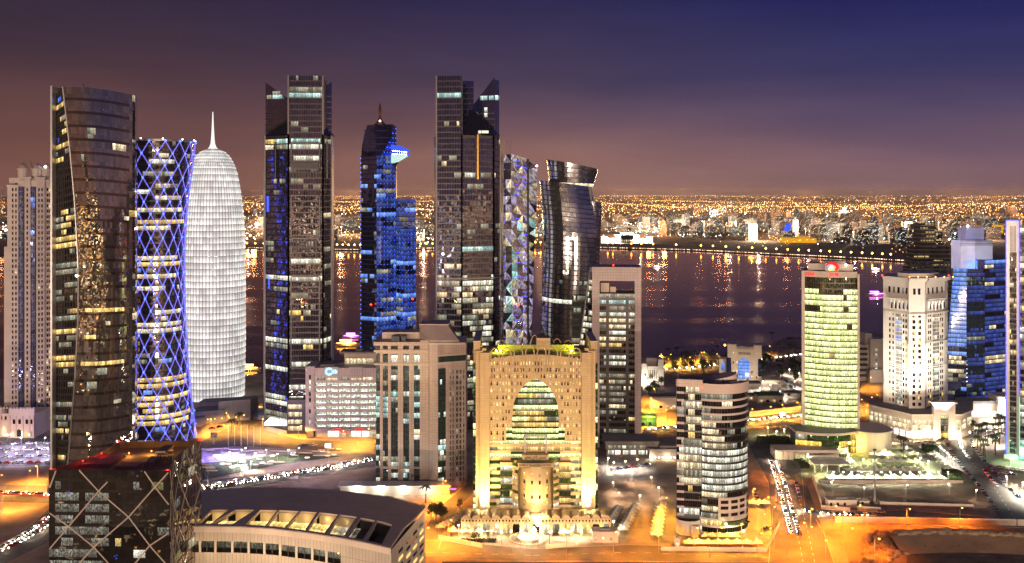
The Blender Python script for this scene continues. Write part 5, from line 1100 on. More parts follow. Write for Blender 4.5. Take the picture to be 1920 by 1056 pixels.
    m = Mesh(); m.lathe([(14, 0), (14, 13), (14.6, 13), (14.6, 14), (.1, 14)], 28, 0, (x(1628), 10)); m.build('round_hall', 'pale_stone', p); core(p, [(x(1485), 5), (x(1540), -3.8), (x(1596), 5), (x(1596), 16), (x(1485), 16)], 0, 12.4, 'dark_concrete', .6)
    for s in (.25, .5, .75): point((B.X + A(s, 0)[0], B.D - 10 + A(s, 0)[1] - 4, 4), 3000, (.8, 1, .25))
    point((B.X + x(1590), B.D - 13, 6), 5000, (1, .75, .1)); spot((B.X + x(1505), B.D - 4, 15), (B.X + x(1505), B.D + 2, 60), 12000, (.95, 1, .45), 70); spot((B.X + x(1640), B.D - 30, 3), (B.X + x(1630), B.D, 10), 9000, (.95, .95, .4), 90)
glass('glass_olive', (.14, .15, .07), .03, .02, .05)
rings_tower()
# ================================================================ right side
def white_tower():
    B = Site(1716, 812); r = B.root('white_stone_tower', 'floodlit white stone tower with heavy cornice and corner bay'); z = B.z; x = B.x
    pts = [B.p(1656, 22), B.p(1664, 19), B.p(1703, 5), (x(1705), 1), (x(1735), 1), B.p(1737, 5), B.p(1771, 16), B.p(1777, 22)]
    zt = z(540); m = Mesh(); m.prism(pts + [B.p(1772, 40), B.p(1664, 40)], 0, zt); m.build('wall', 'white_stone', r)
    wins = {}
    def win(a, b, u, wd, z0, h, k, d=.07):
        n = Vector((b[1] - a[1], a[0] - b[0], 0)).normalized() * d; L = hypot(b[0] - a[0], b[1] - a[1]); e = wd / 2 / L
        p = lambda s: (lerp(a[0], b[0], s) + n.x, lerp(a[1], b[1], s) + n.y); j = R.randint(0, 900)
        q0, q1 = p(u - e), p(u + e); wins.setdefault(k, Mesh()).face([(*q0, z0), (*q1, z0), (*q1, z0 + h), (*q0, z0 + h)], 0, [(j, 0), (j + 1, 0), (j + 1, 1), (j, 1)])
    nf = 19; pitch = (z(585) - z(795)) / nf
    for j in range(nf):
        z0 = z(795) + j * pitch
        for (a, b, us) in ((pts[1], pts[2], (.12, .28, .78, .9)), (pts[3], pts[4], (.28, .36, .64, .72)), (pts[5], pts[6], (.12, .22, .78, .88))):
            for u in us: win(a, b, u, 1.15, z0, 2.3, 'lit_yellow' if R.random() < .2 else 'lit_dim' if R.random() < .15 else 'glass_black')
    f = Facade(r, B.k, 'glass_silver', 'white_stone')
    for (a, b, u0, u1, gl) in ((pts[1], pts[2], .38, .70, 'glass_silver'), (pts[5], pts[6], .32, .68, 'glass_teal')):
        p = lambda s: (lerp(a[0], b[0], s), lerp(a[1], b[1], s) - .4); P = plane(p(u0), p(u1), z(800), z(592))
        f.grid(P, 5, 30, pattern(5, 30, rg_(int(u0 * 100)), .08, .4, ('lit_white', 'lit_cyan', 'lit_dim'), .5, (1, 4), {27: 'lit_bluewash', 25: 'lit_bluewash', 23: 'lit_blue', 22: 'lit_bluewash'} if gl == 'glass_silver' else {28: 'lit_warm', 17: ('lit_yellow', 1, 4)}), .15, glass=gl); f.bands([P], 30, .12, 1, .15); f.fins(P, 5, .2, .2)
    f.done('white_stone')
    def ring(nm, za, zb, d, mat='white_stone'):
        m = Mesh(); q = [(p[0] * (1 + d / 22), p[1] - d) for p in pts] + [B.p(1772, 41), B.p(1664, 41)]; m.prism(q, za, zb, 0, 0, True); m.build(nm, mat, r)
    ring('string_course', z(592), z(589), .5); ring('cornice', z(527), z(522), 2.2); ring('cornice', z(530), z(527), 1.2); ring('string_course', z(693), z(691), .4); ring('string_course', z(646), z(644), .4)
    m = Mesh(); m.prism(pts + [B.p(1772, 40), B.p(1664, 40)], zt, z(527)); m.build('attic', 'white_stone', r)
    for (a, b, us) in ((pts[1], pts[2], (.1, .32, .54, .76, .92)), (pts[3], pts[4], (.35, .65)), (pts[5], pts[6], (.1, .34, .58, .85))):
        for u in us: win(a, b, u, 1.7, z(553), 4.2, 'lit_dim' if R.random() < .3 else 'glass_black')
        if len(us) > 2:                        # flared coving under the attic with lit ribs
            for s0 in [.12 + .19 * q for q in range(5)]:
                p0, p1 = Vector((lerp(a[0], b[0], s0), lerp(a[1], b[1], s0) - .2, z(586))), Vector((lerp(a[0], b[0], s0), lerp(a[1], b[1], s0) - 1.6, z(566))); m = Mesh(); m.tube([p0, (p0 + p1) / 2 + Vector((0, .3, 0)), p1], [.35, .45, .7], 5); m.build('coving_rib', 'white_stone', r)
                win(a, b, s0 + .09, 1.3, z(583), 4.4, 'glass_blue')
            m = Mesh(); n = Vector((b[1] - a[1], a[0] - b[0], 0)).normalized() * 1.7; m.face([(a[0] + n.x, a[1] + n.y, z(566)), (b[0] + n.x, b[1] + n.y, z(566)), (b[0] + n.x, b[1] + n.y, z(562)), (a[0] + n.x, a[1] + n.y, z(562))]); m.face([(a[0], a[1], z(566)), (b[0], b[1], z(566)), (b[0] + n.x, b[1] + n.y, z(566)), (a[0] + n.x, a[1] + n.y, z(566))]); m.face([(a[0] + n.x, a[1] + n.y, z(562)), (b[0] + n.x, b[1] + n.y, z(562)), (b[0], b[1], z(562)), (a[0], a[1], z(562))]); m.build('coving_ledge', 'white_stone', r)
    for k, m in wins.items(): m.build('small_windows', k, r, kind='stuff')
    m = Mesh(); q = [B.p(1683, 14), B.p(1705, 6), B.p(1738, 6), B.p(1752, 14), B.p(1745, 26), B.p(1690, 26)]; m.prism(q, z(522), z(516), 0, 0); q2 = [(p[0] * 1.12, p[1] - (1 if p[1] < 15 else -1)) for p in q]; m.prism(q2, z(516), z(514), 0, 0, True); m.build('roof_lantern', 'white_stone', r)
    lamps(r, 'roof_lamps', [(lerp(pts[2][0], pts[6][0], k / 5), 3.0, z(520)) for k in range(6)], .5, 'lamp_sodium'); lamp_part(r, 'red_beacon', (x(1654, 20), 20, z(521)), .6, 'lamp_red'); lamp_part(r, 'red_beacon', (x(1779, 20), 20, z(521)), .6, 'lamp_red')
    p = thing('hotel_podium', 'cream podium with tall lit windows and portal at foot of white stone tower', 'building', (B.X, B.D - 12, 0)); hz = 15.5
    q = [B.p(1618, 26), B.p(1696, -4), B.p(1786, -4), B.p(1806, 10), B.p(1806, 40), B.p(1618, 40)]
    m = Mesh(); m.prism(q, 0, hz); m.build('wall', 'pale_stone', p); m = Mesh(); m.prism([(a * 1.02, b - .8) for a, b in q], hz, hz + 1.2, 0, 1, True); m.build('cornice', ['white_stone', 'concrete'], p)
    def pw(a, b, n, z0, z1, k, skip=()):
        for i in range(n):
            if i in skip: continue
            s0, s1 = (i + .15) / n, (i + .85) / n; nn = Vector((b[1] - a[1], a[0] - b[0], 0)).normalized() * .1; m = Mesh()
            g = lambda s: (lerp(a[0], b[0], s) + nn.x, lerp(a[1], b[1], s) + nn.y)
            m.face([(*g(s0), z0), (*g(s1), z0), (*g(s1), z1), (*g(s0), z1)], 0, [(i * 2, 0), (i * 2 + 2, 0), (i * 2 + 2, 2), (i * 2, 2)]); m.build('window', k, p)
    pw(q[0], q[1], 9, 6, 12, 'lit_warm'); pw(q[0], q[1], 7, .5, 4.5, 'lit_shop', (0, 1)); pw(q[1], q[2], 9, 6, 12.5, 'lit_warm', (4, 5, 6)); pw(q[1], q[2], 9, .5, 4.5, 'lit_shop', (4, 5, 6)); pw(q[2], q[3], 2, 6, 12, 'lit_warm')
    a, b = x(1729), x(1768); boxp(p, 'portal', a, a + 4.4, -6.5, -3, 0, 24, 'white_stone'); boxp(p, 'portal', b - 4.4, b, -6.5, -3, 0, 24, 'white_stone'); boxp(p, 'portal_head', a + 4.4, b - 4.4, -6.5, -3, 17.5, 24, 'white_stone'); boxp(p, 'portal_cornice', a - 1, b + 1, -7.5, -2, 24, 25.2, 'white_stone')
    boxp(p, 'frieze', a + 1.5, b - 1.5, -6.65, -6.45, 19, 22.5, 'pale_stone'); f = Facade(p, B.k, 'glass_green', 'band_dark'); P = plane((a + 4.4, -4.6), (b - 4.4, -4.6), 0, 17.5); f.grid(P, 5, 4, pattern(5, 4, rg_(1), .2, .4, ('lit_dim', 'lit_warm'), .7, (2, 4), {0: 'lit_gold', 3: 'lit_lime'}), .2); f.fins(P, 5, .15, .2); f.bands([P], 4, .15); f.done()
    for k, (sx_, dy, h, pw_) in enumerate(((1640, 14, 40, 67600), (1672, 0, 60, 88400), (1702, -6, 70, 104000), (1738, -6, 70, 104000), (1790, 4, 60, 78000), (1690, 5, 95, 78000), (1750, 2, 95, 78000))):
        spot((B.X + x(sx_), B.D + dy - 26, 17), (B.X + x(sx_) * .6, B.D + 12, h), pw_, (1, .93, .80), 75)
    for px_ in (1650, 1690, 1725, 1770, 1795): point((B.X + x(px_), B.D - 24, 4), 5000, (1, .78, .5)); lamp_part(p, 'bracket_lamp', (x(px_), -6, 5), .6, 'lamp_white')
white_tower()
def blue_glass_tower():
    B = Site(1830, 768); r = B.root('blue_glass_tower', 'blue washed faceted glass tower with stepped white lit crown'); z = B.z; x = B.x
    f = Facade(r, B.k, 'glass_blue', 'band_blue'); bw, W_, Dm = 'lit_bluewash', 'lit_white', 'lit_dim'
    P1 = bil((x(1773), 6, 0), (x(1812), 0, 0), (x(1797), 8, z(505)), (x(1817), 3, z(505))); nf = 32
    lo = {j: [(bw, 0, 8)] for j in range(14, 32)}; lo.update({10: ('lit_warm', 0, 7), 8: ('lit_warm', 1, 7), 11: ('lit_warm', 1, 6), 12: (bw, 0, 8), 6: ('lit_dim', 1, 5)})
    f.grid(P1, 8, nf, pattern(8, nf, rg_(3), 0, .5, (bw, Dm), .4, (2, 4), lo), .2); f.bands([P1], nf, .2, 1, .2); f.fins(P1, 8, .1, .15)
    P2 = plane((x(1812), 0), (x(1850), 3), 0, z(512)); f.grid(P2, 9, 32, pattern(9, 32, rg_(4), .45, .4, ('blueface_glow', 'blueface_glow', 'lit_dim'), .25, (1, 2)), .2, glass='glass_teal'); f.bands([P2], 32, .2); f.fins(P2, 9, .1, .15)
    P3 = plane((x(1850), 3), B.p(1888, 14), 0, z(487, 14)); f.grid(P3, 10, 34, pattern(10, 34, rg_(5), .6, .9, ('blueface_glow',) * 8 + (bw, 'lit_warm'), .7, (2, 5)), .2, glass='glass_navy'); f.bands([P3], 34, .2)
    f.done()
    for (poly, zb, nm) in (([B.p(1797, 9), (x(1816), 4), (x(1850), 4), (x(1850), 26), B.p(1797, 26)], z(506), 'core'), ([(x(1850), 4), B.p(1887, 15), B.p(1886, 40), (x(1850), 40)], z(488, 14), 'right_core')): core(r, poly, 0, zb, 'band_blue', .6, nm)
    boxp(r, 'crown_block', B.x(1799, 12), B.x(1826, 12), 10, 26, z(506, 10), z(452, 10), 'lit_panel'); boxp(r, 'crown_side', B.x(1826, 12), B.x(1861, 12), 12, 30, z(487, 12), z(452, 12), 'lit_panel_grey')
    for k in range(4): boxp(r, 'crown_louvre', B.x(1799, 12) - .2, B.x(1861, 12) + .2, 9.7, 9.95, z(450 + 3 * k, 10) - .5, z(450 + 3 * k, 10), 'band_grey')
    boxp(r, 'crown_top', B.x(1812, 14), B.x(1845, 14), 14, 28, z(452, 12), z(427, 14), 'lit_panel_blue'); m = Mesh()
    for _ in range(150): m.octa((B.x(R.uniform(1813, 1833), 9), 9.2, z(R.uniform(489, 505), 9)), .32)
    m.build('crown_lamps', 'lamp_blue', r, kind='stuff')
    for j in range(26): lamp_part(r, 'corner_lamp', (lerp(x(1812), x(1816.5), .2 + j / 34), lerp(0, 3, .2 + j / 34) - .5, lerp(0, z(505), .2 + j / 34)), .55, 'strip_white')
    lamp_part(r, 'beacon', (B.x(1814, 14), 13.5, z(424, 14)), .9, 'lamp_cold')
    p = thing('low_mall', 'low pale building with fluted lit facade behind hotel podium', 'building', (B.X - 4, B.D - 25, 0)); boxp(p, 'wall', x(1788), x(1848), 0, 12, 0, 10, 'pale_stone'); boxp(p, 'tower_wall', x(1846), x(1880), -4, 12, 0, 16, 'white_stone'); boxp(p, 'fascia', x(1786), x(1850), -1, 12, 10, 12, 'concrete')
    for k in range(5): boxp(p, 'light_fin', x(1848) + k * 2.0, x(1848) + k * 2.0 + .5, -4.4, -4, 2, 14, 'strip_white')
    for k in range(5): quad(p, 'shopfront', x(1790) + k * 5, x(1790) + k * 5 + 4, -.1, .5, 4, 'lit_shop', 3)
    point((B.X + x(1850), B.D - 36, 6), 12000, (.9, .95, 1)); point((B.X + x(1810), B.D - 34, 5), 8000, (1, .9, .75))
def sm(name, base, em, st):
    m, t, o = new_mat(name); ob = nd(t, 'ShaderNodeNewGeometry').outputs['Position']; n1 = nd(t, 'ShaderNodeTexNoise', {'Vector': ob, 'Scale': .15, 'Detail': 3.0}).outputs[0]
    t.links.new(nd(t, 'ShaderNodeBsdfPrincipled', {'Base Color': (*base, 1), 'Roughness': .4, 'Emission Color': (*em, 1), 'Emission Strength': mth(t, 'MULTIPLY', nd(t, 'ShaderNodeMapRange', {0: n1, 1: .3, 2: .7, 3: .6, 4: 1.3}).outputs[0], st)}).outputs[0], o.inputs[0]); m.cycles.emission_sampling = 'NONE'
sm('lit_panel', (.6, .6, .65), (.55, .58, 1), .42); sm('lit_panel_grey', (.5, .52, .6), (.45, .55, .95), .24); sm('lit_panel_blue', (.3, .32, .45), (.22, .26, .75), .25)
blue_glass_tower()
def edge_tower():
    B = Site(1906, 862); r = B.root('blue_edged_tower', 'grey tower edged with blue light strips at the right border', 'tower', face=True); z = B.z; x = B.x; zt = z(414)
    f = Facade(r, B.k, 'glass_dark', 'band_grey'); boxp(r, 'side_wall', x(1886), x(1893), 0, 22, 0, zt, 'alu'); boxp(r, 'side_wall', x(1906), x(1911), 0, 22, 0, zt, 'alu'); boxp(r, 'head_wall', x(1893), x(1906), 0, 22, z(473), zt, 'alu')
    for k in range(5): boxp(r, 'head_slot', x(1894 + k * 2.4), x(1894 + k * 2.4) + .35, -.12, .3, z(472), z(424), 'dark_metal')
    P = plane((x(1893), .8), (x(1906), .8), 0, z(473)); f.grid(P, 5, 40, pattern(5, 40, rg_(8), .03, .35, ('lit_dim', 'lit_warm', 'lit_yellow'), .3, (1, 3)), .25); f.bands([P], 40, .22, 1, .3); f.fins(P, 5, .1, .15)
    Q = plane((x(1912), -3), (x(1975), -3), 0, zt); f.grid(Q, 14, 34, pattern(14, 34, rg_(9), .12, .6, ('lit_white', 'lit_warm', 'lit_yellow', 'lit_dim'), .5, (1, 4), {0: 'lit_cyan', 1: 'lit_white', 2: 'lit_cyan'}), .35); f.bands([Q], 34, .35, 1, .3); f.done()
    for px, y_ in ((1886, -.5), (1911.5, -3.4)): boxp(r, 'light_strip', x(px) - .3, x(px) + .3, y_, y_ + .4, z(855 if px < 1900 else 740), zt, 'strip_blue')
    boxp(r, 'light_strip', x(1886), x(1912), -.5, -.1, zt, zt + .6, 'strip_blue'); boxp(r, 'light_strip', x(1911.5) - .25, x(1911.5) + .25, -3.4, -3, 0, z(742), 'strip_green')
    core(r, [(x(1893), 1.5), (x(1912), 1.5), (x(1975), -2.3), (x(1975), 24), (x(1886) + .3, 22)], 0, zt - .5, 'dark_concrete', .1); boxp(r, 'base_slab', x(1882), x(1912), -1.5, 8, 0, 3, 'white_stone')
    point((B.X + x(1905), B.D - 6, 5), 9000, (.25, 1, .5)); point((B.X + x(1930), B.D - 10, 5), 9000, (.3, 1, .55))
edge_tower()
def unfinished_tower():
    B = Site(1748, 700); r = B.root('unfinished_tower', 'dark tower under construction with bare lit floor slabs and tower crane'); z = B.z; x = B.x
    st = [(1702, 1793, 700, 545), (1706, 1793, 545, 500), (1714, 1790, 500, 462), (1727, 1762, 462, 418)]
    for a, b, ya, yb in st:
        boxp(r, 'core', x(a) + 2.5, x(b) - 2.5, 4, 22, z(ya), z(yb) - 1, 'dark_concrete')
        yy = ya
        while yy > yb + 1:
            s0 = x(a) + R.uniform(0, 2.5); s1 = x(b) - R.uniform(0, 3); boxp(r, 'floor_slab', s0, s1, R.uniform(0, 1.5), 24, z(yy) - .4, z(yy) + .4, 'concrete')
            if R.random() < .75 and yy < 560:
                p0 = lerp(s0, s1, R.choice((0, 0, .35, .5))); p1 = min(s1, p0 + R.uniform(6, 16)); quad(r, 'window', p0, p1, 3.8, z(yy) + .5, z(yy) + 1.9, 'lit_raw', 4)
            for c in range(5): boxp(r, 'column', lerp(s0, s1, (c + .3) / 5), lerp(s0, s1, (c + .3) / 5) + .6, 1.6, 2.2, z(yy) + .4, z(yy - 7.4) - .4, 'dark_concrete')
            yy -= 7.8
    m = Mesh()                                 # steel truss on the shoulder
    for i in range(9):
        xa, xb = x(1704 + i * 8), x(1712 + i * 8); m.tube([(xa, -4, z(503)), (xb, -4, z(490))] if i % 2 else [(xa, -4, z(490)), (xb, -4, z(503))], .5, 4); m.tube([(xa, -4, z(503)), (xa, -4, z(490))], .4, 4)
    for yy in (503, 490): m.tube([(x(1704), -4, z(yy)), (x(1776), -4, z(yy))], .6, 4)
    m.tube([(x(1774), -4, z(490)), (x(1774), -4, z(540))], .7, 4); m.tube([(x(1706), -4, z(490)), (x(1706), -4, z(560))], .7, 4); m.build('truss', 'steel', r)
    c = thing('tower_crane', 'slender lattice tower crane rising beside unfinished tower', 'crane', (B.X + x(1771), B.D + 2, 0)); h = z(462); m = Mesh()
    for dx, dy in ((0, 0), (1.6, 0), (0, 1.6), (1.6, 1.6)): m.tube([(dx, dy, 0), (dx, dy, h)], .22, 4)
    for k in range(int(h / 3)): m.tube([(0, 0, k * 3), (1.6, 0, k * 3 + 3)], .14, 3); m.tube([(0, 1.6, k * 3 + 3), (0, 0, k * 3)], .14, 3)
    m.build('mast', 'steel', c); m = Mesh(); tip = (x(1814) - x(1771), 0, z(416)); m.tube([(0, .8, h), tip], .4, 4); m.tube([(.5, .8, h + 4), tip], .2, 4)
    for k in range(1, 12): s = k / 12; m.tube([(tip[0] * s, .5, lerp(h, tip[2], s)), (tip[0] * s, .5, lerp(h + 4, tip[2], s))], .12, 3)
    m.tube([(0, .8, h), (-9, .8, h + 1)], .5, 4); m.build('jib', 'steel', c); m = Mesh(); m.box(-10, -7, 0, 1.6, h - 1.5, h + 1); m.build('counterweight', 'concrete', c)
    for k, s in enumerate((.25, .5, .75)): lamp_part(c, 'jib_lamp', (tip[0] * s, 0, lerp(h + 1, tip[2], s)), .75, 'lamp_cold')
lit('lit_raw', (1, .75, .3), .55, var=.6, clutter=.5); unfinished_tower()
# ================================================================ foreground and low buildings
def lattice_block():
    zr = 60.0; q = [gp(92, 881, zr), gp(318, 883, zr), gp(377, 826, zr), gp(224, 828, zr)]; X0, D0 = gp(205, 882, zr)
    r = thing('dark_office_block', 'black glass office block with cream diagonal struts and red lit rooftop', 'tower', (X0, D0, 0)); L = [(a - X0, b - D0) for a, b in q]
    f = Facade(r, 5.0, 'glass_black', 'band_dark'); nf = 14; P = plane(L[0], L[1], 0, zr)
    rows = {11: [('lit_grey', 1, 5), ('lit_grey', 6, 10)], 10: [('lit_grey', 1, 5), ('lit_grey', 6, 10)], 9: [('lit_grey', 1, 4), ('lit_grey', 6, 8), ('lit_grey', 8, 10)], 8: [('lit_grey', 1, 10), ('lit_grey', 18, 20)], 7: [('lit_grey', 2, 4), ('lit_grey', 7, 10), ('lit_yellow', 11, 12)], 6: [('lit_grey', 1, 7), ('lit_white', 14, 16)], 12: [('lit_grey', 1, 2), ('lit_grey', 14, 15), ('lit_olive', 17, 19)], 5: [('lit_grey', 0, 9)]}
    f.grid(P, 20, nf, pattern(20, nf, rg_(6), 0, .3, ('lit_grey',), .3, (1, 3), rows), .3); f.bands([P], nf, .3, 1, .08, 'glass_black'); f.fins(P, 20, .08, .1)
    def C(s, t):
        a, b = L[1], L[2]; n = Vector((b[1] - a[1], a[0] - b[0], 0)).normalized(); k = -3.2 * sin(pi * s)
        return (lerp(a[0], b[0], s) + n.x * k, lerp(a[1], b[1], s) + n.y * k, t * zr)
    def E(s, t):
        a, b = L[3], L[0]; n = Vector((b[1] - a[1], a[0] - b[0], 0)).normalized(); k = -3.0 * sin(pi * s)
        return (lerp(a[0], b[0], s) + n.x * k, lerp(a[1], b[1], s) + n.y * k, t * zr)
    f.grid(C, 16, nf, pattern(16, nf, rg_(7), 0, .3, ('lit_dim', 'lit_olive'), .2, (1, 3), {9: ('lit_grey', 5, 9)}), .12, glass='glass_brown'); f.fins(C, 16, .06, .08)
    f.grid(E, 12, nf, None, .1); f.done('glass_black'); f.mul = Mesh()
    k = 5.0; sx = lambda px: (px - 205) * D0 / F; sz = lambda py: H - (py - HZ) * D0 / F
    Y0 = lambda xx: lerp(L[0][1], L[1][1], (xx - L[0][0]) / (L[1][0] - L[0][0]))
    for ln in ([(148, 882), (185, 921), (242, 969), (282, 1022), (318, 1062)], [(272, 883), (292, 912), (318, 945)], [(317, 885), (292, 912), (242, 969), (176, 1026), (140, 1066), (92, 1118)], [(202, 903), (185, 921), (128, 988), (92, 1030)], [(92, 963), (128, 988), (176, 1026), (230, 1085), (262, 1130)], [(318, 998), (282, 1022), (230, 1085), (200, 1130)], [(92, 915), (104, 883)]):
        m = Mesh(); m.tube([(sx(a), Y0(sx(a)) - .25, sz(b)) for a, b in ln], .27, 4); m.build('strut', 'strut_cream', r)
    for s0, dr in ((0, 1), (.33, 1), (.66, 1), (-.33, 1), (.33, -1), (.66, -1), (1.0, -1), (1.33, -1)):
        for t0 in (1.0, .55, .1):
            pts = []
            for i in range(9):
                s, t = s0 + dr * .33 * 2 * i / 8, t0 - .62 * i / 8
                if -.001 <= s <= 1.001 and t > 0: pts.append(off(C, min(max(s, 0), 1), t, .2))
            if len(pts) > 2: m = Mesh(); m.tube(pts, .2, 4); m.build('strut', 'strut_cream', r)
    top = [C(i / 12, 1) for i in range(13)] + [E(i / 12, 1) for i in range(13)]
    m = Mesh(); m.face([(a, b, zr - 2.6) for a, b, c in top]); m.build('roof_deck', 'rooftop', r)
    m = Mesh(); n = len(top); cx_ = sum(p[0] for p in top) / n; cyy = sum(p[1] for p in top) / n; ins = [(lerp(p[0], cx_, .03), lerp(p[1], cyy, .03)) for p in top]
    for i in range(n):
        j = (i + 1) % n; a, b, c, d = top[i], top[j], ins[j], ins[i]; m.face([(a[0], a[1], zr), (b[0], b[1], zr), (c[0], c[1], zr), (d[0], d[1], zr)]); m.face([(d[0], d[1], zr), (c[0], c[1], zr), (c[0], c[1], zr - 2.6), (d[0], d[1], zr - 2.6)])
    m.build('parapet', 'rooftop', r)
    U = lambda px, py: (lambda g: (g[0] - X0, g[1] - D0))(gp(px, py, zr - 2.6))
    for a, b, h in (((150, 878), (236, 858), 1.6), ((292, 862), (326, 850), 3.4), ((215, 880), (268, 872), 1.2), ((270, 878), (302, 866), 2.2)):
        p, q_ = U(*a), U(*b); boxp(r, 'roof_plant', min(p[0], q_[0]), max(p[0], q_[0]), min(p[1], q_[1]), max(p[1], q_[1]), zr - 2.6, zr - 2.6 + h, 'rooftop')
    for kx in range(6): p = U(296 + kx * 5, 866); boxp(r, 'roof_fin', p[0], p[0] + .3, p[1] - 1.5, p[1], zr - 2.6, zr + .6, 'rooftop')
    for (px, py) in ((242, 856), (284, 852), (302, 853), (346, 850), (140, 877), (166, 864), (208, 846)):
        p = U(px, py); lamp_part(r, 'parapet_lamp', (p[0], p[1], zr - 1.2), .3, 'lamp_sodium'); point((X0 + p[0], D0 + p[1] - .8, zr - .8), 600, (1, .55, .12), None, .3)
    for (px, py, pw_) in ((316, 883, 200), (242, 853, 160), (222, 829, 120), (376, 827, 100), (94, 881, 120), (190, 852, 160), (155, 866, 200)):
        p = (lambda g: (g[0] - X0, g[1] - D0))(gp(px, py, zr)); lamp_part(r, 'red_beacon', (p[0] * .985, p[1] - .2, zr + .4), .33, 'lamp_red'); point((X0 + p[0] * .96, D0 + p[1] + .6, zr + .9), pw_, (1, .04, .02), None, .3)
    core(r, [(L[0][0] + 1, 1), (L[1][0] - 3.5, 1), (L[2][0] - 3.5, L[2][1] - 1), (L[3][0] + 3, L[3][1] - 1)], 0, zr - 3, 'dark_concrete', .5)
wall('rooftop', (.34, .22, .13), .85, .2, .3); wall('strut_cream', (.40, .33, .27), .5, .1)
lit('lit_grey', (.62, .62, .5), .26, var=.7, clutter=.95); lit('lit_olive', (.7, .65, .2), .22, var=.7)
lattice_block()
def curved_roof_hall():
    zr = 26.0; X0, D0 = gp(600, 1000, zr); W2 = lambda px, py, zz=zr: (lambda g: (g[0] - X0, g[1] - D0))(gp(px, py, zz))
    r = thing('curved_roof_hall', 'low hall with broad dark curved roof and lit skylight openings along its edge', 'building', (X0, D0, 0))
    front = [(250, 990), (330, 986), (381, 986), (450, 987), (514, 991), (580, 999), (638, 1008), (690, 1018), (733, 1028)]; mid = [(250, 962), (330, 957), (400, 956), (470, 956), (530, 957), (600, 961), (660, 968), (715, 978), (757, 990)]
    back = [(800, 950), (730, 931), (638, 920), (545, 915), (460, 915), (378, 921), (250, 942)]
    m = Mesh(); poly = [W2(*p) for p in mid] + [(W2(757, 990)[0], W2(757, 990)[1])] + [W2(*p) for p in back]; m.prism(poly, zr - 1.0, zr, 0, 0, True); m.build('roof', 'roof_brown', r)
    m = Mesh()
    fr = [W2(*p) for p in front]; n = len(fr)
    fr2 = [W2(a, b - 4) for a, b in front]; m.prism(fr + fr2[::-1], zr - 1.0, zr, 0, 0, True); m.build('roof_edge', 'roof_brown', r)
    ops = [(398, 428, 371, 398), (442, 478, 396, 436), (488, 520, 460, 497), (523, 561, 499, 533), (561, 594, 533, 572), (599, 634, 576, 608), (634, 669, 612, 644), (676, 703, 650, 680), (707, 735, 688, 716)]
    fy = lambda px: pick(front)(px) - 4; my = lambda px: pick(mid)(px)
    ed = [(340, 320)] + [(a, c) for t_ in ops for a, c in ((t_[0], t_[2]), (t_[1], t_[3]))] + [(757, 733)]
    for i in range(0, len(ed), 2):
        (a, c), (b, d_) = ed[i], ed[i + 1]
        if b - a < 2: b += 3; d_ += 3
        m = Mesh(); m.prism([W2(c, fy(c)), W2(d_, fy(d_)), W2(b, my(b)), W2(a, my(a))], zr - 1.4, zr + .02, 0, 0, True); m.build('roof_beam', 'roof_brown', r)
    for i, (a, b, c, d_) in enumerate(ops):
        p, q_ = W2(a, my(a)), W2(b, my(b)); m = Mesh(); u = R.randint(0, 99); m.face([(p[0], p[1] - .1, zr - 5), (q_[0], q_[1] - .1, zr - 5), (q_[0], q_[1] - .1, zr - 1), (p[0], p[1] - .1, zr - 1)], 0, [(u, 0), (u + 4, 0), (u + 4, 1), (u, 1)]); m.build('skylight_wall', 'cream' if i < 7 else 'dark_concrete', r)
        p0, p1 = W2(c, fy(c)), W2(d_, fy(d_)); m = Mesh(); m.face([(p0[0] - 2, p0[1], zr - 5), (p1[0] + 2, p1[1], zr - 5), (q_[0] + 2, q_[1], zr - 5), (p[0] - 2, p[1], zr - 5)], 0, [(0, 0), (5, 0), (5, 3), (0, 3)]); m.build('skylight_floor', 'lit_yellow' if i < 6 else 'lit_dim' if i == 6 else 'dark_concrete', r)
        if i < 7: point(((p[0] + q_[0]) / 2 + X0 - .8, p[1] + D0 - 3.0, zr - 2.6), 260 if i < 6 else 90, (1, .72, .3), None, .3)
    # facade: fascia, recessed panels, open bays between piers
    def strip(nm, ins_, za, zb, mat, a=0, b=n - 1):
        m = Mesh()
        for i in range(a, b):
            p, q_ = fr[i], fr[i + 1]; w = hypot(q_[0] - p[0], q_[1] - p[1]); m.face([(p[0], p[1] + ins_, za), (q_[0], q_[1] + ins_, za), (q_[0], q_[1] + ins_, zb), (p[0], p[1] + ins_, zb)], 0, [(i * w, za), (i * w + w, za), (i * w + w, zb), (i * w, zb)])
            m.face([(p[0], p[1] + ins_, za), (p[0], p[1] + ins_ + 2, za), (q_[0], q_[1] + ins_ + 2, za), (q_[0], q_[1] + ins_, za)])
        m.build(nm, mat, r)
    strip('fascia', -.25, zr - 2.6, zr - .3, 'cream'); strip('upper_wall', 1.2, zr - 6.8, zr - 2.6, 'hall_panel'); strip('lower_wall', 1.2, 0, zr - 11.5, 'hall_panel')
    strip('end_wall', 1.25, zr - 11.5, zr - 6.8, 'hall_panel', 6, n - 1)
    for i in range(26):
        s = i / 26 * 6; k = int(s); p = (lerp(fr[k][0], fr[k + 1][0], s - k), lerp(fr[k][1], fr[k + 1][1], s - k)); big = i % 2 == 0
        boxp(r, 'pier' if big else 'mullion', p[0] - (.45 if big else .1), p[0] + (.45 if big else .1), p[1] + 1.1, p[1] + 1.9, zr - 11.5, zr - 6.8, 'cream' if big else 'dark_metal')
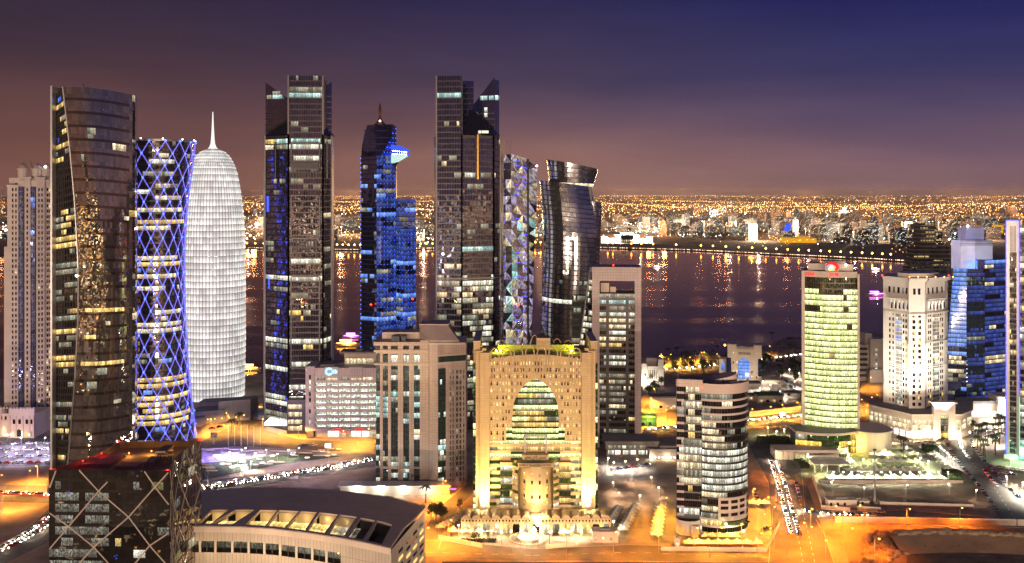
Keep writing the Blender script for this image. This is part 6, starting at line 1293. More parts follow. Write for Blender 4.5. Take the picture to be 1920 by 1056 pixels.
    for i in range(6):
        p, q_ = fr[i], fr[i + 1]; m = Mesh(); m.face([(p[0], p[1] + 7, zr - 11.5), (q_[0], q_[1] + 7, zr - 11.5), (q_[0], q_[1] + 7, zr - 6.5), (p[0], p[1] + 7, zr - 6.5)], 0, [(i * 4, 0), (i * 4 + 4, 0), (i * 4 + 4, 1), (i * 4, 1)]); m.build('room_wall', 'lit_dim' if i >= 4 else 'lit_room', r)
    for k, px in enumerate((634, 655, 674)):
        p = W2(px, 1004); lamp_part(r, 'wall_lamp', (p[0], p[1] + .6, zr - 7.5), .35, 'lamp_sodium'); point((X0 + p[0], D0 + p[1] - .6, zr - 8), 160, (1, .65, .25))
    for k in range(5): p = fr[k + 1]; point((X0 + p[0], D0 + p[1] - 9, zr - 12), 2200, (1, .70, .40), None, .6)
    a, b = W2(733, 1028), W2(797, 953); m = Mesh(); m.face([(a[0], a[1] + 1, 0), (b[0], b[1], 0), (b[0], b[1], zr - 1), (a[0], a[1] + 1, zr - 1)], 0, [(0, 0), (40, 0), (40, 25), (0, 25)]); m.build('side_wall', 'hall_panel', r)
    for j in range(6):
        for s0 in (.2, .42, .62, .82):
            m = Mesh(); g = lambda s, d: (lerp(a[0], b[0], s) + d, lerp(a[1], b[1], s) - d * .4); z0 = 5 + j * 3.0; m.face([(*g(s0, .1), z0), (*g(s0 + .12, .1), z0), (*g(s0 + .12, .1), z0 + 1.3), (*g(s0, .1), z0 + 1.3)]); m.build('slot_window', 'lit_yellow' if R.random() < .5 else 'glass_black', r)
    core(r, [(p[0], p[1] + 7.5) for p in fr] + [W2(785, 958)] + [W2(x_, y_) for x_, y_ in back[1:]], 0, zr - 5.2, 'dark_concrete', .5)
wall('hall_panel', (.50, .42, .33), .6, .1, .1, joint=(1.6, 9.0, .08)); lit('lit_room', (.75, .8, .5), .12, var=.8, clutter=.9)
curved_roof_hall()
def fort_building():
    B = Site(1390, 716); r = B.root('fort_building', 'small cream fort-like building with blue arched glass and battlements', 'building', face=True); z = B.z; x = B.x
    boxp(r, 'wall', x(1364), x(1427), 3, 20, 0, z(653), 'pale_stone'); boxp(r, 'arch_wall', x(1378), x(1416), 1.6, 3, z(676), z(655), 'pale_stone')
    for a, b in ((1364, 1380), (1413, 1428)): boxp(r, 'corner_tower', x(a), x(b), 1, 12, 0, z(648), 'pale_stone'); boxp(r, 'tower_cap', x(a) - .4, x(b) + .4, .6, 12.4, z(648), z(646), 'roof_brown')
    for k in range(9): boxp(r, 'merlon', x(1380 + k * 3.7), x(1380 + k * 3.7) + .9, 2.6, 3.4, z(653), z(650.5), 'pale_stone')
    m = Mesh(); pts = [(1384, 711), (1406, 711), (1406, 680), (1402, 675), (1395, 671), (1388, 675), (1384, 680)]; m.face([(x(a), 2.9 if False else 1.5, z(b)) for a, b in pts], 0, [((a - 1384) / 4, (711 - b) / 6) for a, b in pts]); m.build('arched_window', 'lit_bluewash', r)
    for k in range(9): boxp(r, 'opening', x(1385 + k * 2.6), x(1385 + k * 2.6) + .6, 1.45, 1.7, z(666), z(661), 'glass_black')
    for px in (1374, 1381, 1409, 1418):
        for yy in (662, 680, 697, 706): quad(r, 'window', x(px), x(px) + .9, .95 if px in (1374, 1418) else 2.9, z(yy + 3), z(yy - 1), 'lit_warm' if R.random() < .6 else 'glass_teal', 1)
    for a, b in ((1362, 1371), (1421, 1428)): quad(r, 'side_glazing', x(a), x(b), .9, z(705), z(672), 'glass_blue', 4)
    boxp(r, 'side_wing', x(1348), x(1363), 4, 16, 0, z(676), 'white_stone'); quad(r, 'window', x(1352), x(1358), 3.9, z(698), z(684), 'lit_bluewash', 3); lamp_part(r, 'roof_lamp', (x(1359), 5, z(650)), 1.1, 'lamp_sodium')
    spot((B.X, B.D - 22, 2), (B.X, B.D + 2, 16), 16000, (1, .78, .5), 110); point((B.X + x(1440), B.D - 4, 5), 7000, (1, .95, .85))
    B = Site(1224, 722); r = B.root('white_villa', 'small white corner building with slit windows near orange corniche', 'building'); z = B.z; x = B.x
    boxp(r, 'wall', x(1204), x(1222), 2, 14, 0, z(688), 'white_stone'); boxp(r, 'main_wall', x(1214), x(1234), 0, 14, 0, z(687), 'white_stone'); boxp(r, 'corner_tower', x(1234), x(1244), -1, 14, 0, z(674), 'white_stone'); boxp(r, 'roof', x(1214), x(1234), 4, 14, z(687), z(673), 'roof_brown'); boxp(r, 'corner_tower', x(1203), x(1213), 0, 10, 0, z(682), 'white_stone')
    for k in range(5): quad(r, 'slit_window', x(1216 + k * 3.6), x(1216 + k * 3.6) + .5, -.08, z(711), z(694), 'glass_black')
    point((B.X + x(1210), B.D - 6, 3), 9000, (1, .9, .75)); lamp_part(r, 'wall_lamp', (x(1209), -1, 1.8), .8, 'lamp_white'); spot((B.X, B.D - 16, 2), (B.X, B.D, 10), 7000, (1, .88, .72), 100)
    B = Site(1632, 716); r = B.root('stepped_villa', 'pale stepped apartment block between lime tower and white stone tower', 'building'); z = B.z; x = B.x
    for a, b, yy, d in ((1612, 1634, 648, 4), (1626, 1640, 627, 6), (1632, 1660, 636, 0), (1628, 1660, 692, -4)): boxp(r, 'wall', x(a), x(b), d, d + 14, 0, z(yy), 'pale_stone')
    for k in range(6): quad(r, 'balcony_opening', x(1613), x(1630), 3.9, z(708 - 10 * k), z(703 - 10 * k), 'dark_concrete'); quad(r, 'window', x(1641), x(1645), -.1, z(704 - 9 * k), z(699 - 9 * k), 'lit_white' if k % 3 else 'lit_dim', 1)
    spot((B.X, B.D - 25, 2), (B.X, B.D, 14), 7000, (1, .78, .58), 110)
    # white terraced podium below the needle tower
    B = Site(405, 800); r = B.root('stepped_podium', 'low rough stone podium walls curving below white needle tower', 'building'); z = B.z; x = B.x
    for a, b, d0, d1, h in ((352, 452, 22, 36, 12), (352, 412, 4, 22, 9), (400, 455, 12, 24, 15), (352, 380, -6, 6, 6)): m = Mesh(); m.prism([(x(a), d0), (x(b), d0 + 8), (x(b), d1 + 10), (x(a), d1)], 0, h, 0, 1); m.build('wall', ['concrete', 'roof_grey'], r)
    for k in range(7): lamp_part(r, 'wall_lamp', (x(360 + k * 12), 3 + k * 1.8, 3.5), .4, 'lamp_sodium')
    m = Mesh(); m.lathe([(14, 0), (14, 3.2), (12, 4.4), (.1, 5.2)], 32, 0, (x(478), 34)); m.build('round_canopy', 'alu', r)
    for nm, px, py, w, d, h, mt, lab in (('low_warehouse', 1262, 768, 34, 10, 10, 'cream', 'low cream warehouse with pale end wall behind oval tower'), ('green_roof_shed', 1445, 757, 20, 12, 7, 'green_net', 'shed with pale green roof beside the road wall'), ('site_office', 1475, 745, 22, 8, 4, 'white_stone', 'long white site office cabin beside lime tower'), ('guard_house', 1418, 752, 14, 8, 5, 'pale_stone', 'small pale guard house at the road behind oval tower'), ('net_fence_yard', 1215, 800, 12, 9, 7, 'green_net', 'building wrapped in green net beside frame tower'), ('site_cabin', 1408, 738, 16, 8, 9, 'white_stone', 'brightly lit white cabin below the fort-like building')):
        X, D = gp(px, py); b_ = thing(nm, lab, 'building', (X, D, 0)); boxp(b_, 'wall', -w / 2, w / 2, 0, d, 0, h - 1, 'cream' if mt == 'green_net' and 'shed' in nm else mt); boxp(b_, 'roof', -w / 2 - .4, w / 2 + .4, -.4, d + .4, h - 1, h, mt if mt == 'green_net' else 'roof_grey')
        for k in range(int(w / 5)): quad(b_, 'window', -w / 2 + 1.5 + k * 5, -w / 2 + 3.8 + k * 5, -.08, 1.2, 3.0, 'lit_warm' if R.random() < .5 else 'glass_black', 2)
fort_building()
# ================================================================ city across the bay
HZD = 1.7e-5
DK, MK = 1.9, 3.2e6
def city_facade(name, col, st, p_lit, lc):
    m, t, o = new_mat(name); uv = nd(t, 'ShaderNodeTexCoord').outputs['UV']; u2 = vmth(t, 'MULTIPLY', uv, (1 / 4.2, 1 / 3.6, 1)); fl = vmth(t, 'FLOOR', u2); fr = nd(t, 'ShaderNodeSeparateXYZ', {0: vmth(t, 'FRACTION', u2)})
    wn = nd(t, 'ShaderNodeTexWhiteNoise', {0: fl}, noise_dimensions='2D'); on = mth(t, 'LESS_THAN', wn.outputs['Value'], p_lit)
    inx = mth(t, 'MULTIPLY', mth(t, 'GREATER_THAN', fr.outputs[0], .3), mth(t, 'GREATER_THAN', fr.outputs[1], .4)); sp = nd(t, 'ShaderNodeSeparateColor', {0: wn.outputs['Color']})
    c = mixc(t, inx, col, (.03, .03, .035)); e = mth(t, 'MULTIPLY', mth(t, 'MULTIPLY', on, inx), mth(t, 'MULTIPLY_ADD', sp.outputs[1], st, st * .2))
    t.links.new(nd(t, 'ShaderNodeBsdfPrincipled', {'Base Color': c, 'Roughness': .7, 'Emission Color': (*lc, 1), 'Emission Strength': e}).outputs[0], o.inputs[0]); m.cycles.emission_sampling = 'NONE'
city_facade('far_cream', (.50, .42, .34), 1.6, .22, (1, .8, .5)); city_facade('far_pink', (.42, .30, .26), 1.4, .2, (1, .7, .4)); city_facade('far_grey', (.26, .26, .27), 1.5, .2, (.9, 1, .85)); city_facade('far_white', (.66, .64, .58), 1.6, .3, (1, .95, .8)); city_facade('far_dark', (.08, .08, .09), 1.5, .28, (1, .75, .4))
emit('far_blue', (.03, .09, 1), 1.3)
BEH = [(455, 'left of plum tower'), (620, 'right of plum tower'), (790, 'beside dotted tower'), (1000, 'behind lilac tower'), (1140, 'beside twisting tower'), (1300, 'across open bay'), (1420, 'near bright floodlights'), (1520, 'above lime tower'), (1640, 'behind white tower'), (1800, 'behind blue tower')]
rr = rg_(77)
def far_block(px, yb, w, h, mat, cname, extra=''):
    X, D = gp(px, yb); k = F / D; ww, hh = w / k, h / k; dd = ww * rr.uniform(.5, .9); m = Mesh(); m.box(-ww / 2, ww / 2, 0, dd, 0, hh, 0, False, 1)
    if rr.random() < .6: a = rr.uniform(-.35, .1) * ww; m.box(a, a + ww * .3, dd * .2, dd * .7, hh, hh + 4 + rr.random() * 4, 0, False, 1)
    if rr.random() < .35: a = rr.choice((-1, 1)); m.box(min(a * ww / 2, a * ww * .72), max(a * ww / 2, a * ww * .72), 2, dd * .8, 0, hh * rr.uniform(.4, .8), 0, False, 1)
    where = min(BEH, key=lambda q: abs(q[0] - px))[1]; shape = 'tall slim' if h > 1.5 * w else 'broad low' if w > 1.6 * h else 'boxy'
    dist = 'on far waterfront' if yb > 445 else 'deep in city' if yb < 425 else 'in far city'
    o = thing('city_block', f'{shape} {cname} building {dist} {where}', 'building', (X, D, .6), 'buildings of the city across the bay', rr.uniform(-.25, .25), m.data('city_block', [mat, 'roof_grey'])); return o
NM = {'far_cream': 'cream', 'far_pink': 'brownish pink', 'far_grey': 'grey', 'far_white': 'white', 'far_dark': 'dark'}
for (x0, x1, n, ya, yb_, hmin, hmax) in ((-20, 14, 5, 405, 450, 8, 18), (452, 500, 12, 400, 448, 8, 22), (622, 676, 14, 402, 452, 8, 22), (770, 820, 12, 402, 452, 8, 22), (985, 1020, 8, 402, 450, 8, 20), (1128, 1240, 22, 400, 436, 8, 24), (1240, 1400, 40, 404, 446, 8, 28), (1400, 1560, 44, 404, 452, 9, 30), (1560, 1720, 42, 406, 462, 10, 32), (1720, 1900, 30, 404, 470, 8, 28)):
    for i in range(n):
        px = lerp(x0, x1, (i + rr.random()) / n); yb = lerp(ya, yb_, rr.random() ** .7); h = rr.uniform(hmin, hmax) * (.55 + .6 * (yb - 395) / 55); w = rr.uniform(9, 22) * (.6 + .5 * (yb - 395) / 55)
        mat = rr.choice(('far_cream', 'far_pink', 'far_pink', 'far_grey', 'far_grey', 'far_white', 'far_dark')); far_block(px, yb, w, h, mat, NM[mat])
for k in range(9): far_block(1585 + k * 17 + rr.uniform(-3, 3), 448 + k * .6, 14, 30 + rr.uniform(-7, 6), rr.choice(('far_pink', 'far_grey', 'far_cream')), 'apartment')
for px, yb, w, h, mt, lab in ((1482, 436, 13, 17, 'far_blue', 'blue glowing cube building in far city'), (1470, 434, 7, 17, 'far_white', 'white slab beside blue glowing cube in far city'), (1408, 438, 22, 26, 'far_white', 'pale twin slab block behind palm waterfront'), (1376, 436, 14, 30, 'far_white', 'tall pale slab in far city centre'), (1872, 438, 26, 16, 'far_yellow', 'yellow floodlit low building far beyond blue tower'), (1500, 456, 60, 9, 'far_yellow', 'long yellow floodlit wall on far waterfront'), (1265, 440, 26, 22, 'far_grey', 'grey office block behind floodlit palace')):
    if mt == 'far_yellow' and 'far_yellow' not in _mats: emit('far_yellow', (1, .45, .02), .75)
    o = far_block(px, yb, w, h, mt, 'pale'); o['label'] = lab; o['name_'] = 1; del o['name_']
def far_palace():
    X, D = gp(1176, 456); r = thing('waterfront_palace', 'brilliantly floodlit white palace with arcades on far waterfront', 'building', (X, D, .6)); k = D / F
    for a, b, h in ((-42, 42, 9), (-22, 22, 15), (-12, 12, 19), (-48, -36, 12), (36, 48, 12)): boxp(r, 'wall', a * k, b * k, 0 if h > 9 else 6, 30 + h, 0, h * k, 'white_stone')
    boxp(r, 'roof', -24 * k, 24 * k, -1, 46, 15 * k, 15.8 * k, 'roof_brown'); boxp(r, 'roof', -13 * k, 13 * k, -1, 50, 19 * k, 19.8 * k, 'roof_brown')
    for i in range(20): quad(r, 'arch_opening', (-38 + i * 4) * k, (-36.6 + i * 4) * k, -.5 if abs(i - 9.5) < 5 else 5.5, 1.5 * k, 6 * k, 'lit_warm')
    for a in (-36, -14, 14, 36): spot((X + a * k, D - 60, 6), (X + a * k, D, 12), 900000, (1, .86, .62), 100)
far_palace()
# street lights of the far city: uncountable, drifts of lamps along roads
def drift(m, n, x0, x1, ya, yb, r0, cols, bias=1.0):
    for _ in range(n):
        yy = lerp(ya, yb, rr.random() ** bias); px = rr.uniform(x0, x1); X, D = gp(px, yy); r_ = r0 * rr.uniform(.6, 1.5) * D / F; m[rr.choice(cols)].octa((X, D, 8 + rr.random() * 10), r_)
fm = [Mesh() for _ in range(5)]; FM = ('lamp_sodium', 'lamp_white', 'far_lamp_amber', 'lamp_red', 'lamp_cold'); emit('far_lamp_amber', (1, .48, .13), 12); emit('far_lamp_dim', (1, .55, .2), 3)
for (x0, x1) in ((-60, 12), (450, 500), (618, 680), (765, 822), (930, 1030), (1115, 1960)):
    w = x1 - x0
    drift(fm, int(w * 1.2), x0, x1, 371, 396, .34, (2, 2, 0, 2, 2, 1), 1.2); drift(fm, int(w * 1.25), x0, x1, 384, 412, .44, (2, 2, 0, 2, 1), 1.0); drift(fm, int(w * .45), x0, x1, 405, 448, .5, (2, 1, 1, 2, 4, 2)); drift(fm, int(w * .05), x0, x1, 366, 370, .32, (3, 3, 2))
    drift(fm, int(w * .35), x0, x1, 367, 370, .3, (2, 2, 1))
def road_lights(m, a, b, n, r0, k, jit=.6):
    for i in range(n):
        s = (i + rr.uniform(-.2, .2)) / n; X, D = gp(lerp(a[0], b[0], s), lerp(a[1], b[1], s) + rr.uniform(-jit, jit)); m[k].octa((X, D, 9), r0 * rr.uniform(.7, 1.2) * D / F)
road_lights(fm, (1125, 367.5), (1400, 368.5), 60, .5, 2, .3); road_lights(fm, (620, 369), (822, 368.5), 50, .45, 2, .4); road_lights(fm, (1780, 372), (1940, 368), 40, .5, 2, .4)
for (a, b, n) in (((1190, 377), (1560, 383), 90), ((1230, 390), (1700, 388), 120), ((1500, 395), (1920, 380), 100), ((1125, 381), (1300, 392), 60), ((1300, 400), (1560, 397), 60), ((620, 380), (822, 378), 60), ((620, 392), (822, 395), 60), ((450, 380), (500, 384), 16), ((1560, 408), (1760, 402), 60), ((-60, 384), (12, 380), 20), ((-60, 398), (12, 402), 20)): road_lights(fm, a, b, n, .5, 2)
for (px, py, n, sp_, k) in ((1275, 436, 70, 60, 1), (1200, 430, 50, 40, 1), (1340, 400, 26, 10, 1), (1330, 428, 26, 20, 1), (1583, 397, 26, 14, 1), (1500, 450, 30, 60, 0), (1690, 446, 20, 60, 4), (1580, 450, 30, 50, 4), (1440, 455, 50, 80, 0), (1720, 470, 40, 70, 0), (650, 450, 40, 26, 0), (795, 446, 40, 26, 1), (470, 445, 36, 20, 1), (1010, 440, 30, 20, 1), (5, 440, 30, 12, 1), (990, 455, 22, 25, 0)):
    for _ in range(n):
        X, D = gp(rr.gauss(px, sp_ * .6), max(398, rr.gauss(py, 7))); fm[k].octa((X, D, 12), rr.uniform(.4, .95) * D / F)
for k, m in enumerate(fm):
    if m.f: m.build('city_lights', FM[k], kind='stuff')
# light of those streets on the land around them: one source for each district
for py, stp, hgt in ((372, 120, 230), (377, 110, 220), (384, 90, 200), (394, 80, 150), (408, 70, 100), (425, 64, 70), (443, 56, 45)):
    for i in range(int(2300 / stp)):
        px = -180 + (i + rr.random()) * stp
        if 20 < px < 420 or (py > 430 and px > 1700): continue
        X, D = gp(px, py + rr.uniform(-1.5, 1.5)); A = stp * D / F * D * D / (H * F) * max(5, (py - 366) * .42)
        point((X, D, hgt), DK * A * rr.uniform(.5, 1.5), (1, .48, .18), None, hgt * .2, 'district_light')
# bright floodlight masts over the far city
for px, py, s_ in ((1340, 402, 1.9), (1583, 398, 3.2), (1200, 432, 1.4), (1275, 438, 1.5), (1235, 428, 1.2), (1330, 424, 1.5), (1368, 440, 1.4), (1510, 444, 1.0), (1700, 452, 1.3), (1600, 452, 1.2), (640, 440, 1.2), (795, 448, 1.2), (468, 440, 1.2), (1010, 440, 1.2), (1420, 452, .9), (1830, 450, 1.2), (1760, 430, 1.0)):
    X, D = gp(px, py); r = thing('light_mast', 'bright floodlight mast among far city blocks', 'lamp', (X, D, .6), 'floodlight masts across the bay'); m = Mesh(); m.tube([(0, 0, 0), (0, 0, 28)], .8, 5); m.build('pole', 'pole', r); lamp_part(r, 'lamp_head', (0, 0, 30), s_ * D / F, 'lamp_white'); point((X, D - 20, 45), 1.1e6 * s_, (1, .78, .52), None, 3)
# corniche lamps on the far shore: their light lies in columns on the water
FS = far_shore
def shore_at(px):
    for (xa, ya), (xb, yb) in zip(FS, FS[1:]):
        pa, pb = 960 + xa * F / ya, 960 + xb * F / yb
        if pa <= px <= pb: s = (px - pa) / (pb - pa); return (lerp(xa, xb, s), lerp(ya, yb, s))
    return FS[-1]
emit('corniche_lamp', (1, .45, .06), 22, 'AUTO'); emit('corniche_white', (1, .68, .42), 4, 'NONE')
def make_lamp(name, h, mat, label, cat='lamp', arm=2.0, head=.55):
    r = thing(name, label, cat); m = Mesh(); m.tube([(0, 0, 0), (0, 0, h * .6), (0, 0, h)], [.16, .12, .08], 6); m.tube([(0, 0, h), (arm, 0, h + .35)], .06, 4); m.build('pole', 'pole', r); m = Mesh(); m.box(arm - .7, arm + .5, -.22, .22, h + .3, h + .55); m.build('lamp_housing', 'dark_metal', r); m = Mesh(); m.octa((arm, 0, h + .05), head); m.build('lamp_glass', mat, r); return r
cl = make_lamp('corniche_lamp', 14, 'corniche_lamp', 'amber street lamp along far corniche shoreline', head=2.6); first = True
for px in [*range(458, 500, 16), *range(628, 676, 11), *range(786, 818, 11), 1003, 1013] + [1140, 1150, 1186, 1205, 1227, 1270, 1317, 1341, 1366, 1391, 1416, 1441, 1460, 1480, 1502, 1522, 1545, 1562, 1583, 1602, 1622, 1640, 1660, 1676]:
    X, D = shore_at(px); 
    if first: cl.location = (X, D + 22, .6); cl['group'] = 'amber lamps along the far corniche'; first = False
    else: copy_thing(cl, (X, D + 22, .6), 0, None, 'amber lamps along the far corniche')
m = Mesh()
for i in range(420):
    px = rr.uniform(1125, 1700) if i < 330 else rr.choice((rr.uniform(625, 676), rr.uniform(455, 500), rr.uniform(780, 820))); X, D = shore_at(px); m.octa((X, D + 8, 2.2), rr.uniform(.5, 1.1))
m.build('promenade_lights', 'corniche_white', kind='stuff')
# ================================================================ trees
def palm_mesh(seed):
    q = rg_(seed); h = q.uniform(7.5, 10); t = Mesh(); t.tube([(0, 0, 0), (.15, 0, h * .5), (.3, .1, h)], [.34, .24, .22], 6); c = Mesh()
    for k in range(16):
        a = 2 * pi * k / 16 + q.uniform(-.2, .2); up = q.uniform(.1, 1.1); L = q.uniform(2.6, 3.6); pts = []
        for i in range(6): s = i / 5; pts.append(Vector((.3 + cos(a) * L * s * (1 - .15 * s * up), .1 + sin(a) * L * s, h + L * (.55 * up * s - (.55 + .25 * up) * s * s))))
        sd = Vector((-sin(a), cos(a), 0))
        for i in range(5):
            w0, w1 = .5 * sin(pi * (i + .35) / 6), .5 * sin(pi * (i + 1.35) / 6); dz = Vector((0, 0, -.22))
            c.face([pts[i], pts[i] + sd * w0 + dz, pts[i + 1] + sd * w1 + dz, pts[i + 1]]); c.face([pts[i], pts[i + 1], pts[i + 1] - sd * w1 + dz, pts[i] - sd * w0 + dz])
    return t.data('trunk', 'trunk'), c.data('crown', 'palm_leaf')
def tree_mesh(seed, h=6.0, w=3.0):
    q = rg_(seed); t = Mesh(); t.tube([(0, 0, 0), (.1, .05, h * .35), (0, 0, h * .6)], [.26, .18, .1], 6)
    for k in range(4): a = q.uniform(0, 6.3); t.tube([(0, 0, h * .4), (cos(a) * w * .4, sin(a) * w * .4, h * .7)], [.1, .05], 4)
    c = Mesh(); bl = [(q.gauss(0, w * .32), q.gauss(0, w * .32), h * q.uniform(.5, .9), q.uniform(.5, 1.0) * w * .42) for _ in range(13)]
    for _ in range(420):
        bx, by, bz, br = q.choice(bl); d = Vector((q.gauss(0, 1), q.gauss(0, 1), q.gauss(0, 1))).normalized() * br * q.uniform(.6, 1.05); p = Vector((bx, by, bz)) + d; u = Vector((q.gauss(0, 1), q.gauss(0, 1), q.gauss(0, 1))).normalized(); v = u.cross(d).normalized(); s = q.uniform(.16, .34); c.face([p - u * s, p + v * s, p + u * s, p - v * s])
    return t.data('trunk', 'trunk'), c.data('crown', 'leaf')
PM = [palm_mesh(s) for s in (1, 2, 3)]; TM = [tree_mesh(s) for s in (4, 5, 6)]
def plant(name, meshes, px, py, label, group, sc=1.0, kind='tree'):
    X, D = gp(px, py); o = thing(name, label, kind, (X, D, 0), group, R.uniform(0, 6.3)); tm, cm = R.choice(meshes); put('trunk', tm, o); put('crown', cm, o); o.scale = (sc,) * 3; return o
for px, py in [(1222 + i * 9.4 + R.uniform(-3, 3), R.uniform(664, 690)) for i in range(16)]: plant('palm_tree', PM, px, py, 'date palm on amber lit corniche verge beyond the white corner building', 'palms on the corniche verge', R.uniform(.9, 1.25))
for px, py in [(R.uniform(1226, 1345), R.uniform(676, 702)) for i in range(18)] + [(R.uniform(1425, 1470), R.uniform(676, 716)) for i in range(12)]: plant('garden_tree', TM, px, py, 'leafy dark tree in the gardens round the fort building', 'trees round the fort building', R.uniform(1.0, 1.7))
for px, py in [(R.uniform(1440, 1500), R.uniform(640, 668)) for i in range(9)]: plant('shore_palm', PM, px, py, 'dark palm on the unlit shore left of lime tower', 'palms on the dark shore', R.uniform(1, 1.4))
for px, py in [(R.uniform(1478, 1502), R.uniform(684, 720)) for i in range(6)] + [(1618, 704), (1622, 712), (1610, 708)]: plant('street_tree', TM, px, py, 'round tree beside lime tower facade', 'trees beside the lime tower', R.uniform(1.3, 1.9))
for px, py in [(R.uniform(1822, 1925), R.uniform(795, 858)) for i in range(44)]: plant('forecourt_palm', PM, px, py, 'green lit palm in the busy forecourt near the blue edged tower', 'palms in the right forecourt', R.uniform(.75, 1.1))
for px, py in ((1690, 846), (1694, 850)): plant('courtyard_palm', PM, px, py, 'dark bushy palm above the tent car park', 'palms above the tent car park', 1.2)
for px, py, s in ((817, 975, 1.3), (826, 968, 1.2), (832, 978, 1.1), (808, 972, 1.2), (862, 955, .9), (890, 1018, .9)): plant('roadside_tree', TM, px, py, 'small bushy tree at the amber road left of arcade', 'trees left of the arcade', s)
for px, py in ((448, 806), (434, 812), (798, 943)): plant('roadside_palm', PM, px, py, 'lone palm beside amber lit street', 'roadside palms', 1.2)
for px, py in [(1218, 722), (1226, 735), (1216, 745), (1231, 741), (1240, 728)]: plant('villa_tree', TM, px, py, 'yellow lit tree in front of the white corner building', 'trees before the white corner building', 1.6)
def hedge(px0, px1, py, w, h, label, n=500):
    X0, D0 = gp(px0, py); X1, D1 = gp(px1, py); r = thing('hedge', label, 'hedge', ((X0 + X1) / 2, D0, 0)); m = Mesh(); L = X1 - X0; m.box(-L / 2 + .3, L / 2 - .3, .3, w - .3, 0, h - .3)
    for _ in range(n): p = Vector((R.uniform(-L / 2, L / 2), R.uniform(0, w), 0)); p.z = h + R.uniform(-.3, .3) if R.random() < .5 else R.uniform(0, h); p.y = p.y if p.z > h - .4 else 0; u = Vector((R.gauss(0, 1), R.gauss(0, 1), R.gauss(0, 1))).normalized(); v = u.cross(Vector((.3, .5, .8))).normalized(); m.face([p - u * .45, p + v * .45, p + u * .45, p - v * .45])
    m.build('foliage', 'leaf', r)
hedge(1775, 1806, 902, 8, 4.5, 'big dark green square hedge at corner of tent car park'); hedge(1738, 1762, 850, 9, 3.5, 'dark rounded hedge above tent car park'); hedge(1422, 1482, 833, 6, 4, 'long dark hedge below lime tower podium'); hedge(1500, 1518, 878, 14, 2, 'short green hedge beside pergola'); hedge(865, 930, 1018, 2, 1.2, 'low lit planter hedge in front of arcade')
# ================================================================ tents, walls, boulders
def tent_mesh(w=6.0, d=5.5, h0=2.6, h1=4.6):
    m = Mesh(); n = 4; c = [(-w / 2, -d / 2), (w / 2, -d / 2), (w / 2, d / 2), (-w / 2, d / 2)]; lv = [(1, h0), (.62, h0 + .45), (.32, h0 + 1.05), (.1, h1 - .25), (0.02, h1)]
    for i in range(4):
        a, b = c[i], c[(i + 1) % 4]
        for (k0, z0), (k1, z1) in zip(lv, lv[1:]): m.face([(a[0] * k0, a[1] * k0, z0), (b[0] * k0, b[1] * k0, z0), (b[0] * k1, b[1] * k1, z1), (a[0] * k1, a[1] * k1, z1)])
    p = Mesh()
    for q in c: p.tube([(q[0] * .97, q[1] * .97, 0), (q[0] * .97, q[1] * .97, h0)], .09, 5)
    return m.data('canopy', 'tent'), p.data('posts', 'pole')
TN = [tent_mesh(), tent_mesh(6, 9, 2.4, 4.0)]
def tent(px, py, label, group, k=0, sc=1.0, rz=0.0):
    X, D = gp(px, py); o = thing('shade_tent', label, 'tent', (X, D, 0), group, rz); put('canopy', TN[k][0], o); put('post', TN[k][1], o); o.scale = (sc,) * 3; return o
for row, (x0, x1, py, n, w) in enumerate(((1662, 1708, 848, 3, 'back row'), (1632, 1722, 859, 6, 'second row'), (1640, 1724, 872, 6, 'middle row'), (1586, 1734, 889, 9, 'fourth row'), (1552, 1770, 903, 13, 'front row'))):
    for i in range(n): tent(lerp(x0, x1, (i + .5) / n), py + R.uniform(-.5, .5), f'white peaked tent, {w} of lime lit car park', 'parking tents below the lime tower')
for i in range(7): tent(1582 + i * 3, 850 + i * 5.0, 'cream peaked tent on left car park edge beside pergola', 'left edge parking tents', 0, .8)
for i in range(8): tent(1752 + i * 5.0, 856 + i * 5.2, 'cream peaked tent in slanting row on right car park edge', 'right edge parking tents', 0, .85)
for i in range(10): tent(1664 + i * 9.0, 832 + i * 1.2 + (i % 2), 'lime lit shade tent before white tower podium', 'tents before the white tower podium', 0, .9)
for i in range(4): tent(854 - 4 + i * 24, 1003, 'pale peaked tent on lawn in front of arcade, left side', 'tents before the arcade', 0, .95)
tent(1058, 1005, 'small amber peaked tent by arcade steps right of fountain', None, 0, .9)
for i in range(8): tent(868 - i * 6.0, 972 + i * 3.2, 'cream tent in slanting row left of arcade', 'tents left of the arcade', 0, .8)
for i in range(9): tent(1192 - i * 3.0, 955 + i * 5.6, 'cream scalloped carport tent right of arcade', 'carports right of the arcade', 0, .85)
for i in range(8): tent(1160 - i * 2.5, 958 + i * 4.0, 'grey green carport tent close to arcade corner', 'carports at the arcade corner', 0, .8)
for i in range(9): tent(1240 - i * 1.2, 952 + i * 7.2, 'glowing amber carport tent left of oval tower', 'carports left of the oval tower', 0, .95)
for i in range(8): tent(1292 + i * 18, 1025, 'glowing amber tent in front row below oval tower', 'carports before the oval tower', 0, .85)
for i in range(5): tent(1322 + i * 14, 1012, 'pale tent against foot of oval tower', 'tents at the foot of the oval tower', 0, .8)
for i in range(3): tent(1412 + i * 11, 950, 'amber tent right of oval tower', 'tents right of the oval tower', 0, .9)
for i in range(5): tent(1445 + i * 9, 802, 'small lime lit tent left of glass podium', 'tents left of the glass podium', 0, 1.0)
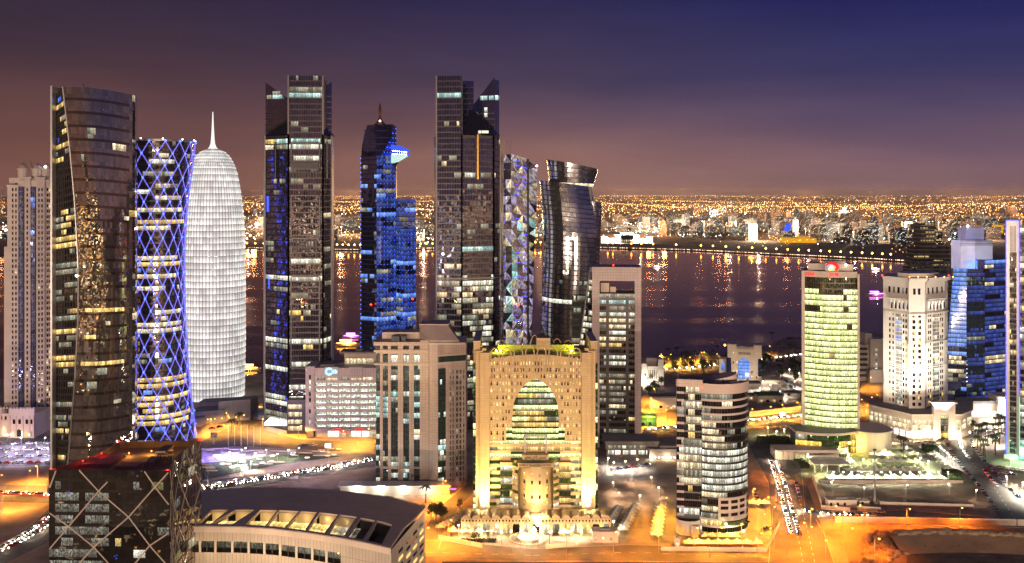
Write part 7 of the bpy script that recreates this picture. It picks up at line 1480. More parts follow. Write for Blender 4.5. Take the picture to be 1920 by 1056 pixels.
def panel_wall(name, label, a, b, h, n, mat, th=.25, piece='panel'):
    (xa, ya), (xb, yb) = gp(*a), gp(*b); L = hypot(xb - xa, yb - ya); r = thing(name, label, 'wall', (xa, ya, 0), None, atan2(yb - ya, xb - xa)); w = L / n
    m = Mesh(); m.box(.06, w - .06, -th / 2, th / 2, 0, h); me = m.data(piece, mat); c = Mesh(); c.box(-.12, .12, -th * .8, th * .8, 0, h + .15); ce = c.data('post', mat)
    for i in range(n): put(piece, me, r, None, (i * w, 0, R.uniform(-.04, .04))); put('post', ce, r, None, (i * w, 0, 0))
panel_wall('boundary_wall', 'long cream panelled wall above excavation', (1566, 980), (1906, 986), 3.2, 54, 'cream'); panel_wall('boundary_wall', 'cream panelled wall at right border above excavation', (1908, 986), (1960, 987), 3.2, 8, 'cream')
panel_wall('inner_wall', 'cream panelled wall along near side of dark empty lot', (1650, 950), (1826, 955), 2.6, 28, 'cream'); panel_wall('lot_wall', 'plain cream wall behind dark empty lot', (1535, 906), (1806, 906), 1.6, 30, 'cream'); panel_wall('lot_side_wall', 'sloping cream wall on left edge of dark lot', (1524, 900), (1540, 948), 3.0, 9, 'cream')
panel_wall('low_wall', 'short cream wall with open gate near small service blocks', (1540, 955), (1594, 960), 2.2, 8, 'cream'); panel_wall('low_wall', 'short cream wall below the light pole', (1608, 958), (1652, 961), 2.6, 6, 'cream')
panel_wall('street_fence', 'dark street fence along bottom of the picture', (830, 1062), (1440, 1064), 2.0, 70, 'dark_concrete'); panel_wall('court_wall', 'amber lit wall of oval tower car park', (1240, 1034), (1438, 1036), 2.2, 26, 'cream'); panel_wall('court_wall', 'amber lit wall right of oval tower', (1438, 1034), (1462, 985), 2.0, 12, 'cream')
panel_wall('road_wall', 'long cream wall along amber road behind oval tower', (1405, 782), (1502, 772), 4.0, 18, 'cream'); panel_wall('forecourt_wall', 'curved white wall in front of arcade, left part', (822, 1012), (905, 1028), 2.2, 14, 'white_stone'); panel_wall('forecourt_wall', 'white wall in front of arcade, right part', (1024, 1030), (1078, 1024), 2.2, 9, 'white_stone')
panel_wall('kerb_barrier', 'red and white road barrier row at left border', (-20, 1034), (92, 978), .9, 34, 'red_paint', .4, 'barrier_block'); panel_wall('kerb_barrier', 'red and white road barrier row beside ramp at left border', (-40, 925), (92, 932), .9, 34, 'red_paint', .4, 'barrier_block')
for nm, lab, px, py, w, d, h in (('service_block', 'cream flat roofed service block in dark lot', 1580, 953, 15, 5, 4), ('service_block', 'smaller cream block beside light pole', 1621, 951, 5, 4, 3), ('gate_house', 'small gatehouse right of arcade with lit windows', 1135, 1018, 12, 6, 5), ('kiosk', 'blue lit kiosk at corner of oval tower court', 1270, 1030, 2.5, 2, 5)):
    X, D = gp(px, py); b_ = thing(nm, lab, 'building', (X, D, 0)); boxp(b_, 'wall', -w / 2, w / 2, 0, d, 0, h, 'cream'); boxp(b_, 'roof_slab', -w / 2 - .3, w / 2 + .3, -.3, d + .3, h, h + .35, 'pale_stone'); boxp(b_, 'roof_plant', -w / 5, w / 5, d * .3, d * .7, h + .35, h + 1.1, 'concrete')
    for k in range(max(1, int(w / 4))): quad(b_, 'window', -w / 2 + .8 + k * 3.6, -w / 2 + 2.0 + k * 3.6, -.06, 1.2, 2.8, 'lit_warm' if nm in ('gate_house', 'kiosk') else 'glass_black')
X, D = gp(1602, 870); r = thing('pergola', 'square white timber pergola by glass podium', 'pergola', (*gp(1562, 885), 0)); 
for k in range(8): boxp(r, 'beam', -11, 11, k * 2.2, k * 2.2 + .4, 4.2, 4.6, 'white_stone')
for k in (-11, -3.6, 3.6, 10.7): boxp(r, 'rafter', k, k + .35, -.4, 16.6, 3.85, 4.2, 'white_stone'); boxp(r, 'post', k, k + .35, -.2, .2, 0, 3.85, 'white_stone')
r = thing('terrace_wall', 'cream stepped terrace wall with railing panels left of pergola', 'wall', (*gp(1495, 862), 0))
for k in range(6): boxp(r, 'panel', -12 + k * 3.4, -9 + k * 3.4, 0, .4, 0, 5.5 - k * .4, 'cream')
boxp(r, 'terrace', -13, 26, 1, 14, 0, 5.6, 'pale_stone')
def boulder_mesh(s):
    q = rg_(s); m = Mesh(); n = 8; prof = [(0.05, -.4), (.75, -.3), (1.0, .1), (.8, .55), (.4, .8), (.03, .88)]; m.lathe(prof, n); m.v = [(a * q.uniform(.8, 1.2), b * q.uniform(.8, 1.2), c * q.uniform(.8, 1.15)) for a, b, c in m.v]; return m.data('boulder', 'boulder', True)
BM = [boulder_mesh(s) for s in range(5)]
def boulder(px, py, s, lab, grp, z=0): X, D = gp(px, py, z); o = thing('boulder', lab, 'boulder', (X, D, z), grp, R.uniform(0, 6), R.choice(BM)); o.scale = (s, s * R.uniform(.8, 1.2), s * R.uniform(.6, .95))
for i in range(120): boulder(R.gauss(1655 - (i / 120) * 12, 15), lerp(1000, 1066, i / 120) + R.uniform(-3, 3), R.uniform(1.5, 2.8), 'brown boulder in heap at left end of excavation', 'boulders in the excavation heap')
for i in range(110): px = lerp(1680, 1935, i / 110); boulder(px, 1001 - 3 * sin((px - 1680) / 60) + R.uniform(-2, 2), R.uniform(1.3, 2.5), 'brown boulder on crest of excavation bank', 'boulders along the excavation bank', 3.0)
for i in range(70): boulder(R.uniform(1690, 1930), R.uniform(1006, 1030), R.uniform(.7, 1.5), 'small brown boulder lying on slope of excavation bank', 'boulders on the bank slope', .4)
m = Mesh(); cr = [gp(px, 1004 - 3 * sin((px - 1680) / 60), 3.0) for px in range(1670, 1960, 20)]
for (xa, ya), (xb, yb) in zip(cr, cr[1:]): m.face([(xa - 1, ya - 16, 0.1), (xb - 1, yb - 16, 0.1), (xb, yb, 3), (xa, ya, 3)]); m.face([(xa, ya, 3), (xb, yb, 3), (xb, yb + 8, .1), (xa, ya + 8, .1)])
m.build('bank', 'brown_sand', kind='structure'); sheet('pit_floor', G([(1700, 1036), (1935, 1034), (1935, 1090), (1700, 1090)]), .09, 'dark_soil')
# ================================================================ street lamps
LP, LS = 1.35, 1.2
sod = make_lamp('street_lamp', 10, 'lamp_sodium', 'tall amber street lamp lighting the road left of arcade', head=.55); whi = make_lamp('white_lamp', 6, 'lamp_white', 'white globe lamp post in paved plaza', arm=.3, head=.5)
used = {sod.name: False, whi.name: False}
def lampset(o, pts, power, col, label, group, sc=1.0, every=1, pz=None):
    for i, (px, py) in enumerate(pts):
        X, D = gp(px, py); rz = R.uniform(0, 6.3)
        if not used[o.name]: used[o.name] = True; o.location = (X, D, 0); o['label'] = label; o['group'] = group; o.rotation_euler[2] = rz
        else: copy_thing(o, (X, D, 0), rz, label, group)
        h = 10 if o is sod else 6
        lx, ly = X + cos(rz) * 2 * (o is sod), D + sin(rz) * 2 * (o is sod)      # cut-off street lanterns: light goes down
        if i % every == 0: spot((lx, ly, h - .7), (lx, ly + .01, 0), power * (LS if o is sod else LP) * every, col, 158 if o is sod else 170, None, .5, .5)
SO = (1, .31, .026)
lampset(sod, [(786, 1000), (800, 962), (830, 935), (868, 912), (795, 1030), (842, 1012)], 30000, SO, 'tall amber street lamp lighting curved road left of arcade', 'amber lamps left of the arcade')
lampset(sod, [(882, 1036), (962, 1046), (1062, 1046), (1150, 1040), (1235, 1042), (1330, 1046), (1420, 1040)], 13000, SO, 'tall amber street lamp on street in front of arcade', 'amber lamps on the front street')
lampset(sod, [(1245, 972), (1240, 990), (1232, 1008), (1300, 1030), (1345, 1028), (1390, 1020), (1412, 950), (1435, 970), (1430, 1005), (1418, 985)], 10000, (1, .44, .04), 'amber lamp in carport yard round oval tower', 'amber lamps round the oval tower')
lampset(sod, [(1462, 900), (1455, 940), (1448, 990), (1475, 1040), (1530, 1030), (1548, 1052), (1520, 990), (1560, 985), (1590, 1030), (1580, 1000), (1500, 1020), (1452, 1030), (1540, 1010), (1620, 985), (1640, 1050), (1700, 990), (1800, 992)], 15000, (1, .24, .014), 'tall amber street lamp beside right hand avenue of headlights', 'amber lamps on the right avenue')
lampset(sod, [(1214, 800), (1232, 790), (1250, 796), (1262, 792), (1220, 770), (1228, 752), (1410, 792), (1440, 788), (1470, 784), (1500, 780), (1350, 795)], 26000, (1, .45, .05), 'amber street lamp on cross road behind oval tower', 'amber lamps on the cross road')
lampset(sod, [(1620, 775), (1640, 770), (1650, 765), (1628, 730)], 22000, (1, .45, .06), 'amber street lamp between lime tower and white stone tower', 'amber lamps between the two right towers')
lampset(sod, [(1243, 684), (1254, 684), (1312, 680), (1324, 680), (1447, 668), (1275, 692), (1290, 690), (1232, 690), (1345, 684)], 26000, (1, .48, .05), 'glaring amber lamp on near corniche beside the fort building', 'amber lamps on the near corniche', 1.0)
lampset(sod, [(395, 812), (428, 800), (465, 785), (478, 770), (492, 812), (519, 822), (452, 806), (560, 826), (640, 838), (690, 834), (668, 842)], 24000, (1, .46, .06), 'amber street lamp on street below white needle tower', 'amber lamps below the needle tower')
lampset(sod, [(10, 925), (50, 918), (88, 935), (5, 960), (70, 905), (30, 800), (70, 806)], 20000, (1, .40, .06), 'amber street lamp over ramp at left border', 'amber lamps at the left border')
lampset(sod, [(1900, 690), (1600, 652)], 14000, (1, .45, .06), 'amber lamp on far side of the bay road', 'amber lamps on the bay road')
lampset(whi, [(453, 862), (480, 868), (470, 884), (452, 894), (445, 876), (460, 858), (500, 862), (520, 870), (430, 866), (412, 872), (540, 862), (560, 858)], 4200, (1, .88, .80), 'white lamp among stone seats in violet lit plaza', 'white lamps in the violet plaza', every=2)
lampset(whi, [(24, 850), (45, 856), (68, 848), (12, 866), (70, 866), (90, 858), (40, 838), (14, 832), (30, 868), (84, 838)], 3600, (.80, .74, 1), 'white lamp post in car park at left border', 'white lamps in the left car park')
lampset(whi, [(1562 + i * 18, 905) for i in range(13)], 2600, (.95, 1, .72), 'white lamp between front row tents of car park', 'white lamps along the front tents', every=2)
lampset(whi, [(1634, 868), (1660, 862), (1720, 868), (1618, 880), (1700, 856), (1725, 878), (1740, 884), (1590, 872)], 5200, (.85, 1, .45), 'lime white lamp among middle tents of car park', 'lime lamps among the tents')
lampset(whi, [(1762 + i * 4.2, 855 + i * 4.1) for i in range(7)], 1800, (1, 1, .85), 'white lamp in slanting row beside parked cars', 'white lamps in the slanting row', every=2)
lampset(whi, [(1838, 806), (1860, 800), (1880, 812), (1905, 806), (1872, 838), (1890, 858), (1912, 842), (1850, 824), (1895, 878), (1905, 930), (1915, 940), (1918, 925), (1888, 914)], 6500, (1, .90, .72), 'white lamp among palms in forecourt at right border', 'white lamps in the right forecourt')
lampset(whi, [(1150, 886), (1172, 884), (1195, 880), (1140, 878)], 3600, (1, .92, .8), 'white lamp on drop off terrace below pink portal frame', 'white lamps on the drop off terrace')
lampset(whi, [(1455, 826), (1470, 822), (1440, 818), (1515, 870), (1540, 892)], 5200, (.85, 1, .5), 'lime white lamp beside glass podium drive', 'lime lamps by the glass podium drive')
lampset(whi, [(1425, 742), (1445, 735), (1462, 748), (1490, 728), (1430, 728), (1498, 712), (1480, 705), (1400, 730)], 7500, (1, .95, .85), 'white lamp in yards between fort building and lime tower', 'white lamps in the yards')
lampset(whi, [(900, 1016), (940, 1022), (985, 1024), (1030, 1022), (1075, 1012), (1110, 1004), (1000, 1012), (860, 1008), (1150, 1000), (1168, 1012)], 1600, (1, .82, .5), 'small white lamp in paved forecourt of arcade', 'white lamps in the arcade forecourt', every=2)
lampset(whi, [(1150, 925), (1185, 905), (1222, 915), (1236, 935), (1200, 950), (1160, 945)], 2600, (1, .72, .48), 'added lamp post brightening bare sand lot left of oval tower', 'added lamps in the bare sand lot')  # lamps added to brighten the sand lot
lampset(whi, [(1560, 925), (1620, 935), (1700, 930), (1780, 928), (1830, 940)], 1500, (1, .72, .48), 'added dim lamp post brightening dark empty lot', 'added lamps in the dark empty lot')  # likewise added, to lighten the bare soil
lampset(sod, [(1245, 560 + 130)], 9000, SO, 'amber lamp at palms on near corniche', 'amber lamps on the near corniche')
# paved plaza: glowing bench stones
m = Mesh()
for i in range(70):
    px, py = R.uniform(382, 640), R.uniform(842, 884)
    if py > 842 + 46 * (1 - (px - 382) / 330): continue
    X, D = gp(px, py); w = R.uniform(1.5, 4); m.box(X - w, X + w, D, D + .8, .05, .6)
m.build('plaza_kerbs', 'pale_stone', kind='stuff')
for i in range(26):
    px, py = R.uniform(385, 630), R.uniform(846, 880)
    if py > 842 + 44 * (1 - (px - 382) / 330): continue
    X, D = gp(px, py); o = thing('light_disc', 'low round glowing light disc set in violet plaza', 'lamp', (X, D, 0), 'glowing discs in the plaza'); m = Mesh(); m.lathe([(1.6, 0), (1.6, .5), (1.2, .7), (.05, .75)], 10); m.build('stone_ring', 'pale_stone', o); m = Mesh(); m.lathe([(1.65, .1), (1.7, .3)], 10); m.build('light_band', 'sign_white', o)
point((*gp(398, 862), 6), 16000, (.25, .20, 1)); point((*gp(430, 852), 7), 12000, (.35, .28, 1)); point((*gp(470, 866), 8), 9000, (.55, .42, 1)); point((*gp(20, 845), 12), 13000, (.5, .36, 1)); point((*gp(85, 850), 12), 10000, (.5, .36, 1)); point((*gp(560, 884), 14), 16000, (.8, .60, .95)); point((*gp(640, 868), 14), 14000, (.95, .7, .7))
for i in range(6):
    X, D = gp(428 + i * 12, 836 - (i % 2)); o = thing('flagpole', 'bare white flagpole in row above violet plaza', 'flagpole', (X, D, 0), 'flagpoles above the plaza'); m = Mesh(); m.tube([(0, 0, 0), (0, 0, 13)], [.2, .1], 6); m.build('pole', 'white_stone', o); lamp_part(o, 'finial', (0, 0, 13.1), .25, 'gold')
for i in range(7):
    X, D = gp(965 + i * 11, 1028); o = thing('forecourt_flagpole', 'thin flagpole in curved row before arcade fountain', 'flagpole', (X, D, 0), 'flagpoles before the arcade'); m = Mesh(); m.tube([(0, 0, 0), (0, 0, 8)], [.12, .06], 5); m.build('pole', 'pole', o); lamp_part(o, 'finial', (0, 0, 8.1), .2, 'gold')
r = thing('fountain', 'oval stepped fountain basin before arcade', 'fountain', (*gp(990, 1012), 0)); m = Mesh(); m.lathe([(9, 0), (9, .9), (8.2, .9), (8.2, .4)], 32); m.build('outer_ring', 'cream', r); m = Mesh(); m.lathe([(5, .3), (5, 1.4), (4.3, 1.4), (4.3, .6), (.1, .6)], 28); m.build('inner_basin', 'pale_stone', r)
for lab, px, py, h, mt in (('white lit billboard on post beside highway headlights', 459, 893, 6, 'sign_white'), ('white lit billboard on post behind oval tower', 1467, 790, 7, 'sign_white'), ('tall dark totem sign at street corner below needle tower', 401, 834, 8, 'lit_grey'), ('slanted white lit sign post at end of plaza', 615, 852, 7, 'sign_white')):
    X, D = gp(px, py); o = thing('billboard', lab, 'sign', (X, D, 0)); m = Mesh(); m.tube([(0, 0, 0), (0, 0, h - 3)], .2, 6); m.build('post', 'pole', o); m = Mesh(); m.box(-2.1, 2.1, -.2, .2, h - 3, h); m.build('frame', 'dark_metal', o); m = Mesh(); m.box(-1.9, 1.9, -.26, -.2, h - 2.8, h - .2); m.build('panel', mt, o)
X, D = gp(1640, 946); o = thing('light_mast', 'very tall bare pole standing in dark empty lot', 'pole', (X, D, 0)); m = Mesh(); m.tube([(0, 0, 0), (0, 0, 14), (0, 0, 29)], [.55, .45, .3], 8); m.build('shaft', 'pole', o); m = Mesh(); m.box(-.8, .8, -.4, .4, 28.6, 29.4); m.build('head', 'dark_metal', o)
for px, py in ((560, 905), (482, 882), (617, 880), (704, 880), (758, 868), (390, 914)): 
    X, D = gp(px, py); o = thing('unlit_lamp_post', 'dark unlit lamp post along the highway', 'lamp post', (X, D, 0), 'unlit lamp posts on the highway'); m = Mesh(); m.tube([(0, 0, 0), (0, 0, 12)], [.16, .09], 6); m.build('pole', 'pole', o); m = Mesh(); m.box(-1.4, 1.4, -.15, .15, 12, 12.2); m.build('arm', 'pole', o)
# ================================================================ cars and boats
def car_parts():
    b = Mesh(); pr = [(-2.2, .35), (-2.25, .75), (-1.6, .88), (1.2, .85), (2.15, .7), (2.2, .35)]; w = .9
    def loft(M, prof, w0, w1=None):
        n = len(prof); L = [(x, -w0, z) for x, z in prof]; Rr_ = [(x, w0, z) for x, z in prof]
        M.face(L); M.face(Rr_[::-1]); [M.face([L[i], Rr_[i], Rr_[(i + 1) % n], L[(i + 1) % n]][::-1]) for i in range(n)]
    loft(b, pr, w); roof = [(-1.5, .86), (-1.0, 1.38), (.35, 1.4), (1.15, .86)]; g = Mesh(); loft(g, roof, .8); rt = [(-1.05, 1.36), (-.95, 1.46), (.3, 1.47), (.42, 1.38)]; loft(b, rt, .74)
    wh = Mesh(); wh.tube([(0, -.1, .33), (0, .1, .33)], .33, 10); hl = Mesh(); hl.box(2.12, 2.26, -.2, .2, .55, .72); tl = Mesh(); tl.box(-2.3, -2.2, -.2, .2, .62, .78); h2 = Mesh(); h2.box(2.1, 2.6, -.34, .34, .45, .85); t2 = Mesh(); t2.box(-2.5, -2.2, -.28, .28, .55, .85)
    return b, g.data('cabin_glass', 'car_glass'), wh.data('wheel', 'tyre'), hl.data('headlight', 'alu'), tl.data('tail_light', 'red_paint'), h2.data('headlight', 'headlight'), t2.data('tail_light', 'taillight')
cb, cg, cw, chl, ctl, ch2, ct2 = car_parts(); CB = {k: cb.data('body', 'car_' + k) for k in ('white', 'silver', 'black', 'grey', 'red', 'blue', 'beige')}
def car(px, py, hd, col, label, group, on=False, nm='parked_car'):
    X, D = gp(px, py); o = thing(nm, label, 'car', (X, D, .1), group, hd); put('body', CB[col], o); put('cabin_glass', cg, o)
    for a in (-1.35, 1.35):
        for b in (-.82, .82): put('wheel', cw, o, None, (a, b, 0))
    for s in (-.6, .6): put('headlight', ch2 if on == 'h' else chl, o, None, (0, s, 0)); put('tail_light', ct2 if on == 't' else ctl, o, None, (0, s, 0))
CC = ('white', 'white', 'white', 'silver', 'silver', 'grey', 'black', 'beige', 'blue', 'red')
def queue(path, n, label, group, on, rev=False, lane=0.0, nm='parked_car', jit=.2, z=0):
    pts = G(path); seg = [hypot(b[0] - a[0], b[1] - a[1]) for a, b in zip(pts, pts[1:])]; T = sum(seg)
    for i in range(n):
        s = T * (i + .5 + R.uniform(-jit, jit)) / n; k = 0
        while k < len(seg) - 1 and s > seg[k]: s -= seg[k]; k += 1
        a, b = pts[k], pts[k + 1]; u = s / seg[k]; x, y = lerp(a[0], b[0], u), lerp(a[1], b[1], u); hd = atan2(b[1] - a[1], b[0] - a[0]) + (pi if rev else 0); x += -sin(hd) * lane; y += cos(hd) * lane; c = R.choice(CC)
        car(960 + x * F / y, HZ + H * F / y, hd + R.uniform(-.04, .04), c, f'{c} car {label}', group, on, nm)
        if on == 'h' and i % 4 == 0: point((x + cos(hd) * 5, y + sin(hd) * 5, 1.6), 1300, (1, .72, .45), None, .4, 'headlamp_beam')
queue([(1776, 833), (1790, 860), (1834, 912), (1872, 962)], 24, 'parked along left kerb of curving road at right', 'cars parked on the left kerb of the curving road', False)
queue([(1822, 826), (1826, 842), (1850, 872), (1892, 918), (1915, 938)], 20, 'parked along right kerb of curving road', 'cars parked on the right kerb of the curving road', False)
queue([(1800, 826), (1802, 838), (1818, 862)], 8, 'with headlights on coming down the curving road', 'headlit cars on the curving road', 'h', True, 0, 'moving_car'); queue([(1845, 882), (1858, 900), (1870, 914)], 5, 'with red tail lights going up the curving road', 'tail lit cars on the curving road', 't', False, 0, 'moving_car')
queue([(1856, 876), (1920, 884)], 8, 'parked in lot beside curving road', 'cars in the right hand lot', False); queue([(1850, 882), (1900, 892)], 5, 'parked in second row of lot beside curving road', 'cars in the right hand lot, second row', False); queue([(1690, 838), (1760, 828), (1800, 812)], 14, 'parked before the white tower podium', 'cars before the white tower podium', False); queue([(1830, 812), (1880, 806), (1930, 812)], 10, 'parked among forecourt palms', 'cars among the forecourt palms', False)
queue([(1460, 868), (1474, 908), (1486, 950), (1503, 1005)], 36, 'with headlights on driving down amber avenue', 'headlit cars on the amber avenue', 'h', True, .8, 'moving_car', .1); queue([(1460, 868), (1474, 908), (1486, 950), (1503, 1005)], 34, 'with headlights on in second lane of amber avenue', 'headlit cars in the second lane of the avenue', 'h', True, 4.6, 'moving_car', .1)
queue([(1492, 905), (1500, 935)], 4, 'with tail lights on driving up amber avenue', 'tail lit cars on the amber avenue', 't', False, 0, 'moving_car'); queue([(1512, 960), (1560, 966), (1640, 968)], 12, 'with headlights on turning along the wall road', 'headlit cars on the wall road', 'h', True, 0, 'moving_car'); car(1652, 962, 0, 'white', 'white car alone on kerb beside cream panelled wall', None)
queue([(330, 924), (540, 891), (640, 875), (700, 861)], 60, 'with headlights on driving along the highway', 'headlit cars on the highway', 'h', True, 2, 'moving_car', .1); queue([(330, 924), (540, 891), (640, 875), (700, 861)], 52, 'with headlights on in far lane of highway', 'headlit cars in the far highway lane', 'h', True, -2, 'moving_car', .1)
queue([(-40, 1045), (20, 1020), (66, 992), (92, 968)], 22, 'with headlights on climbing the ramp at left border', 'headlit cars on the left ramp', 'h', True, 0, 'moving_car', .1); queue([(-40, 1045), (20, 1020), (66, 992), (92, 968)], 18, 'with headlights on in outer lane of left ramp', 'headlit cars in the outer ramp lane', 'h', True, 4, 'moving_car', .1); queue([(-40, 924), (100, 930)], 16, 'with headlights on at left border road', 'headlit cars on the left border road', 'h', False, 0, 'moving_car')
queue([(1205, 807), (1300, 799), (1500, 781)], 26, 'with headlights on along cross road behind oval tower', 'headlit cars on the cross road', 'h', False, 0, 'moving_car'); queue([(1200, 696), (1300, 690), (1440, 673), (1640, 649)], 46, 'with headlights on along the near corniche', 'headlit cars on the near corniche', 'h', True, 0, 'moving_car')
queue([(1412, 922), (1428, 950)], 5, 'parked on sand right of oval tower', 'cars on the sand right of the oval tower', False, jit=.1); queue([(1430, 996), (1446, 990)], 2, 'parked in amber court right of oval tower', 'cars in the amber court', False); queue([(1470, 712), (1498, 742)], 12, 'parked in dim lot left of lime tower', 'cars in the dim lot', False); queue([(560, 838), (590, 836)], 5, 'parked on street above plaza', 'cars above the plaza', False); queue([(392, 806), (430, 798)], 3, 'parked below needle tower', 'cars below the needle tower', False); queue([(1140, 884), (1220, 872)], 6, 'parked on drop off terrace', 'cars on the drop off terrace', False)
for i, yy in enumerate((834, 846, 859, 870)): queue([(-8, yy), (94, yy - 2)], 7, 'parked in ' + ('back', 'second', 'third', 'front')[i] + ' row of violet lit car park', 'cars in the left car park, row by row', False, jit=.35)
def boat(px, py, L, k, label):
    X, D = gp(px, py); o = thing('boat', label, 'boat', (X, D, -1.5)); m = Mesh(); n = 8; top = [(L * (i / n - .5), (.16 * L) * sin(pi * min(1, (i / n) * .8 + .2))) for i in range(n + 1)]; ring = [(x, -y) for x, y in top] + [(x, y) for x, y in top[::-1]]; m.prism(ring, 0, L * .09, 0, 0); m.build('hull', 'white_stone', o)
    boxp(o, 'cabin', -L * .3, L * .15, -L * .07, L * .07, L * .09, L * .2, 'white_stone'); boxp(o, 'light_strip', -L * .4, L * .35, -L * .15, -L * .145, L * .1, L * .125, k); boxp(o, 'roof_light', -L * .3, L * .15, -L * .08, L * .08, L * .2, L * .215, k); point((X, D - 6, 3), 9000, tuple(MT(k).node_tree.nodes['Emission'].inputs[0].default_value[:3]))
emit('boat_amber', (1, .5, .08), 10, 'AUTO'); emit('boat_violet', (.7, .2, 1), 7, 'AUTO'); emit('boat_white', (.9, .9, 1), 9, 'AUTO')
boat(468, 690, 22, 'boat_amber', 'amber lit boat close to shore beside plum tower'); boat(652, 645, 28, 'boat_amber', 'amber lit dhow near shore beside blue dotted tower'); boat(660, 630, 22, 'boat_violet', 'violet lit boat behind amber dhow'); boat(1232, 500, 18, 'boat_white', 'small white lit boat alone on open bay'); boat(1641, 505, 22, 'boat_white', 'white lit boat behind lime tower'); boat(1642, 552, 30, 'boat_violet', 'violet lit boat left of white stone tower'); boat(1408, 484, 20, 'boat_amber', 'small amber lit boat near far corniche')
city_facade('inland_tower', (.03, .03, .035), 9, .13, (1, .70, .36)); rb2 = rg_(12); tw = Mesh()
for x, y, w, h in ((-390, -380, 44, 235), (-310, -430, 36, 190), (-470, -560, 50, 250), (-95, -370, 40, 225), (-30, -440, 46, 180), (55, -390, 34, 240), (130, -560, 50, 210), (-190, -620, 46, 240), (260, -400, 40, 200), (390, -480, 46, 230), (-230, -400, 30, 160), (520, -600, 60, 220)): tw.box(x - w / 2, x + w / 2, y, y + w * .8, 0, h)
tw.build('inland_towers', 'inland_tower', kind='stuff')
# unseen masts added behind the viewpoint, aimed to brighten the facades
hm = None
for x, y, pw_ in ((-430, -170, 1.0), (-300, -320, 1.0), (-140, -210, .8), (0, -330, 1.0), (150, -200, .8), (300, -330, 1.0), (440, -180, 1.0), (-560, -260, 1.0), (580, -280, 1.0)):
    if hm is None: hm = o = make_lamp('fill_mast', 62, 'lamp_white', 'added tall lamp mast behind the viewpoint lighting the facades', arm=.6, head=1.0); o.location = (x, y, 0); o['group'] = 'added lamp masts behind the viewpoint'
    else: o = copy_thing(hm, (x, y, 0), 0, None, 'added lamp masts behind the viewpoint')
    spot((x, y + 1.5, 60), (x * .75, 760, 40), MK * pw_, (1, .74, .56), 76, None, 1.2, .35)
# ================================================================ the rest of the city, inland behind the viewpoint: seen only as reflections in the glass
rb = rg_(5); m = Mesh(); emit('inland_amber', (1, .46, .09), 3.6); emit('inland_white', (1, .82, .55), 3.2)
for _ in range(110):
    x, y = rb.uniform(-1500, 1500), rb.uniform(-1500, -160); w, d_, h = rb.uniform(16, 40), rb.uniform(16, 40), rb.choice((12, 18, 25, 40, 60, 85)); m.box(x - w / 2, x + w / 2, y, y + d_, 0, h)
for _ in range(90):
    x, y = rb.uniform(-520, 520), rb.uniform(-150, 310); w, d_ = rb.uniform(12, 34), rb.uniform(12, 34); m.box(x - w / 2, x + w / 2, y, y + d_, 0, rb.choice((5, 8, 12, 17)))
m.build('inland_city', 'far_dark', kind='stuff')
lm = [Mesh(), Mesh(), Mesh(), Mesh()]
for _ in range(260):
    x, y = rb.uniform(-1500, 1500), -40 - 1900 * rb.random() ** 1.5; a = rb.choice((0, 0, pi / 2, .4)); n = rb.randint(8, 34); k = rb.choice((0, 0, 0, 0, 1, 1, 2))
    for i in range(n): lm[k].octa((x + cos(a) * i * 26, min(y + sin(a) * i * 26, -30), 9), rb.uniform(.9, 2.3))
for _ in range(2600): lm[rb.choice((0, 0, 1, 2, 3))].octa((rb.uniform(-1700, 1700), rb.uniform(-2200, -30), rb.uniform(2, 22)), rb.uniform(.4, 1.4))
for _ in range(5200):
    d = 500 * (20.0 ** rb.random()); x = d * rb.uniform(-1.1, 1.1); lm[rb.choice((0, 0, 0, 0, 0, 1, 1, 2))].octa((x, -d, rb.uniform(4, 26)), d * .0021 * rb.uniform(.4, 1.5))
for _ in range(1500): lm[rb.choice((0, 0, 0, 1, 1, 2, 3))].octa((rb.uniform(-560, 560), rb.uniform(-200, 345), rb.uniform(2, 16)), rb.uniform(.35, 1.0))
for k, q in enumerate(lm): q.build('inland_lights', ('inland_amber', 'inland_white', 'inland_white', 'lamp_blue')[k], kind='stuff')

# kerbs and lane markings
def kerb(px, w=.35, h=.15):
    pts = G(px); m = Mesh()
    for (xa, ya), (xb, yb) in zip(pts, pts[1:]):
        n = Vector((yb - ya, xa - xb, 0)).normalized() * w / 2; m.prism([(xa + n.x, ya + n.y), (xb + n.x, yb + n.y), (xb - n.x, yb - n.y), (xa - n.x, ya - n.y)], 0, h) if (xb - xa) * 0 == 0 else 0
        if m.f and False: pass
    m.build('kerb', 'kerb', kind='structure')
def dashes(px, dash=3.0, gap=4.5, w=.22, z=.13, solid=False):
    pts = G(px); m = Mesh()
    for (xa, ya), (xb, yb) in zip(pts, pts[1:]):
        L = hypot(xb - xa, yb - ya); d = Vector((xb - xa, yb - ya, 0)) / L; n = Vector((-d.y, d.x, 0)) * w / 2; s = 0
        while s < L:
            e = min(L, s + (L if solid else dash)); p, q = Vector((xa, ya, z)) + d * s, Vector((xa, ya, z)) + d * e; m.face([p - n, q - n, q + n, p + n]); s = e + gap
    m.build('lane_markings', 'road_paint', kind='stuff')
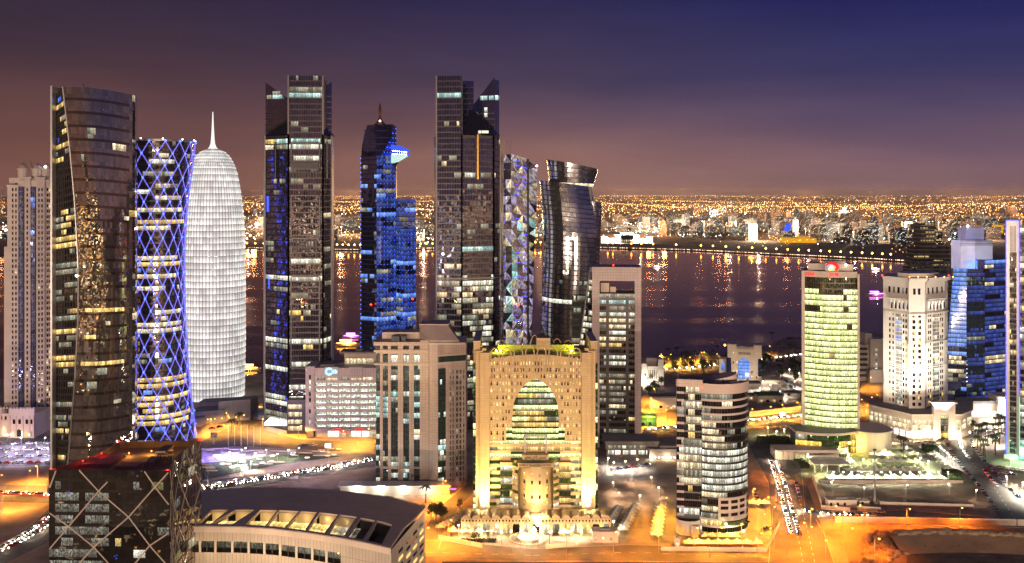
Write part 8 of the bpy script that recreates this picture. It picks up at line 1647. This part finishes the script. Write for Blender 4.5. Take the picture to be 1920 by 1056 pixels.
for k in ([(1440, 1070), (1446, 1000), (1441, 905), (1417, 862)], [(1568, 1070), (1545, 1000), (1530, 975)], [(1510, 960), (1503, 882), (1470, 848)], [(1535, 973), (1700, 981), (1935, 990)], [(1530, 960), (1700, 957), (1868, 970)], [(1872, 970), (1832, 905), (1788, 855), (1774, 832)], [(1935, 962), (1885, 905), (1842, 862), (1822, 836)], [(780, 1012), (870, 1018), (1000, 1030), (1180, 1022), (1440, 1030)], [(830, 945), (880, 905)], [(822, 1030), (836, 985), (868, 945), (905, 908)], [(340, 908), (540, 882), (640, 866), (700, 856)], [(340, 940), (540, 902), (640, 884), (705, 874)], [(360, 852), (430, 838), (470, 838), (600, 846), (705, 850)], [(1130, 835), (1300, 812), (1520, 792)], [(1130, 812), (1300, 790), (1520, 770)]): kerb(k)
dashes([(1508, 1066), (1492, 985), (1474, 905), (1440, 850)]); dashes([(1530, 1066), (1512, 985), (1490, 905)]); dashes([(800, 1036), (1000, 1042), (1180, 1036), (1440, 1046)]); dashes([(1535, 967), (1700, 970), (1900, 982)]); dashes([(1904, 975), (1858, 905), (1812, 858), (1798, 832)]); dashes([(340, 922), (540, 892), (700, 864)], solid=True); dashes([(340, 932), (540, 898), (700, 870)]); dashes([(370, 844), (450, 812), (500, 786)]); dashes([(470, 828), (600, 836), (705, 841)]); dashes([(1140, 824), (1300, 801), (1510, 781)])
# night haze over the bay: one even body of air round everything
m, t, o = new_mat('haze_air'); t.links.new(nd(t, 'ShaderNodeVolumePrincipled', {'Color': (.95, .93, .95, 1), 'Density': HZD, 'Anisotropy': .2}).outputs[0], o.inputs['Volume'])
hm_ = Mesh(); hm_.box(-43000, 43000, -12000, 55000, -7.5, 262, 0, True); hm_.build('haze', 'haze_air', kind='stuff')

# row members that look alike: say which one by its place in the row
from bpy_extras.object_utils import world_to_camera_view
bpy.context.view_layer.update()
ONES = 'first second third fourth fifth sixth seventh eighth ninth tenth eleventh twelfth thirteenth fourteenth fifteenth sixteenth seventeenth eighteenth nineteenth'.split()
def ordinal(n):
    if n < 20: return ONES[n - 1]
    t_ = ('twenty', 'thirty', 'forty', 'fifty')[n // 10 - 2]
    return t_[:-1] + 'ieth' if n % 10 == 0 else t_ + '-' + ONES[n % 10 - 1]
same = {}
for o in bpy.data.objects:
    if o.parent is None and o.get('category') and o.get('group'): same.setdefault((o['group'], o['label']), []).append(o)
for (g, lab), os_ in same.items():
    if 1 < len(os_) < 56:
        pos = [(world_to_camera_view(SC, cam, o.matrix_world.translation), o) for o in os_]
        dx = max(p.x for p, o in pos) - min(p.x for p, o in pos); dy = (max(p.y for p, o in pos) - min(p.y for p, o in pos)) * .55
        pos.sort(key=(lambda q: q[0].x) if dx >= dy else (lambda q: -q[0].y))
        for i, (p, o) in enumerate(pos):
            w = 'from left' if dx >= dy else 'from far end'; n = len(pos)
            o['label'] = lab + (', leftmost' if i == 0 and dx >= dy else ', farthest one' if i == 0 else f', {ordinal(i + 1)} {w}')
